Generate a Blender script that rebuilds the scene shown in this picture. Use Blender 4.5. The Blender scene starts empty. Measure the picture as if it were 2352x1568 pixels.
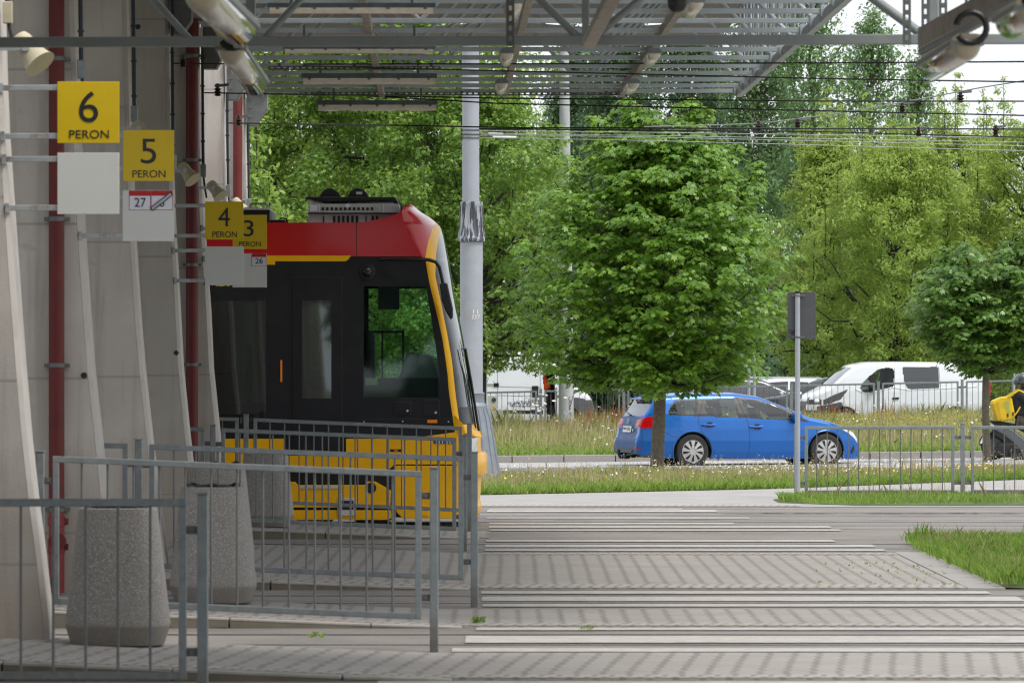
import bpy, bmesh, math, random
import numpy as np
from mathutils import Vector, Matrix
random.seed(7)
RNG = np.random.default_rng(11)
F, CAMH, HOR, CX = 13000.0, 1.85, 840.0, 1176.0
SC = bpy.context.scene
COL = SC.collection
R = math.radians

def P(x, y, D):
    """point at depth D metres that a level camera at (0,0,CAMH) sees at survey pixel (x,y)"""
    return Vector(((x - CX) * D / F, D, CAMH - (y - HOR) * D / F))
def PX(x, D): return (x - CX) * D / F
def PZ(y, D): return CAMH - (y - HOR) * D / F
def smooth(t):
    t = max(0.0, min(1.0, t)); return t * t * (3 - 2 * t)
def lerp(a, b, t): return a + (b - a) * t
def interp(x, pts):
    if x <= pts[0][0]: return pts[0][1]
    for (x0, y0), (x1, y1) in zip(pts, pts[1:]):
        if x <= x1: return lerp(y0, y1, (x - x0) / (x1 - x0)) if x1 > x0 else y1
    return pts[-1][1]
def inpoly(x, y, poly):
    c = False; j = len(poly) - 1
    for i in range(len(poly)):
        xi, yi = poly[i]; xj, yj = poly[j]
        if (yi > y) != (yj > y) and x < (xj - xi) * (y - yi) / (yj - yi) + xi: c = not c
        j = i
    return c
def gz(X, D):
    """ground height: nearly level, rising a little towards the right beyond the tracks"""
    a = 0.006 * max(0.0, X) * smooth((D - 70) / 20)
    b = smooth((D - 124) / 20) * (1 - smooth((D - 151.5) / 3)) * (0.022 * (X + 1.5) - 0.05 - 0.006 * max(0, X))
    return a + b

# ---------------------------------------------------------------- materials
class NT:
    def __init__(s, name):
        s.m = bpy.data.materials.new(name); s.m.use_nodes = True
        s.t = s.m.node_tree; s.t.nodes.clear()
        s.out = s.n('ShaderNodeOutputMaterial')
    def n(s, typ, **kw):
        nd = s.t.nodes.new(typ)
        for k, v in kw.items():
            if k in ('operation', 'blend_type', 'data_type', 'noise_dimensions', 'feature', 'wave_type', 'bands_direction', 'distribution'): setattr(nd, k, v)
            else: s.set(nd, k, v)
        return nd
    def set(s, nd, k, v):
        i = nd.inputs[k] if not k.startswith('_') else nd.inputs[int(k[1:])]
        if isinstance(v, bpy.types.NodeSocket): s.t.links.new(v, i)
        else: i.default_value = v
    def math(s, op, a, b=0.0, c=None):
        nd = s.n('ShaderNodeMath', operation=op); s.set(nd, '_0', a); s.set(nd, '_1', b)
        if c is not None: s.set(nd, '_2', c)
        return nd.outputs[0]
    def mix(s, f, a, b):
        nd = s.n('ShaderNodeMix', data_type='RGBA')
        s.set(nd, '_0', f); s.set(nd, '_6', a); s.set(nd, '_7', b)
        return nd.outputs[2]
    def noise(s, scale, detail=4, rough=.6, vec=None):
        nd = s.n('ShaderNodeTexNoise', Scale=scale, Detail=detail, Roughness=rough)
        if vec is None: vec = s.pos()
        s.t.links.new(vec, nd.inputs['Vector']); return nd.outputs[0]
    def pos(s):
        if not hasattr(s, '_p'): s._p = s.n('ShaderNodeTexCoord').outputs['Object']
        return s._p
    def wpos(s):
        return s.n('ShaderNodeNewGeometry').outputs['Position']
    def ramp(s, f, stops):
        nd = s.n('ShaderNodeValToRGB'); e = nd.color_ramp.elements
        while len(e) < len(stops): e.new(0.5)
        for el, (p, c) in zip(e, stops): el.position = p; el.color = c if len(c) == 4 else (*c, 1)
        s.t.links.new(f, nd.inputs[0]); return nd.outputs[0]
    def remap(s, v, a, b, c=0.0, d=1.0):
        nd = s.n('ShaderNodeMapRange'); s.set(nd, '_0', v)
        for i, q in enumerate((a, b, c, d)): s.set(nd, '_%d' % (i + 1), q)
        return nd.outputs[0]
    def bsdf(s, col, rough=.6, metal=0.0, bump=None, bs=.3, bd=.01, **kw):
        b = s.n('ShaderNodeBsdfPrincipled'); s.set(b, 'Base Color', col); s.set(b, 'Roughness', rough); s.set(b, 'Metallic', metal)
        for k, v in kw.items(): s.set(b, k.replace('_', ' '), v)
        if bump is not None:
            bn = s.n('ShaderNodeBump', Strength=bs, Distance=bd); s.set(bn, 'Height', bump); s.t.links.new(bn.outputs[0], b.inputs['Normal'])
        s.t.links.new(b.outputs[0], s.out.inputs[0]); return b
    def end(s, sh): s.t.links.new(sh, s.out.inputs[0]); return s.m
def c4(c): return (*c, 1.0) if len(c) == 3 else c
def sc(c, k): return tuple(min(1, v * k) for v in c[:3])

def pm(name, col, rough=.55, metal=0.0, var=.14, scale=6.0, bump=0.0, bscale=60.0, dirt=None, dscale=2.0, damt=.5, coat=0.0, spec=.5):
    """painted / plain surface with mottled colour, uneven gloss and optional dirt patches"""
    t = NT(name)
    n = t.noise(scale, 6, .65)
    c = t.mix(t.remap(n, .3, .7), c4(sc(col, 1 - var)), c4(sc(col, 1 + var)))
    if dirt:
        d = t.noise(dscale, 8, .7)
        c = t.mix(t.remap(d, .52, .72, 0, damt), c, c4(dirt))
    r = t.remap(n, .3, .7, max(.02, rough * .85), min(1, rough * 1.15))
    bp = t.noise(bscale, 4, .6) if bump else None
    t.bsdf(c, r, metal, bp, bump, .01, Coat_Weight=coat, Coat_Roughness=.05, Specular_IOR_Level=spec)
    return t.m

M = {}
def mats():
    # weathered concrete: board joints, streaks, pin holes
    t = NT('fin_concrete')
    a = t.noise(1.6, 8, .65); b = t.noise(45, 3, .6)
    mp = t.n('ShaderNodeMapping'); t.t.links.new(t.pos(), mp.inputs[0]); mp.inputs['Scale'].default_value = (9, 9, .7)
    s_ = t.noise(1.0, 5, .6, mp.outputs[0])
    c = t.mix(t.remap(a, .3, .7), (.50, .462, .425, 1), (.61, .572, .53, 1))
    c = t.mix(t.remap(s_, .50, .72, 0, .7), c, (.36, .34, .31, 1))
    c = t.mix(t.remap(b, .62, .72, 0, .5), c, (.36, .34, .32, 1))
    oi = t.n('ShaderNodeObjectInfo'); c = t.mix(t.math('MULTIPLY', oi.outputs['Random'], .5), c, (.37, .345, .31, 1))
    bl = t.noise(.55, 3, .6); c = t.mix(t.remap(bl, .45, .7, 0, .55), c, (.40, .355, .30, 1))
    st = t.noise(3.5, 3, .5); c = t.mix(t.remap(st, .66, .74, 0, .7), c, (.42, .35, .29, 1))
    sep = t.n('ShaderNodeSeparateXYZ'); t.t.links.new(t.pos(), sep.inputs[0])
    j = t.math('LESS_THAN', t.math('ABSOLUTE', t.math('SUBTRACT', t.math('FRACT', t.math('DIVIDE', sep.outputs[2], 1.17)), .5)), .008)
    c = t.mix(t.math('MULTIPLY', j, .65), c, (.30, .28, .26, 1))
    base = t.remap(t.math('ADD', sep.outputs[2], t.math('MULTIPLY', t.math('SUBTRACT', a, .5), 1.6)), .25, 1.5, .6, 0)
    c = t.mix(base, c, (.36, .30, .24, 1))
    t.bsdf(c, .85, 0, b, .25); M['fin'] = t.m
    M['fin_edge'] = pm('pale_concrete', (.52, .485, .445), .8, var=.12, scale=4, bump=.15, bscale=70, dirt=(.4, .35, .3))
    M['red_pipe'] = pm('red_pipe_paint', (.135, .026, .024), .5, var=.2, scale=5, dirt=(.11, .022, .022), dscale=3, spec=.25)
    M['red_pipe2'] = pm('red_pipe_fresh_paint', (.24, .045, .04), .5, var=.16, scale=8, spec=.3)
    M['steel'] = pm('galvanised_steel', (.235, .265, .275), .5, .45, var=.22, scale=22, bump=.05, dirt=(.2, .2, .19), dscale=9)
    t = NT('railing_steel')
    n = t.noise(20, 6, .65); n2 = t.noise(5, 5, .7)
    c = t.mix(t.remap(n, .3, .7), (.19, .215, .225, 1), (.285, .315, .325, 1)); c = t.mix(t.remap(n2, .52, .72, 0, .5), c, (.19, .185, .175, 1))
    sep = t.n('ShaderNodeSeparateXYZ'); t.t.links.new(t.pos(), sep.inputs[0])
    c = t.mix(t.remap(t.math('ADD', sep.outputs[2], t.math('MULTIPLY', n2, .25)), .12, .42, .75, 0), c, (.13, .105, .08, 1))
    t.bsdf(c, .5, .4, n, .05); M['railing'] = t.m
    M['steel_dark'] = pm('dull_galvanised_steel', (.15, .158, .155), .55, .45, var=.2, scale=14, dirt=(.12, .105, .09), dscale=5)
    M['canopy'] = pm('grey_painted_steel', (.46, .515, .55), .45, .1, var=.1, scale=6, dirt=(.22, .22, .2), dscale=3, damt=.6)
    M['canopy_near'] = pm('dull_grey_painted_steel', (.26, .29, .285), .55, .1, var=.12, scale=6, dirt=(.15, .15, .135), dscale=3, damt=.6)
    M['roof_under'] = pm('soiled_roof_sheet', (.22, .215, .20), .7, 0, var=.15, scale=3, dirt=(.14, .13, .115), dscale=1.5, damt=.7)
    M['canopy_brown'] = pm('soiled_underside_steel', (.36, .32, .27), .65, 0, var=.25, scale=8, dirt=(.13, .1, .07), dscale=6, damt=.7)
    M['bracket'] = pm('rusting_grey_bracket', (.42, .45, .46), .55, .1, var=.12, scale=6, dirt=(.17, .075, .04), dscale=7, damt=.9)
    M['black'] = pm('black_plastic', (.012, .012, .013), .38, var=.2)
    M['rubber'] = pm('tyre_rubber', (.022, .022, .023), .8, var=.3, scale=10, dirt=(.07, .065, .06), dscale=6)
    M['navy'] = pm('navy_conduit_plastic', (.018, .022, .035), .5, var=.2)
    M['cream'] = pm('cream_plastic', (.50, .45, .31), .5, var=.1, scale=9, dirt=(.3, .25, .15), dscale=4)
    M['sign_yellow'] = pm('sign_yellow', (.66, .46, .004), .5, var=.04, scale=3, dirt=(.5, .34, .01), dscale=2, damt=.4)
    M['sign_white'] = pm('sign_off_white', (.62, .63, .61), .5, var=.03, scale=3, dirt=(.48, .48, .44), dscale=2, damt=.35)
    M['ink'] = pm('sign_ink', (.016, .019, .022), .5, var=.1)
    M['paper'] = pm('plate_paper', (.68, .70, .78), .5, var=.03)
    M['plate_red'] = pm('plate_red', (.42, .008, .012), .5, var=.06)
    M['tape'] = pm('tape_grey', (.42, .43, .47), .5, var=.3, scale=90)
    # exposed aggregate
    t = NT('exposed_aggregate')
    v = t.n('ShaderNodeTexVoronoi', Scale=150.0); t.t.links.new(t.pos(), v.inputs['Vector'])
    a = t.noise(2.2, 6, .6)
    bw = t.n('ShaderNodeSeparateColor'); t.t.links.new(v.outputs['Color'], bw.inputs[0])
    c = t.ramp(bw.outputs[0], [(0, (.19, .175, .155)), (.45, (.255, .24, .22)), (.85, (.31, .295, .275)), (1, (.48, .46, .43))])
    c = t.mix(t.remap(a, .35, .7, 0, .5), c, (.30, .275, .25, 1))
    sep = t.n('ShaderNodeSeparateXYZ'); t.t.links.new(t.pos(), sep.inputs[0])
    chamfer_shade = t.remap(t.math('ADD', sep.outputs[2], t.math('MULTIPLY', a, .03)), .135, .15, .62, 0)  # shade of the downward-facing base chamfer, painted in as a darker band
    c = t.mix(chamfer_shade, c, (.16, .135, .11, 1))
    t.bsdf(c, .85, 0, v.outputs['Distance'], .5, .01); M['aggregate'] = t.m
    # asphalt
    t = NT('asphalt')
    a = t.noise(.9, 8, .7, t.wpos()); b = t.noise(160, 2, .5, t.wpos())
    c = t.mix(t.remap(a, .3, .7), (.13, .116, .104, 1), (.235, .212, .19, 1))
    c = t.mix(t.remap(b, .35, .7, 0, .5), c, (.31, .285, .265, 1))
    k = t.noise(.35, 3, .4, t.wpos()); c = t.mix(t.remap(k, .55, .62, 0, .35), c, (.30, .27, .25, 1))
    t.bsdf(c, .85, 0, b, .4); M['asphalt'] = t.m
    t = NT('road_asphalt')
    a = t.noise(.5, 8, .7, t.wpos()); b = t.noise(120, 2, .5, t.wpos())
    c = t.mix(t.remap(a, .3, .7), (.30, .295, .30, 1), (.42, .41, .415, 1))
    t.bsdf(c, .75, 0, b, .3); M['road'] = t.m
    for nm, k in (('pavers', 0.0), ('pavers_turned', 0.075)):
        t = NT(nm)
        sep = t.n('ShaderNodeSeparateXYZ'); t.t.links.new(t.wpos(), sep.inputs[0])
        X, Y = sep.outputs[0], sep.outputs[1]
        zig = t.math('MULTIPLY', t.math('ABSOLUTE', t.math('SUBTRACT', t.math('FRACT', t.math('DIVIDE', Y, .36)), .5)), .05)
        wob = t.math('MULTIPLY', t.noise(.22, 1, .5, t.wpos()), .035)
        xs = t.math('ADD', t.math('SUBTRACT', t.math('ADD', X, zig), t.math('MULTIPLY', Y, k)), wob)
        f = t.math('FRACT', t.math('DIVIDE', xs, .158))
        j = t.remap(t.math('ABSOLUTE', t.math('SUBTRACT', f, .5)), .10, .16, 1, 0)
        brk = t.noise(7, 3, .7, t.wpos())
        j = t.math('MULTIPLY', j, t.remap(brk, .3, .6, .35, .95))
        f2 = t.math('FRACT', t.math('DIVIDE', t.math('ADD', Y, t.math('MULTIPLY', t.math('FLOOR', t.math('DIVIDE', xs, .158)), .11)), .22))
        j2 = t.math('MULTIPLY', t.math('LESS_THAN', f2, .09), .45)
        a = t.noise(1.1, 8, .7, t.wpos()); b = t.noise(130, 2, .5, t.wpos())
        c = t.mix(t.remap(a, .3, .7), (.265, .246, .222, 1), (.36, .338, .31, 1))
        c = t.mix(t.math('MAXIMUM', j, j2), c, (.175, .155, .135, 1))
        c = t.mix(t.remap(b, .5, .7, 0, .3), c, (.5, .48, .46, 1))
        t.bsdf(c, .85, 0, b, .3); M[nm] = t.m
    t = NT('tactile_slabs')
    sep = t.n('ShaderNodeSeparateXYZ'); t.t.links.new(t.wpos(), sep.inputs[0])
    f = t.math('FRACT', t.math('DIVIDE', t.math('SUBTRACT', sep.outputs[0], t.math('MULTIPLY', sep.outputs[1], .12)), .105))
    f2 = t.math('FRACT', t.math('DIVIDE', t.math('ADD', sep.outputs[0], t.math('MULTIPLY', sep.outputs[1], .10)), .105))
    side = t.math('LESS_THAN', t.math('FRACT', t.math('DIVIDE', sep.outputs[1], .8)), .5)
    ff = t.math('ADD', t.math('MULTIPLY', f, side), t.math('MULTIPLY', f2, t.math('SUBTRACT', 1, side)))
    a = t.noise(2, 8, .7, t.wpos())
    c = t.mix(t.remap(a, .3, .7), (.33, .305, .275, 1), (.41, .385, .355, 1))
    c = t.mix(t.remap(ff, .28, .34, .75, 0), c, (.18, .155, .125, 1))
    t.bsdf(c, .85); M['tactile'] = t.m
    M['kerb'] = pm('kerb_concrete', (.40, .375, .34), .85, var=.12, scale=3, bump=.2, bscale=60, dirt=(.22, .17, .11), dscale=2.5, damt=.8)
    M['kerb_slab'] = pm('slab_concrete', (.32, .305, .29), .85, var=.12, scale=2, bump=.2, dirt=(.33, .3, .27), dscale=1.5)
    M['kerb_face'] = pm('shaded_dirty_kerb_face', (.17, .145, .11), .9, var=.25, scale=3, bump=.2, dirt=(.10, .08, .06), dscale=2.5, damt=.8)  # dirt plus the shade on the kerb front, both put into the colour
    M['kerb_grey'] = pm('grey_kerb_concrete', (.30, .285, .27), .85, var=.14, scale=2, bump=.2, dirt=(.2, .18, .16), dscale=2)
    M['pave_pale'] = pm('pale_paving', (.315, .303, .292), .85, var=.14, scale=1.6, bump=.2, dirt=(.4, .37, .34), dscale=.9)
    t = NT('worn_white_paint')
    a = t.noise(6, 8, .75, t.wpos()); b = t.noise(110, 2, .6, t.wpos())
    c = t.mix(t.remap(a, .36, .62, .0, .75), (.50, .478, .442, 1), (.30, .278, .25, 1))
    c = t.mix(t.remap(b, .5, .75, 0, .5), c, (.5, .47, .43, 1))
    t.bsdf(c, .8, 0, b, .3); M['paint'] = t.m
    M['rail'] = pm('worn_rail_steel', (.42, .42, .43), .35, .8, var=.25, scale=30)
    M['groove'] = pm('rail_groove', (.035, .032, .03), .9, var=.3)
    M['soil'] = pm('dry_soil', (.17, .145, .085), .95, var=.35, scale=1.2, bump=.3, dirt=(.10, .13, .04), dscale=.6, damt=.8)
    M['soil_green'] = pm('turf_soil', (.075, .105, .03), .95, var=.35, scale=2, bump=.3)
    # vehicle paints and glass
    M['tram_red'] = pm('tram_red_paint', (.47, .003, .008), .25, var=.04, scale=2, coat=.5, spec=.35)
    M['tram_yellow'] = pm('tram_yellow_paint', (.82, .43, .002), .38, var=.06, scale=2, coat=.12, spec=.3, dirt=(.5, .26, .01), dscale=1.4, damt=.35)
    M['tram_black'] = pm('tram_anthracite', (.016, .017, .020), .4, var=.14, scale=3, coat=.0, spec=.25, dirt=(.035, .034, .035), dscale=2)
    M['alu'] = pm('roof_unit_metal', (.50, .51, .50), .5, .15, var=.12, scale=5, dirt=(.27, .24, .2), dscale=3, damt=.7)
    M['orange_lens'] = pm('orange_lens', (.85, .22, .004), .25, var=.1, scale=30, coat=.5)
    M['red_lens'] = pm('red_lens', (.40, .003, .005), .25, var=.25, scale=25, coat=.25, spec=.3)
    M['clear_lens'] = pm('clear_lens', (.72, .73, .74), .12, .2, var=.2, scale=25, coat=.8)
    M['blue'] = pm('sticker_blue', (.01, .05, .25), .4, var=.05)
    M['white'] = pm('white_marking', (.78, .78, .78), .5, var=.03)
    M['car_blue'] = pm('metallic_blue_paint', (.0015, .115, .44), .30, .35, var=.06, scale=3, coat=.45, dirt=(.012, .06, .22), dscale=1.5, damt=.4)
    M['car_dusty'] = pm('dusty_blue_paint', (.018, .07, .21), .5, .1, var=.12, scale=5, dirt=(.06, .08, .14), dscale=3, damt=.6)
    M['van_white'] = pm('white_van_paint', (.72, .745, .79), .3, var=.025, scale=2, coat=.5)
    M['silver'] = pm('silver_paint', (.45, .47, .49), .3, .5, var=.05, coat=.6)
    M['dark_car'] = pm('dark_grey_paint', (.06, .065, .075), .25, .4, var=.06, coat=.7)
    M['trim'] = pm('dark_trim', (.03, .028, .03), .4, var=.1)
    M['grey_trim'] = pm('grey_plastic', (.07, .072, .078), .55, var=.12)
    M['hubcap'] = pm('silver_hubcap', (.44, .435, .43), .45, .3, var=.1, scale=15, dirt=(.4, .36, .33), dscale=8)
    M['interior'] = pm('dark_interior', (.03, .032, .035), .8, var=.2)
    M['seat'] = pm('grey_seat_cloth', (.07, .08, .085), .85, var=.2, scale=20)
    M['dash'] = pm('pale_dash', (.16, .18, .18), .6, var=.15)
    def glass(name, tint, refl, alpha, body=(.015, .018, .02, 1)):
        t = NT(name)
        tr = t.n('ShaderNodeBsdfTransparent', Color=c4(tint)); df = t.n('ShaderNodeBsdfPrincipled'); t.set(df, 'Base Color', body); t.set(df, 'Roughness', .5)
        gl = t.n('ShaderNodeBsdfGlossy', Color=(.95, .97, 1, 1), Roughness=.02)
        m1 = t.n('ShaderNodeMixShader'); t.set(m1, '_0', alpha); t.t.links.new(tr.outputs[0], m1.inputs[1]); t.t.links.new(df.outputs[0], m1.inputs[2])
        lw = t.n('ShaderNodeFresnel', IOR=1.5)
        fac = t.math('ADD', lw.outputs[0], refl)
        m2 = t.n('ShaderNodeMixShader'); t.set(m2, '_0', fac); t.t.links.new(m1.outputs[0], m2.inputs[1]); t.t.links.new(gl.outputs[0], m2.inputs[2])
        M[name] = t.end(m2.outputs[0])
    glass('glass_clear', (.84, .95, .91), -.015, .01)
    glass('glass_car', (.70, .82, .77), .03, .06)
    glass('glass_front', (.30, .38, .37), -.03, .45)
    glass('glass_tint', (.36, .48, .43), .06, .3)
    glass('glass_dark', (.12, .15, .14), .03, .6)
    glass('lamp_cover', (.9, .84, .68), .05, .90, (.62, .55, .40, 1))
    t = NT('lamp_diffuser'); a = t.noise(9, 6, .7); c = t.mix(t.remap(a, .35, .7), (.82, .78, .68, 1), (.64, .58, .44, 1))
    b_ = t.bsdf(c, .25, 0, None, Coat_Weight=.4); M['diffuser'] = t.m
    M['pole_blue'] = pm('grey_blue_pole_paint', (.34, .365, .415), .5, var=.08, scale=2.5, dirt=(.32, .275, .22), dscale=1.3, damt=.55)
    t = NT('peeling_pole_paint')
    mp = t.n('ShaderNodeMapping'); t.t.links.new(t.pos(), mp.inputs[0]); mp.inputs['Scale'].default_value = (14, 14, 2.2)
    n = t.noise(1.0, 6, .6, mp.outputs[0]); c = t.mix(t.remap(n, .46, .52), (.38, .40, .45, 1), (.06, .065, .08, 1))
    t.bsdf(c, .5); M['peel'] = t.m
    M['foot'] = pm('grey_blue_cast_iron', (.20, .225, .265), .5, .1, var=.15, scale=6, dirt=(.28, .27, .26), dscale=3, damt=.5)
    M['pole_conc'] = pm('grey_mast_concrete', (.42, .44, .46), .7, var=.14, scale=5, dirt=(.55, .55, .54), dscale=7)
    M['insul'] = pm('brown_insulator', (.028, .016, .014), .35, var=.3, scale=20)
    M['wire'] = pm('dark_wire', (.02, .021, .022), .5, .3, var=.1)
    M['wire_grey'] = pm('grey_wire', (.30, .31, .32), .45, .5, var=.1)
    M['skin'] = pm('skin', (.50, .28, .20), .55, var=.08)
    M['jacket'] = pm('dark_jacket', (.025, .028, .036), .8, var=.3, scale=12)
    M['trousers'] = pm('grey_brown_trousers', (.10, .09, .075), .85, var=.2, scale=12)
    M['navy_work'] = pm('dark_work_trousers', (.014, .014, .018), .9, var=.2)
    M['orange'] = pm('hi_vis_orange', (.90, .10, .01), .6, var=.06)
    M['bag'] = pm('yellow_bag', (.74, .52, .01), .5, var=.1, scale=9, bump=.3, bscale=14)
    M['bag_dark'] = pm('bag_side', (.62, .40, .01), .5, var=.1, scale=9)
    M['mint'] = pm('mint_print', (.30, .55, .25), .5, var=.06)
    M['helmet'] = pm('silver_grey_helmet', (.10, .11, .13), .15, .3, var=.1, coat=.8)
    M['scooter'] = pm('scooter_grey_paint', (.14, .15, .165), .25, .4, var=.1, coat=.7)
    M['bark'] = pm('tree_bark', (.13, .11, .08), .95, var=.4, scale=14, bump=.6, bscale=30, dirt=(.19, .17, .07), dscale=4, damt=.7)
    M['bark_dark'] = pm('dark_bark', (.035, .03, .025), .95, var=.4, scale=10, bump=.5)
    M['dry_leaf'] = pm('dry_leaf', (.42, .22, .10), .8, var=.2)
    def leaf(name, dark, mid, light, trans=.35, gloss=.38, nsc=.9):
        t = NT(name)
        g = t.n('ShaderNodeNewGeometry')
        n = t.noise(nsc, 2, .5)
        v = t.math('ADD', t.math('MULTIPLY', g.outputs['Random Per Island'], .55), t.math('MULTIPLY', n, .5))
        c = t.ramp(v, [(.18, dark), (.5, mid), (.85, light)])
        pb = t.n('ShaderNodeBsdfPrincipled'); t.set(pb, 'Base Color', c); t.set(pb, 'Roughness', gloss)
        tl = t.n('ShaderNodeBsdfTranslucent'); t.set(tl, 'Color', t.mix(.5, c, c4(sc(light, 1.5))))
        m = t.n('ShaderNodeMixShader'); t.set(m, '_0', trans); t.t.links.new(pb.outputs[0], m.inputs[1]); t.t.links.new(tl.outputs[0], m.inputs[2])
        M[name] = t.end(m.outputs[0])
    leaf('leaf_maple', (.052, .125, .013), (.115, .245, .025), (.26, .41, .06), .42, .36, 1.1)
    leaf('leaf_maple_cool', (.045, .112, .018), (.095, .205, .034), (.20, .32, .06), .40, .33, 1.1)
    leaf('leaf_bright', (.075, .155, .03), (.17, .30, .055), (.37, .48, .09), .42, .45, .4)
    leaf('leaf_mid', (.065, .145, .028), (.145, .275, .05), (.33, .46, .09), .42, .45, .4)
    leaf('leaf_yellow', (.12, .21, .045), (.25, .37, .075), (.46, .54, .12), .45, .5, .28)
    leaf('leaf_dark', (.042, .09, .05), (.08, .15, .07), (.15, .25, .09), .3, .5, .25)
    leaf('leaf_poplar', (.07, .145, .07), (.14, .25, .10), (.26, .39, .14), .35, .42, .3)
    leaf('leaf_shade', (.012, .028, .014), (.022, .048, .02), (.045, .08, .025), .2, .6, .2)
    leaf('grass_mixed', (.12, .18, .03), (.27, .30, .085), (.45, .42, .20), .35, .7, .35)
    leaf('grass_green', (.08, .17, .02), (.16, .29, .03), (.30, .42, .08), .4, .6, .8)
    leaf('grass_straw', (.30, .24, .11), (.40, .33, .17), (.52, .45, .27), .3, .8, .5)
    leaf('grass_rust', (.20, .07, .025), (.32, .13, .05), (.42, .22, .1), .2, .8, .5)
    leaf('weed_yellow', (.13, .18, .02), (.28, .30, .025), (.45, .42, .04), .35, .7, .6)
    M['petal_white'] = pm('white_petals', (.62, .62, .57), .8, var=.06)
    M['petal_yellow'] = pm('yellow_petals', (.80, .52, .01), .7, var=.1)
    M['petal_blue'] = pm('blue_petals', (.25, .28, .70), .7, var=.1)
mats()

# ---------------------------------------------------------------- mesh building
OFF = {}
def tag(o, label=None, cat=None, group=None, kind=None):
    if label: o['label'] = label
    if cat: o['category'] = cat
    if group: o['group'] = group
    if kind: o['kind'] = kind
    return o
def thing(name, label, cat, loc=(0, 0, 0), rotz=0.0, group=None):
    o = bpy.data.objects.new(name, None); COL.objects.link(o)
    o.location = loc; o.rotation_euler = (0, 0, rotz); o.empty_display_size = .2
    OFF[o.name] = Vector(loc) if rotz == 0 else Vector((0, 0, 0))
    return tag(o, label, cat, group)
class MB:
    def __init__(s): s.v = []; s.f = []
    def poly(s, pts):
        n = len(s.v); s.v += [Vector(p) for p in pts]; s.f.append(list(range(n, n + len(pts)))); return s
    def hexa(s, a, b):
        """closed prism between two equal loops"""
        n = len(a); k = len(s.v); s.v += [Vector(p) for p in a] + [Vector(p) for p in b]
        s.f.append(list(range(k + n - 1, k - 1, -1))); s.f.append(list(range(k + n, k + 2 * n)))
        for i in range(n):
            j = (i + 1) % n; s.f.append([k + i, k + j, k + n + j, k + n + i])
        return s
    def box(s, x0, x1, y0, y1, z0, z1):
        return s.hexa([(x0, y0, z0), (x1, y0, z0), (x1, y1, z0), (x0, y1, z0)], [(x0, y0, z1), (x1, y0, z1), (x1, y1, z1), (x0, y1, z1)])
    def bar(s, p, q, w, h, up=(0, 0, 1)):
        p, q = Vector(p), Vector(q); d = (q - p).normalized(); u = Vector(up)
        a = d.cross(u)
        if a.length < 1e-4: a = d.cross(Vector((0, 1, 0)))
        a.normalize(); b = a.cross(d).normalized(); a *= w / 2; b *= h / 2
        return s.hexa([p - a - b, p + a - b, p + a + b, p - a + b], [q - a - b, q + a - b, q + a + b, q - a + b])
    def tube(s, pts, r, n=8, cap=True):
        pts = [Vector(p) for p in pts]; rs = r if isinstance(r, (list, tuple)) else [r] * len(pts)
        k = len(s.v); ref = None
        for i, p in enumerate(pts):
            d = (pts[min(i + 1, len(pts) - 1)] - pts[max(i - 1, 0)])
            d = d.normalized() if d.length > 1e-9 else Vector((0, 0, 1))
            if ref is None:
                ref = d.orthogonal().normalized()
            else:
                ref = ref - d * ref.dot(d)
                ref = ref.normalized() if ref.length > 1e-6 else d.orthogonal().normalized()
            b = d.cross(ref)
            for j in range(n):
                a = 2 * math.pi * j / n; s.v.append(p + (ref * math.cos(a) + b * math.sin(a)) * rs[i])
        for i in range(len(pts) - 1):
            for j in range(n):
                j2 = (j + 1) % n; s.f.append([k + i * n + j, k + i * n + j2, k + (i + 1) * n + j2, k + (i + 1) * n + j])
        if cap:
            s.f.append([k + j for j in range(n - 1, -1, -1)]); e = k + (len(pts) - 1) * n; s.f.append([e + j for j in range(n)])
        return s
    def lathe(s, prof, c=(0, 0, 0), n=32, power=2.0, axis='z'):
        """prof: (radius, height); power>2 squares the section"""
        k = len(s.v); c = Vector(c)
        for (r, h) in prof:
            for j in range(n):
                a = 2 * math.pi * j / n; ca, sa = math.cos(a), math.sin(a)
                q = 1.0 if power == 2 else (abs(ca) ** power + abs(sa) ** power) ** (-1 / power)
                v = (r * q * ca, r * q * sa, h)
                if axis == 'y': v = (v[0], v[2], v[1])
                if axis == 'x': v = (v[2], v[0], v[1])
                s.v.append(c + Vector(v))
        for i in range(len(prof) - 1):
            for j in range(n):
                j2 = (j + 1) % n; s.f.append([k + i * n + j, k + i * n + j2, k + (i + 1) * n + j2, k + (i + 1) * n + j])
        s.f.append([k + j for j in range(n - 1, -1, -1)]); e = k + (len(prof) - 1) * n; s.f.append([e + j for j in range(n)])
        return s
    def plate(s, poly, y0, y1):
        """poly in (x,z); extruded along y"""
        return s.hexa([(x, y0, z) for x, z in poly], [(x, y1, z) for x, z in poly])
    def build(s, name, mat, parent=None, smooth_angle=None, bevel=0.0, world=True, label=None):
        me = bpy.data.meshes.new(name)
        off = OFF.get(parent.name, Vector((0, 0, 0))) if (parent and world) else Vector((0, 0, 0))
        me.from_pydata([v - off for v in s.v], [], s.f); me.update()
        bm = bmesh.new(); bm.from_mesh(me); bmesh.ops.recalc_face_normals(bm, faces=bm.faces); bm.to_mesh(me); bm.free()
        return finish(me, name, mat, parent, smooth_angle, bevel, label)
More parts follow.
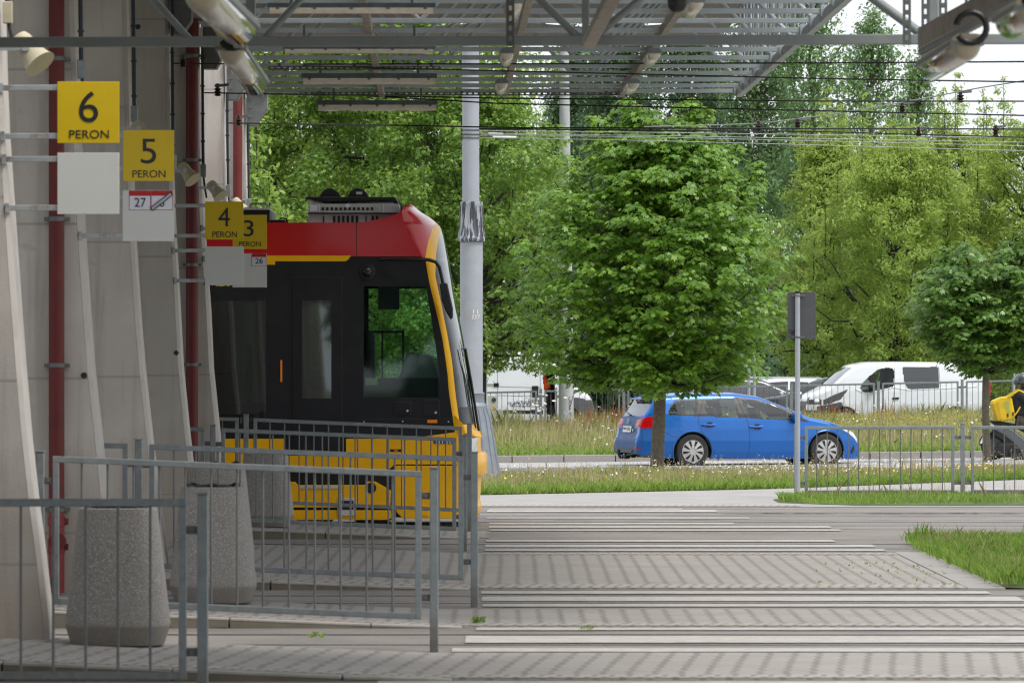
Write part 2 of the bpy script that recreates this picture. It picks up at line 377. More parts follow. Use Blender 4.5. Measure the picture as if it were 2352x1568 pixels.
def finish(me, name, mat, parent=None, smooth_angle=None, bevel=0.0, label=None):
    if mat: me.materials.append(mat)
    o = bpy.data.objects.new(name, me); COL.objects.link(o)
    if parent: o.parent = parent; OFF[o.name] = OFF.get(parent.name, Vector((0, 0, 0)))
    if smooth_angle:
        me.polygons.foreach_set('use_smooth', [True] * len(me.polygons)); me.set_sharp_from_angle(angle=R(smooth_angle))
    if bevel:
        b = o.modifiers.new('bevel', 'BEVEL'); b.width = bevel; b.segments = 2; b.limit_method = 'ANGLE'
    if label: o['label'] = label
    return o
def npmesh(name, V, k, mat, parent=None):
    """V: (N,k,3) -> N separate polygons of k corners"""
    N = V.shape[0]; me = bpy.data.meshes.new(name)
    me.vertices.add(N * k); me.vertices.foreach_set('co', V.reshape(-1).astype(np.float32))
    me.loops.add(N * k); me.loops.foreach_set('vertex_index', np.arange(N * k, dtype=np.int32))
    me.polygons.add(N); me.polygons.foreach_set('loop_start', np.arange(0, N * k, k, dtype=np.int32))
    me.update(calc_edges=True); me.validate()
    return finish(me, name, mat, parent)
def text_mesh(s, size):
    cu = bpy.data.curves.new('lettering', 'FONT'); cu.body = s; cu.size = size; cu.align_x = 'CENTER'; cu.align_y = 'CENTER'; cu.extrude = .0012
    o = bpy.data.objects.new('lettering', cu); COL.objects.link(o)
    dg = bpy.context.evaluated_depsgraph_get(); dg.update()
    me = bpy.data.meshes.new_from_object(o.evaluated_get(dg))
    bpy.data.objects.remove(o); bpy.data.curves.remove(cu); return me
def text(name, s, c, w, h, mat, parent, rot=0.0, world=True, axis='-y', bold=0.0):
    """lettering fitted to a w x h box centred at c, facing the viewer (-y)"""
    me = text_mesh(s, 1.0)
    co = np.zeros(len(me.vertices) * 3); me.vertices.foreach_get('co', co); co = co.reshape(-1, 3)
    lo, hi = co.min(0), co.max(0); ctr = (lo + hi) / 2
    u = (co[:, 0] - ctr[0]) / max(1e-6, hi[0] - lo[0]) * w; v = (co[:, 1] - ctr[1]) / max(1e-6, hi[1] - lo[1]) * h
    cr, sr = math.cos(rot), math.sin(rot)
    uu, vv = u * cr - v * sr, u * sr + v * cr
    off = OFF.get(parent.name, Vector((0, 0, 0))) if world else Vector((0, 0, 0))
    c = Vector(c) - off
    out = np.stack([c.x + uu, c.y - co[:, 2], c.z + vv], 1)
    if axis == '-x': out = np.stack([c.x - co[:, 2], c.y - uu, c.z + vv], 1)
    me.vertices.foreach_set('co', out.reshape(-1)); me.update()
    return finish(me, name, mat, parent)
def struct(name, mb, mat, sm=None, label=None, kind='structure', bevel=0.0):
    o = mb.build(name, mat, None, sm, bevel); tag(o, label, None, None, kind); return o
def copy_tree(o, parent=None):
    c = o.copy(); COL.objects.link(c)
    if parent: c.parent = parent
    OFF[c.name] = OFF.get(o.name, Vector((0, 0, 0)))
    for ch in list(o.children): copy_tree(ch, c)
    return c
# ================================================================ ground, tracks, platforms
def zr(X): return max(0.0, min(0.13, 0.041 * (-0.5 - X)))
def sheet(name, pts_near, pts_far, off, mat, n=24, kind='structure', label=None):
    """strip of ground between two polylines (X,D) sampled at the same fractions"""
    def at(pl, t):
        L = [0]
        for a, b in zip(pl, pl[1:]): L.append(L[-1] + math.hypot(b[0] - a[0], b[1] - a[1]))
        s = t * L[-1]
        for i in range(len(pl) - 1):
            if s <= L[i + 1] + 1e-9:
                q = (s - L[i]) / max(1e-9, L[i + 1] - L[i]); return lerp(pl[i][0], pl[i + 1][0], q), lerp(pl[i][1], pl[i + 1][1], q)
        return pl[-1]
    mb = MB(); m = 6; k = 0; grid = []
    for i in range(n + 1):
        a = at(pts_near, i / n); b = at(pts_far, i / n)
        for j in range(m + 1):
            X, D = lerp(a[0], b[0], j / m), lerp(a[1], b[1], j / m); mb.v.append(Vector((X, D, gz(X, D) + off)))
    for i in range(n):
        for j in range(m): mb.f.append([i * (m + 1) + j, (i + 1) * (m + 1) + j, (i + 1) * (m + 1) + j + 1, i * (m + 1) + j + 1])
    return struct(name, mb, mat, 60, label, kind)
def flat(name, x0, x1, d0, d1, z, mat):
    return struct(name, MB().poly([(x0, d0, z), (x1, d0, z), (x1, d1, z), (x0, d1, z)]), mat)
# base ground as one sheet out to the horizon
mb = MB(); xs_ = [-2500, -300, -60, -20, -5, 0, 5, 10, 20, 40, 120, 400, 2500]; ds_ = [-300, 0, 20, 60, 72, 76, 80, 84, 88, 92, 100, 110, 118, 124, 128, 132, 136, 140, 144, 148, 151, 153, 156, 170, 200, 300, 700, 3000]
for D in ds_:
    for X in xs_: mb.v.append(Vector((X, D, (gz(X, D) if -20 <= X <= 40 else 0) - .05)))
for i in range(len(ds_) - 1):
    for j in range(len(xs_) - 1):
        a = i * len(xs_) + j; mb.f.append([a, a + 1, a + len(xs_) + 1, a + len(xs_)])
struct('ground', mb, M['soil_green'], 60)
flat('tram_track', -40, 40, 5, 74.4, -.004, M['asphalt'])
TRACKS = [(30.6, 32.05), (37.62, 39.06), (44.25, 45.69), (57.45, 58.89), (65.68, 67.12), (70.1, 71.54)]
for tr in TRACKS:
    mb = MB(); mg = MB()
    for i, D in enumerate(tr):
        mb.box(-40, 40, D - .032, D + .032, -.03, .002)
        s = 1 if i == 0 else -1
        mg.poly([(-40, D + s * .034, .0005), (40, D + s * .034, .0005), (40, D + s * .075, .0005), (-40, D + s * .075, .0005)])
        mg.poly([(-40, D - s * .034, .0008), (40, D - s * .034, .0008), (40, D - s * .05, .0008), (-40, D - s * .05, .0008)])
    struct('tram_rails', mb, M['rail']); struct('rail_groove', mg, M['groove'])
def slab(name, X0, X1, D0, D1, mat):
    st = sorted(set([X0, X1] + [v for v in (-3.7, -3.1, -2.4, -1.7, -1.0, -.5) if X0 < v < X1])); mb = MB()
    for a, b in zip(st, st[1:]):
        za, zb = zr(a) + .004, zr(b) + .004
        mb.poly([(a, D0, za), (b, D0, zb), (b, D1, zb), (a, D1, za)])
        mb.poly([(a, D1, -.05), (a, D1, za), (b, D1, zb), (b, D1, -.05)])
        mb.poly([(a, D0, -.05), (b, D0, -.05), (b, D0, zb), (a, D0, za)])
    return struct(name, mb, mat)
def kerb_line(X0, X1, D0):
    mb = MB(); mf = MB(); x = X0
    while x < X1 - .05:
        x2 = min(x + 1.0, X1); a, b = x + .006, x2 - .006; za, zb = zr(a) + .009, zr(b) + .009; y0, y1 = D0 - .12, D0 - .002
        ea, eb = max(-.02, za - .022), max(-.02, zb - .022)
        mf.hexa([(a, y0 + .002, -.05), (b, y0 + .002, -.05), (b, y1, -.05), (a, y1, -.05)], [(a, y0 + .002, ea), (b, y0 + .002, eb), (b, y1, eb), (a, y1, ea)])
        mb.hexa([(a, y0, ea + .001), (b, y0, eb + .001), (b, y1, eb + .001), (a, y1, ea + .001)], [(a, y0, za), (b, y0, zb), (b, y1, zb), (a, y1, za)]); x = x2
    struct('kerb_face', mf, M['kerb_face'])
    return struct('platform_kerb', mb, M['kerb'], bevel=.006)
def strip_on(name, X0, X1, D0, D1, mat, z=.008):
    st = sorted(set([X0, X1] + [v for v in (-3.7, -3.1, -2.4, -1.7, -1.0, -.5) if X0 < v < X1])); mb = MB()
    for a, b in zip(st, st[1:]): mb.poly([(a, D0, zr(a) + z), (b, D0, zr(b) + z), (b, D1, zr(b) + z), (a, D1, zr(a) + z)])
    return struct(name, mb, mat)
for (D0, D1, X1, mat) in ((25.5, 29.35, -1.2, 'pavers_turned'), (33.42, 36.5, 4.6, 'pavers_turned'), (40.15, 43.0, 4.3, 'pavers'), (47.0, 55.9, 3.78, 'pavers'), (60.75, 63.3, -.25, 'pavers')):
    slab('platform_paving', -16, X1, D0, D1, M[mat]); kerb_line(-16, min(X1, -.35), D0)
    strip_on('tactile_strip', -16, X1, D0 + .06, D0 + (.38 if D1 - D0 < 4 else .8), M['tactile'])
    if D1 - D0 > 4: strip_on('tactile_strip', -.3, X1, D1 - .55, D1 - .05, M['tactile'])
# slabs bordering the crossing at its right edge (platform C)
mb = MB()
for i in range(9): mb.box(3.78, 4.10, 47.0 + i, 47.985 + i, -.05, .012)
struct('edge_slabs', mb, M['kerb_slab'], bevel=.006)
def stripe(X0, X1, D0, D1, z=.0035):
    mb = MB(); n = max(3, int((X1 - X0) / .22)); xs = [lerp(X0, X1, i / n) for i in range(n + 1)]
    jit = lambda: random.uniform(-.016, .016)
    e0 = [D0 + jit() for _ in xs]; e1 = [D1 + jit() for _ in xs]; xs[0] += jit(); xs[-1] += jit()
    for i in range(n): mb.poly([(xs[i], e0[i], z), (xs[i + 1], e0[i + 1], z), (xs[i + 1], e1[i + 1], z), (xs[i], e1[i], z)])
    return struct('crossing_stripe', mb, M['paint'])
for (a, b, x0, x1) in ((31.0, 31.6, -.85, 4.4), (32.75, 33.2, -.80, 4.4), (36.62, 37.12, -.39, 4.3), (37.82, 38.78, -.33, 4.25), (39.62, 40.02, -.25, 4.2), (43.5, 43.98, -.24, 4.12), (44.5, 45.42, -.23, 4.05), (45.95, 46.5, -.25, 3.9),
    (56.55, 57.15, -.27, 3.75), (57.75, 58.6, -.28, 3.72), (59.5, 60.15, -.28, 3.4), (63.5, 64.0, -.25, 3.7), (64.7, 65.4, -.25, 3.65), (66.1, 66.75, -.28, 2.6), (68.6, 69.1, -.3, 2.9), (71.7, 72.6, -.3, 2.6), (72.9, 73.3, -.3, 2.2)):
    stripe(x0, x1, a, b)
# dark seams and cracks in the asphalt along the rails
for (D, x0, x1, w) in ((60.3, -16, 20, .05), (62.9, .8, 3.1, .06), (64.2, -16, 20, .07), (67.9, .5, 18, .10), (69.7, 1.8, 18, .05), (70.9, 2.6, 6.5, .28), (73.2, -.2, 18, .06), (41.0 - 1.0, -16, -.3, .02), (56.2, -16, 20, .05), (46.75, -16, 20, .05), (36.57, -16, 20, .04)):
    mb = MB(); n = 40; pts = [(lerp(x0, x1, i / n), D + .05 * math.sin(i * 1.3) * random.random()) for i in range(n + 1)]
    ww = [w * random.uniform(.2, 1) * (min(1, i / 3, (n - i) / 3) if w > .1 else 1) for i in range(n + 1)]
    for i in range(n): mb.poly([(pts[i][0], pts[i][1], .0016), (pts[i + 1][0], pts[i + 1][1], .0016), (pts[i + 1][0], pts[i + 1][1] + ww[i + 1], .0016), (pts[i][0], pts[i][1] + ww[i], .0016)])
    struct('asphalt_seam', mb, M['groove'])
# pale footpath, verge, road, far kerb
PATH_N = [(-14, 74.4), (-.4, 74.6), (3.6, 74.8), (30, 78)]; PATH_F = [(-14, 79.5), (-.4, 81.3), (4.0, 84.5), (8.6, 90.5), (30, 101)]
def road_near(X): return 97.2 + .25 * (X + .3)
def road_far(X): return 108.8 + .25 * (X + .3)
sheet('footpath', [(-14, 74.4), (30, 74.4)], PATH_F, -.002, M['pave_pale'], 40)
flat('tactile_strip', -.4, 3.8, 74.45, 75.1, .006, M['tactile'])
sheet('grass_verge', PATH_F, [(-14, road_near(-14)), (30, road_near(30))], .012, M['soil'], 40)
sheet('road', [(-40, road_near(-40)), (60, road_near(60))], [(-40, road_far(-40)), (60, road_far(60))], -.012, M['road'], 40)
sheet('road_marking', [(-40, road_near(-40) + 5.2), (60, road_near(60) + 5.2)], [(-40, road_near(-40) + 5.42), (60, road_near(60) + 5.42)], -.008, M['paint'], 30)
mb = MB()
def rline(X, o): return (X, road_far(X) + o, gz(X, road_far(X) + o))
for i in range(-30, 40):
    a, b = i * 1.0 + .008, i + 1.0 - .008
    p = [rline(a, 0), rline(b, 0), rline(b, .18), rline(a, .18)]
    mb.hexa([(x, y, z - .06) for x, y, z in p], [(x, y, z + .125) for x, y, z in p])
struct('far_kerb', mb, M['kerb_grey'], bevel=.012)
sheet('meadow', [(-40, road_far(-40) + .17), (60, road_far(60) + .17)], [(-40, 153.0), (60, 153.0)], .10, M['soil'], 60)
flat('far_road', -120, 120, 153.2, 172, .0, M['road'])
# grass base patches
mb = MB(); nx, nd = 14, 14
for i in range(nx + 1):
    for j in range(nd + 1):
        t, u = i / nx, j / nd; D = lerp(47.0, 59.3, u); X = lerp(4.09 if D < 56.2 else lerp(4.09, 4.3, (D - 56.2) / 3), 24, t ** 1.8)
        mb.v.append(Vector((X, D, .005 + .05 * smooth(t * 6) * smooth((59.3 - D) * 1.2) * smooth((D - 47) * 3) + .012 * random.random())))
for i in range(nx):
    for j in range(nd): a = i * (nd + 1) + j; mb.f.append([a, a + nd + 1, a + nd + 2, a + 1])
struct('turf_patch', mb, M['soil_green'], 60)
mb = MB()
for i in range(25):
    t = i / 24; X = 3.6 + t * 24; w = smooth(i / 3) * .9 + .1
    for (d, z) in ((74.9, .004), (75.3, .045 * w), (78.2, .06 * w), (80.2 + t * 6, .006)): mb.v.append(Vector((X, d if i else 77 + (d - 77) * .3, z + gz(X, d))))
for i in range(24):
    for j in range(3): a = i * 4 + j; mb.f.append([a, a + 4, a + 5, a + 1])
struct('turf_strip', mb, M['soil_green'], 60)

# ================================================================ concrete fins carrying the roof
FIN_T = .48
fin_edges = [
 (36.1, [(-80, -9), (33, 0), (198, 5), (297, 9), (517, 24), (715, 38), (846, 48), (1011, 62), (1144, 77), (1282, 95), (1475, 116)]),
 (42.9, [(-80, 164), (0, 168), (300, 178), (517, 187), (715, 200), (846, 210), (1011, 228), (1140, 241), (1400, 274)]),
 (49.2, [(-80, 285), (0, 289), (330, 298), (556, 307), (740, 319), (846, 328), (1011, 346), (1140, 361), (1340, 388)]),
 (55.8, [(-80, 382), (0, 386), (330, 392), (517, 399), (715, 410), (846, 417), (978, 430), (1100, 444), (1280, 466)]),
 (62.45, [(-80, 450), (0, 453), (330, 458), (500, 466), (648, 476), (715, 481), (846, 487), (1011, 504), (1240, 532)]),
 (70.0, [(-80, 509), (0, 511), (330, 516), (560, 526), (800, 540), (1190, 580)]),
 (75.5, [(-80, 556), (0, 558), (330, 563), (560, 570), (800, 582), (1165, 610)])]
fin_words = ['nearest concrete fin, cut by the left picture edge', 'second concrete fin, behind the yellow 6 sign', 'third concrete fin, behind the yellow 5 sign', 'fourth concrete fin, left of the farther red pipe', 'concrete fin directly left of the tram side', 'narrow sliver of fin above the 4 sign, left of the last red pipe', 'last concrete fin, edged by leaves above the 3 sign']
FINX = []
for i, (D, ed) in enumerate(fin_edges):
    L = PX(-10, D) - (2.0 if i == 0 else .5); zb = -.02
    ed2 = []
    for a, b in zip(ed, ed[1:]):
        for k in range(4): ed2.append((lerp(a[0], b[0], k / 4), lerp(a[1], b[1], k / 4)))
    ed2.append(ed[-1])
    prof = [(PX(x, D), PZ(y, D)) for y, x in ed2]; prof[-1] = (prof[-1][0], zb)
    FINX.append((D, prof))
    root = thing('concrete_fin', fin_words[i], 'concrete fin', (prof[-1][0], D, 0), 0, 'concrete fins carrying the roof')
    ch = .035
    body = [(L, zb)] + [(x - ch, z) for x, z in reversed(prof)] + [(L, prof[0][1])]
    MB().plate(body, D, D + FIN_T).build('face_slab', M['fin'], root)
    mb = MB()
    for a, b in zip(prof, prof[1:]):   # chamfered pale edge strip following the curve
        q = lambda p: [(p[0] - ch + .002, D + .004, p[1]), (p[0], D + ch, p[1]), (p[0], D + FIN_T - ch, p[1]), (p[0] - ch + .002, D + FIN_T - .004, p[1])]
        mb.hexa(q(a), q(b))
    mb.build('edge_band', M['fin_edge'], root)
    if i in (1, 2, 3):
        for (x, y) in {1: ((193, 862), (214, 430)), 2: ((317, 62),), 3: ((405, 810),)}[i]:
            MB().lathe([(.02, -.012), (.024, -.004), (.02, -.001)], P(x, y, D), 12, axis='y').build('tie_hole', M['bark_dark'], root)
def fin_x(i, z):
    pr = FINX[i][1]; return interp(-z, [(-b, a) for a, b in pr])

# grey steel consoles at the fin heads
for (i, poly, w) in ((3, [(395, -20), (440, -20), (440, 48), (418, 78), (395, 78)], 'grey steel console on the fourth fin, above the farther red pipe'),
               (4, [(466, 60), (520, 60), (520, 115), (497, 158), (466, 158)], 'grey steel console left of the hanging lamp end'),
               (5, [(521, 140), (566, 140), (566, 195), (545, 230), (521, 230)], 'grey steel console above the thinnest red pipe'),
               (6, [(566, 210), (614, 210), (614, 250), (588, 289), (566, 289)], 'lowest grey steel console, against the leaves')):
    D = FINX[i][0]
    root = thing('steel_console', w, 'bracket', P(poly[0][0], poly[0][1], D), 0, 'steel consoles at the fin heads')
    MB().plate([(PX(x, D), PZ(y, D)) for x, y in poly], D - .02, D + .28).build('web_plate', M['steel_dark'], root, bevel=.006)
    x0, x1 = PX(poly[0][0], D), PX(poly[1][0], D); z = PZ(poly[0][1] if i == 6 else poly[0][1], D)
    mb = MB(); mb.box(x0 - .02, x1 + .03, D - .09, D + .36, z - .012, z + .02)
    mb.build('flange', M['canopy'], root)
    for k in range(3): MB().lathe([(.012, -.028), (.012, -.001)], (x0 + .05, D - .02, z - .1 - .12 * k), 8, axis='y').build('bolt', M['steel_dark'], root)

# ================================================================ red pipes
def red_pipe(i, xc, rpx, ytop, ybot, clamps, label, fitting):
    D = FINX[i][0] - .10; r = rpx * D / F
    X = PX(xc, D); root = thing('red_downpipe', label, 'downpipe', (X, D, PZ(ybot, D)), 0, 'red downpipes on the fins')
    z0 = PZ(ybot, D); zf = PZ(1165, D) if fitting else z0
    MB().tube([(X, D, zf), (X, D, PZ(ytop, D))], r, 24).build('pipe', M['red_pipe'], root, 40)
    if fitting:
        MB().lathe([(r * 1.0, z0), (r * 1.0, PZ(1270, D)), (r * 1.12, PZ(1268, D)), (r * 1.12, PZ(1240, D)), (r * 1.0, PZ(1232, D)), (r * 1.0, PZ(1208, D)), (r * 1.14, PZ(1207, D)), (r * 1.14, PZ(1188, D)), (r * 1.0, PZ(1186, D)), (r, zf - .001)], (X, D, 0), 24).build('cleaning_fitting', M['red_pipe2'], root, 40)
        MB().lathe([(.062, -.05), (.066, -.04), (.066, .0)], (X + .012, D - r * .9, PZ(1242, D)), 24, axis='y').build('access_cap', M['red_pipe'], root, 40)
        for y in (1197, 1255): MB().box(X + r * .9, X + r * 1.5, D - .03, D + .01, PZ(y, D) - .025, PZ(y, D) + .025).build('clip', M['red_pipe'], root)
    for y in clamps:
        z = PZ(y, D); mb = MB()
        mb.lathe([(r * 1.02, z - .018), (r * 1.12, z - .016), (r * 1.12, z + .016), (r * 1.02, z + .018)], (X, D, 0), 20)
        for s in (-1, 1): mb.box(X + s * r * 1.1 - (.03 if s < 0 else 0), X + s * r * 1.1 + (.03 if s > 0 else 0), D - .01, D + .09, z - .014, z + .014)
        mb.build('clamp', M['steel_dark'], root, 40)
red_pipe(1, 130, 18, -80, 1361, (135, 503, 839, 1170), 'wide red downpipe between the first two fins, behind the 6 sign', True)
red_pipe(4, 441, 14, -60, 1205, (128, 368, 608, 837), 'red downpipe behind the 4 sign brackets, right of the 5 sign', False)
red_pipe(6, 546, 10.5, 60, 1100, (463, 700), 'thin red downpipe just left of the leaves, above the 3 sign', False)

# ================================================================ conduits with junction boxes
for (i, x, y0, y1, yb, w) in ((0, 16, -60, 95, 30, 'dark conduit with grey box running to the top left loudspeaker'), (1, 184, -60, 215, 160, 'dark conduit with grey box above the 6 sign'),
        (2, 305, -60, 300, 262, 'dark conduit with grey box above the 5 sign'), (3, 394, -60, 395, 372, 'dark conduit ending at the loudspeaker right of the 5 sign'), (4, 465, 95, 455, 392, 'dark conduit between the two right loudspeakers'),
        (5, 522, 215, 480, 438, 'dark conduit above the 4 sign, left of the thinnest red pipe'), (6, 570, 285, 474, 468, 'dark conduit against the leaves on the last fin')):
    D = FINX[i][0]; root = thing('electrical_conduit', w, 'conduit', P(x, y1, D - .03), 0, 'conduits down the fin edges')
    f = lambda y: Vector((PX(x, D) + (interp(y, [(a, b) for a, b in fin_edges[i][1]]) - interp(y0, fin_edges[i][1])) * D / F * .4, D - .022, PZ(y, D)))
    ym = yb + 14
    MB().tube([f(lerp(y0, yb, k / 6)) for k in range(7)], .017, 10).build('pipe', M['navy'], root, 40)
    MB().tube([f(ym), f(lerp(ym, y1, .5)) + Vector((.012, -.01, 0)), f(y1) + Vector((.03, -.02, 0))], .012, 8).build('cable', M['black'], root, 40)
    p = f(yb); mb = MB(); mb.box(p.x - .03, p.x + .03, p.y - .035, p.y + .02, p.z - .07, p.z + .07); mb.build('junction_box', M['cream'] if i in (0, 3) else M['steel'], root, bevel=.006)
    y = y0 + 40
    while y < yb - 20:
        p = f(y); MB().box(p.x - .024, p.x + .024, p.y - .019, p.y + .02, p.z - .009, p.z + .009).build('clip', M['navy'], root); y += 92 * 43 / D

# ================================================================ horn loudspeakers
def speaker(x, y, D, size, label):
    c = P(x, y, D); root = thing('loudspeaker', label, 'loudspeaker', c, 0, 'horn loudspeakers on the fins')
    d = Vector((.60, -.35, -.72)).normalized(); L = size; a = c - d * L * .5
    MB().tube([a, a + d * L * .12, a + d * L * .5, a + d * L * .9, a + d * L, a + d * L * .97], [size * .26, size * .30, size * .30, size * .40, size * .46, size * .40], 22).build('horn', M['cream'], root, 35)
    MB().tube([a + d * L * .6, a + d * L * .99], [size * .05, size * .16], 14).build('driver_cone', M['cream'], root, 35)
    mb = MB(); k = c + Vector((-.02, -size * .34, .02))
    mb.bar(k, k + Vector((-size * .85, .05, .0)), .012, size * .16); mb.lathe([(.025, -.015), (.025, .0)], k, 12, axis='y')
    mb.build('bracket', M['bracket'], root)
speaker(68, 118, 35.8, .235, 'cream horn loudspeaker at top left, behind the steel beam')
speaker(326, 302, 48.9, .19, 'cream horn loudspeaker peeking over the 5 sign')
speaker(430, 397, 55.4, .20, 'cream horn loudspeaker right of the 5 sign')
speaker(495, 436, 62.0, .20, 'cream horn loudspeaker just above the 4 sign')
speaker(549, 473, 69.5, .20, 'cream horn loudspeaker half hidden between the 4 and 3 signs')

# ================================================================ platform signs
def arms(root, D, y_list, x_end, fin, name='arm'):
    Df = FINX[fin][0]
    for y in y_list:
        z = PZ(y, D); x0 = fin_x(fin, z) - .02
        MB().bar((x0, Df + .03, z), (PX(x_end, D) + .03, D + .014, z), .014, .036).build(name, M['bracket'], root, bevel=.003)
        mb = MB(); mb.box(x0 - .005, x0 + .02, Df - .015, Df + .06, z - .03, z + .03); mb.build('wall_plate', M['bracket'], root)
def sign(num, x0, y0, x1, y1, D, fin, ys, ncx, ny0, ny1, ty0, ty1, tx0, tx1):
    c = P((x0 + x1) / 2, y1, D)
    root = thing('platform_sign', 'yellow square sign with black number %s over the word PERON' % num, 'sign', c, 0, 'yellow platform signs')
    mb = MB(); mb.box(PX(x0, D), PX(x1, D), D - .004, D + .004, PZ(y1, D), PZ(y0, D)); mb.build('plate', M['sign_yellow'], root, bevel=.002)
    s = D / F
    w = abs(ny1 - ny0) * .62
    text('number', num, P(ncx, (ny0 + ny1) / 2, D - .006), w * s, abs(ny1 - ny0) * s, M['ink'], root)
    text('lettering', 'PERON', P((tx0 + tx1) / 2, (ty0 + ty1) / 2, D - .006), (tx1 - tx0) * s, (ty1 - ty0) * s, M['ink'], root)
    arms(root, D, ys, x0, fin)
sign('6', 132, 188, 274, 329, 36.05, 0, (201, 312), 203.5, 210, 281, 299, 318, 159, 250)
sign('5', 283, 299, 400, 416, 42.85, 1, (310, 388), 341, 319, 376, 391, 408, 304, 380)
sign('4', 471, 463, 559, 550, 55.7, 3, (472, 541), 514.5, 477, 520, 531.5, 545, 487.5, 544)
sign('3', 534.5, 493.5, 613, 572, 62.35, 4, (524,), 571, 506, 543, 554.5, 566, 549, 599)
def panel(x0, y0, x1, y1, D, fin, ys, label):
    root = thing('notice_panel', label, 'notice panel', P((x0 + x1) / 2, y1, D), 0, 'white panels under the platform signs')
    mb = MB(); mb.box(PX(x0, D), PX(x1, D), D - .004, D + .004, PZ(y1, D), PZ(y0, D)); mb.build('plate', M['sign_white'], root, bevel=.002)
    arms(root, D, ys, x0, fin); return root
panel(132, 351, 274, 492, 36.05, 0, (365, 477), 'empty white square panel under the yellow 6 sign')
p5 = panel(282, 437, 400, 554, 42.85, 1, (541, 452), 'white panel with 27 plate and taped-over plate, under the 5 sign')
panel(471, 566, 560, 655, 55.7, 3, (575, 644), 'empty white panel under the yellow 4 sign')
p3 = panel(534, 582, 613, 660, 62.35, 4, (594, 648), 'white panel carrying a 26 plate, under the 3 sign')
def plate(par, x0, y0, x1, y1, D, num, tilt=0):
    s = D / F; yr = y0 + (y1 - y0) * .27
    b = MB(); b.box(PX(x0, D), PX(x1, D), D - .0075, D - .0045, PZ(y1, D), PZ(y0, D)); pl = b.build('route_plate', M['plate_red'], par, label='small route plate with red header and number ' + num)
    e = (x1 - x0) * .025
    b = MB(); b.box(PX(x0 + e, D), PX(x1 - e, D), D - .0085, D - .0076, PZ(y1 - e, D), PZ(yr, D)); b.build('white_field', M['paper'], pl)
    return pl
a = plate(p5, 296.5, 438, 346.5, 483, 42.85, '27'); text('number', '27', P(322, 465, 42.838), 26 * 42.85 / F, 21 * 42.85 / F, M['ink'], a)
b = plate(p5, 347, 438, 397, 482.5, 42.85, 'under grey tape'); text('number', '6', P(372, 465, 42.838), 11 * 42.85 / F, 20 * 42.85 / F, M['ink'], b)
D = 42.834
MB().bar(P(347, 481, D), P(395, 444, D), .0006, .032).build('tape_strip', M['ink'], b)
MB().bar(P(349, 479.5, D - .002), P(393, 445.5, D - .002), .0006, .018).build('tape_print', M['tape'], b)
c = plate(p3, 578, 582.5, 612, 611.5, 62.35, '26'); text('number', '26', P(595, 599, 62.338), 17.5 * 62.35 / F, 13.5 * 62.35 / F, M['ink'], c)

# ================================================================ concrete bins
def bin_(x, D, h, rt, rm, zb, label, liner=True):
    X = PX(x, D); zb = zr(X) + .004; root = thing('concrete_bin', label, 'waste bin', (X, D, zb), 0, 'concrete waste bins')
    k = h / .865
    MB().lathe([(rm * .86, 0), (rm * .885, .004), (rm, .125 * k), (rm * .995, .15 * k), (rt * 1.02, h - .03), (rt, h - .008), (rt * .965, h), (rt * .86, h), (rt * .84, h - .06)], (X, D, zb), 64, 3.2).build('body', M['aggregate'], root, 30)
    if liner:
        mb = MB(); pts = []
        for j in range(49):
            a = 2 * math.pi * j / 48; q = (abs(math.cos(a)) ** 3.2 + abs(math.sin(a)) ** 3.2) ** (-1 / 3.2)
            pts.append((X + rt * .80 * q * math.cos(a), D + rt * .80 * q * math.sin(a), zb + h + .004 + .012 * math.sin(3 * a) + .006 * math.sin(11 * a)))
        mb.tube(pts, .012, 6); mb.build('bag_rim', M['black'], root, 40)
bin_(271, 35.9, .868, .245, .33, .125, 'largest concrete bin, standing before the first fin')
bin_(490, 42.55, .868, .24, .325, .105, 'concrete bin with black bag rim, behind the second railing')
bin_(497, 49.4, .90, .245, .33, .135, 'concrete bin mostly hidden, only its top showing behind another bin', True)
bin_(610, 61.9, .80, .235, .31, .115, 'farthest concrete bin, in front of the yellow tram skirt', False)

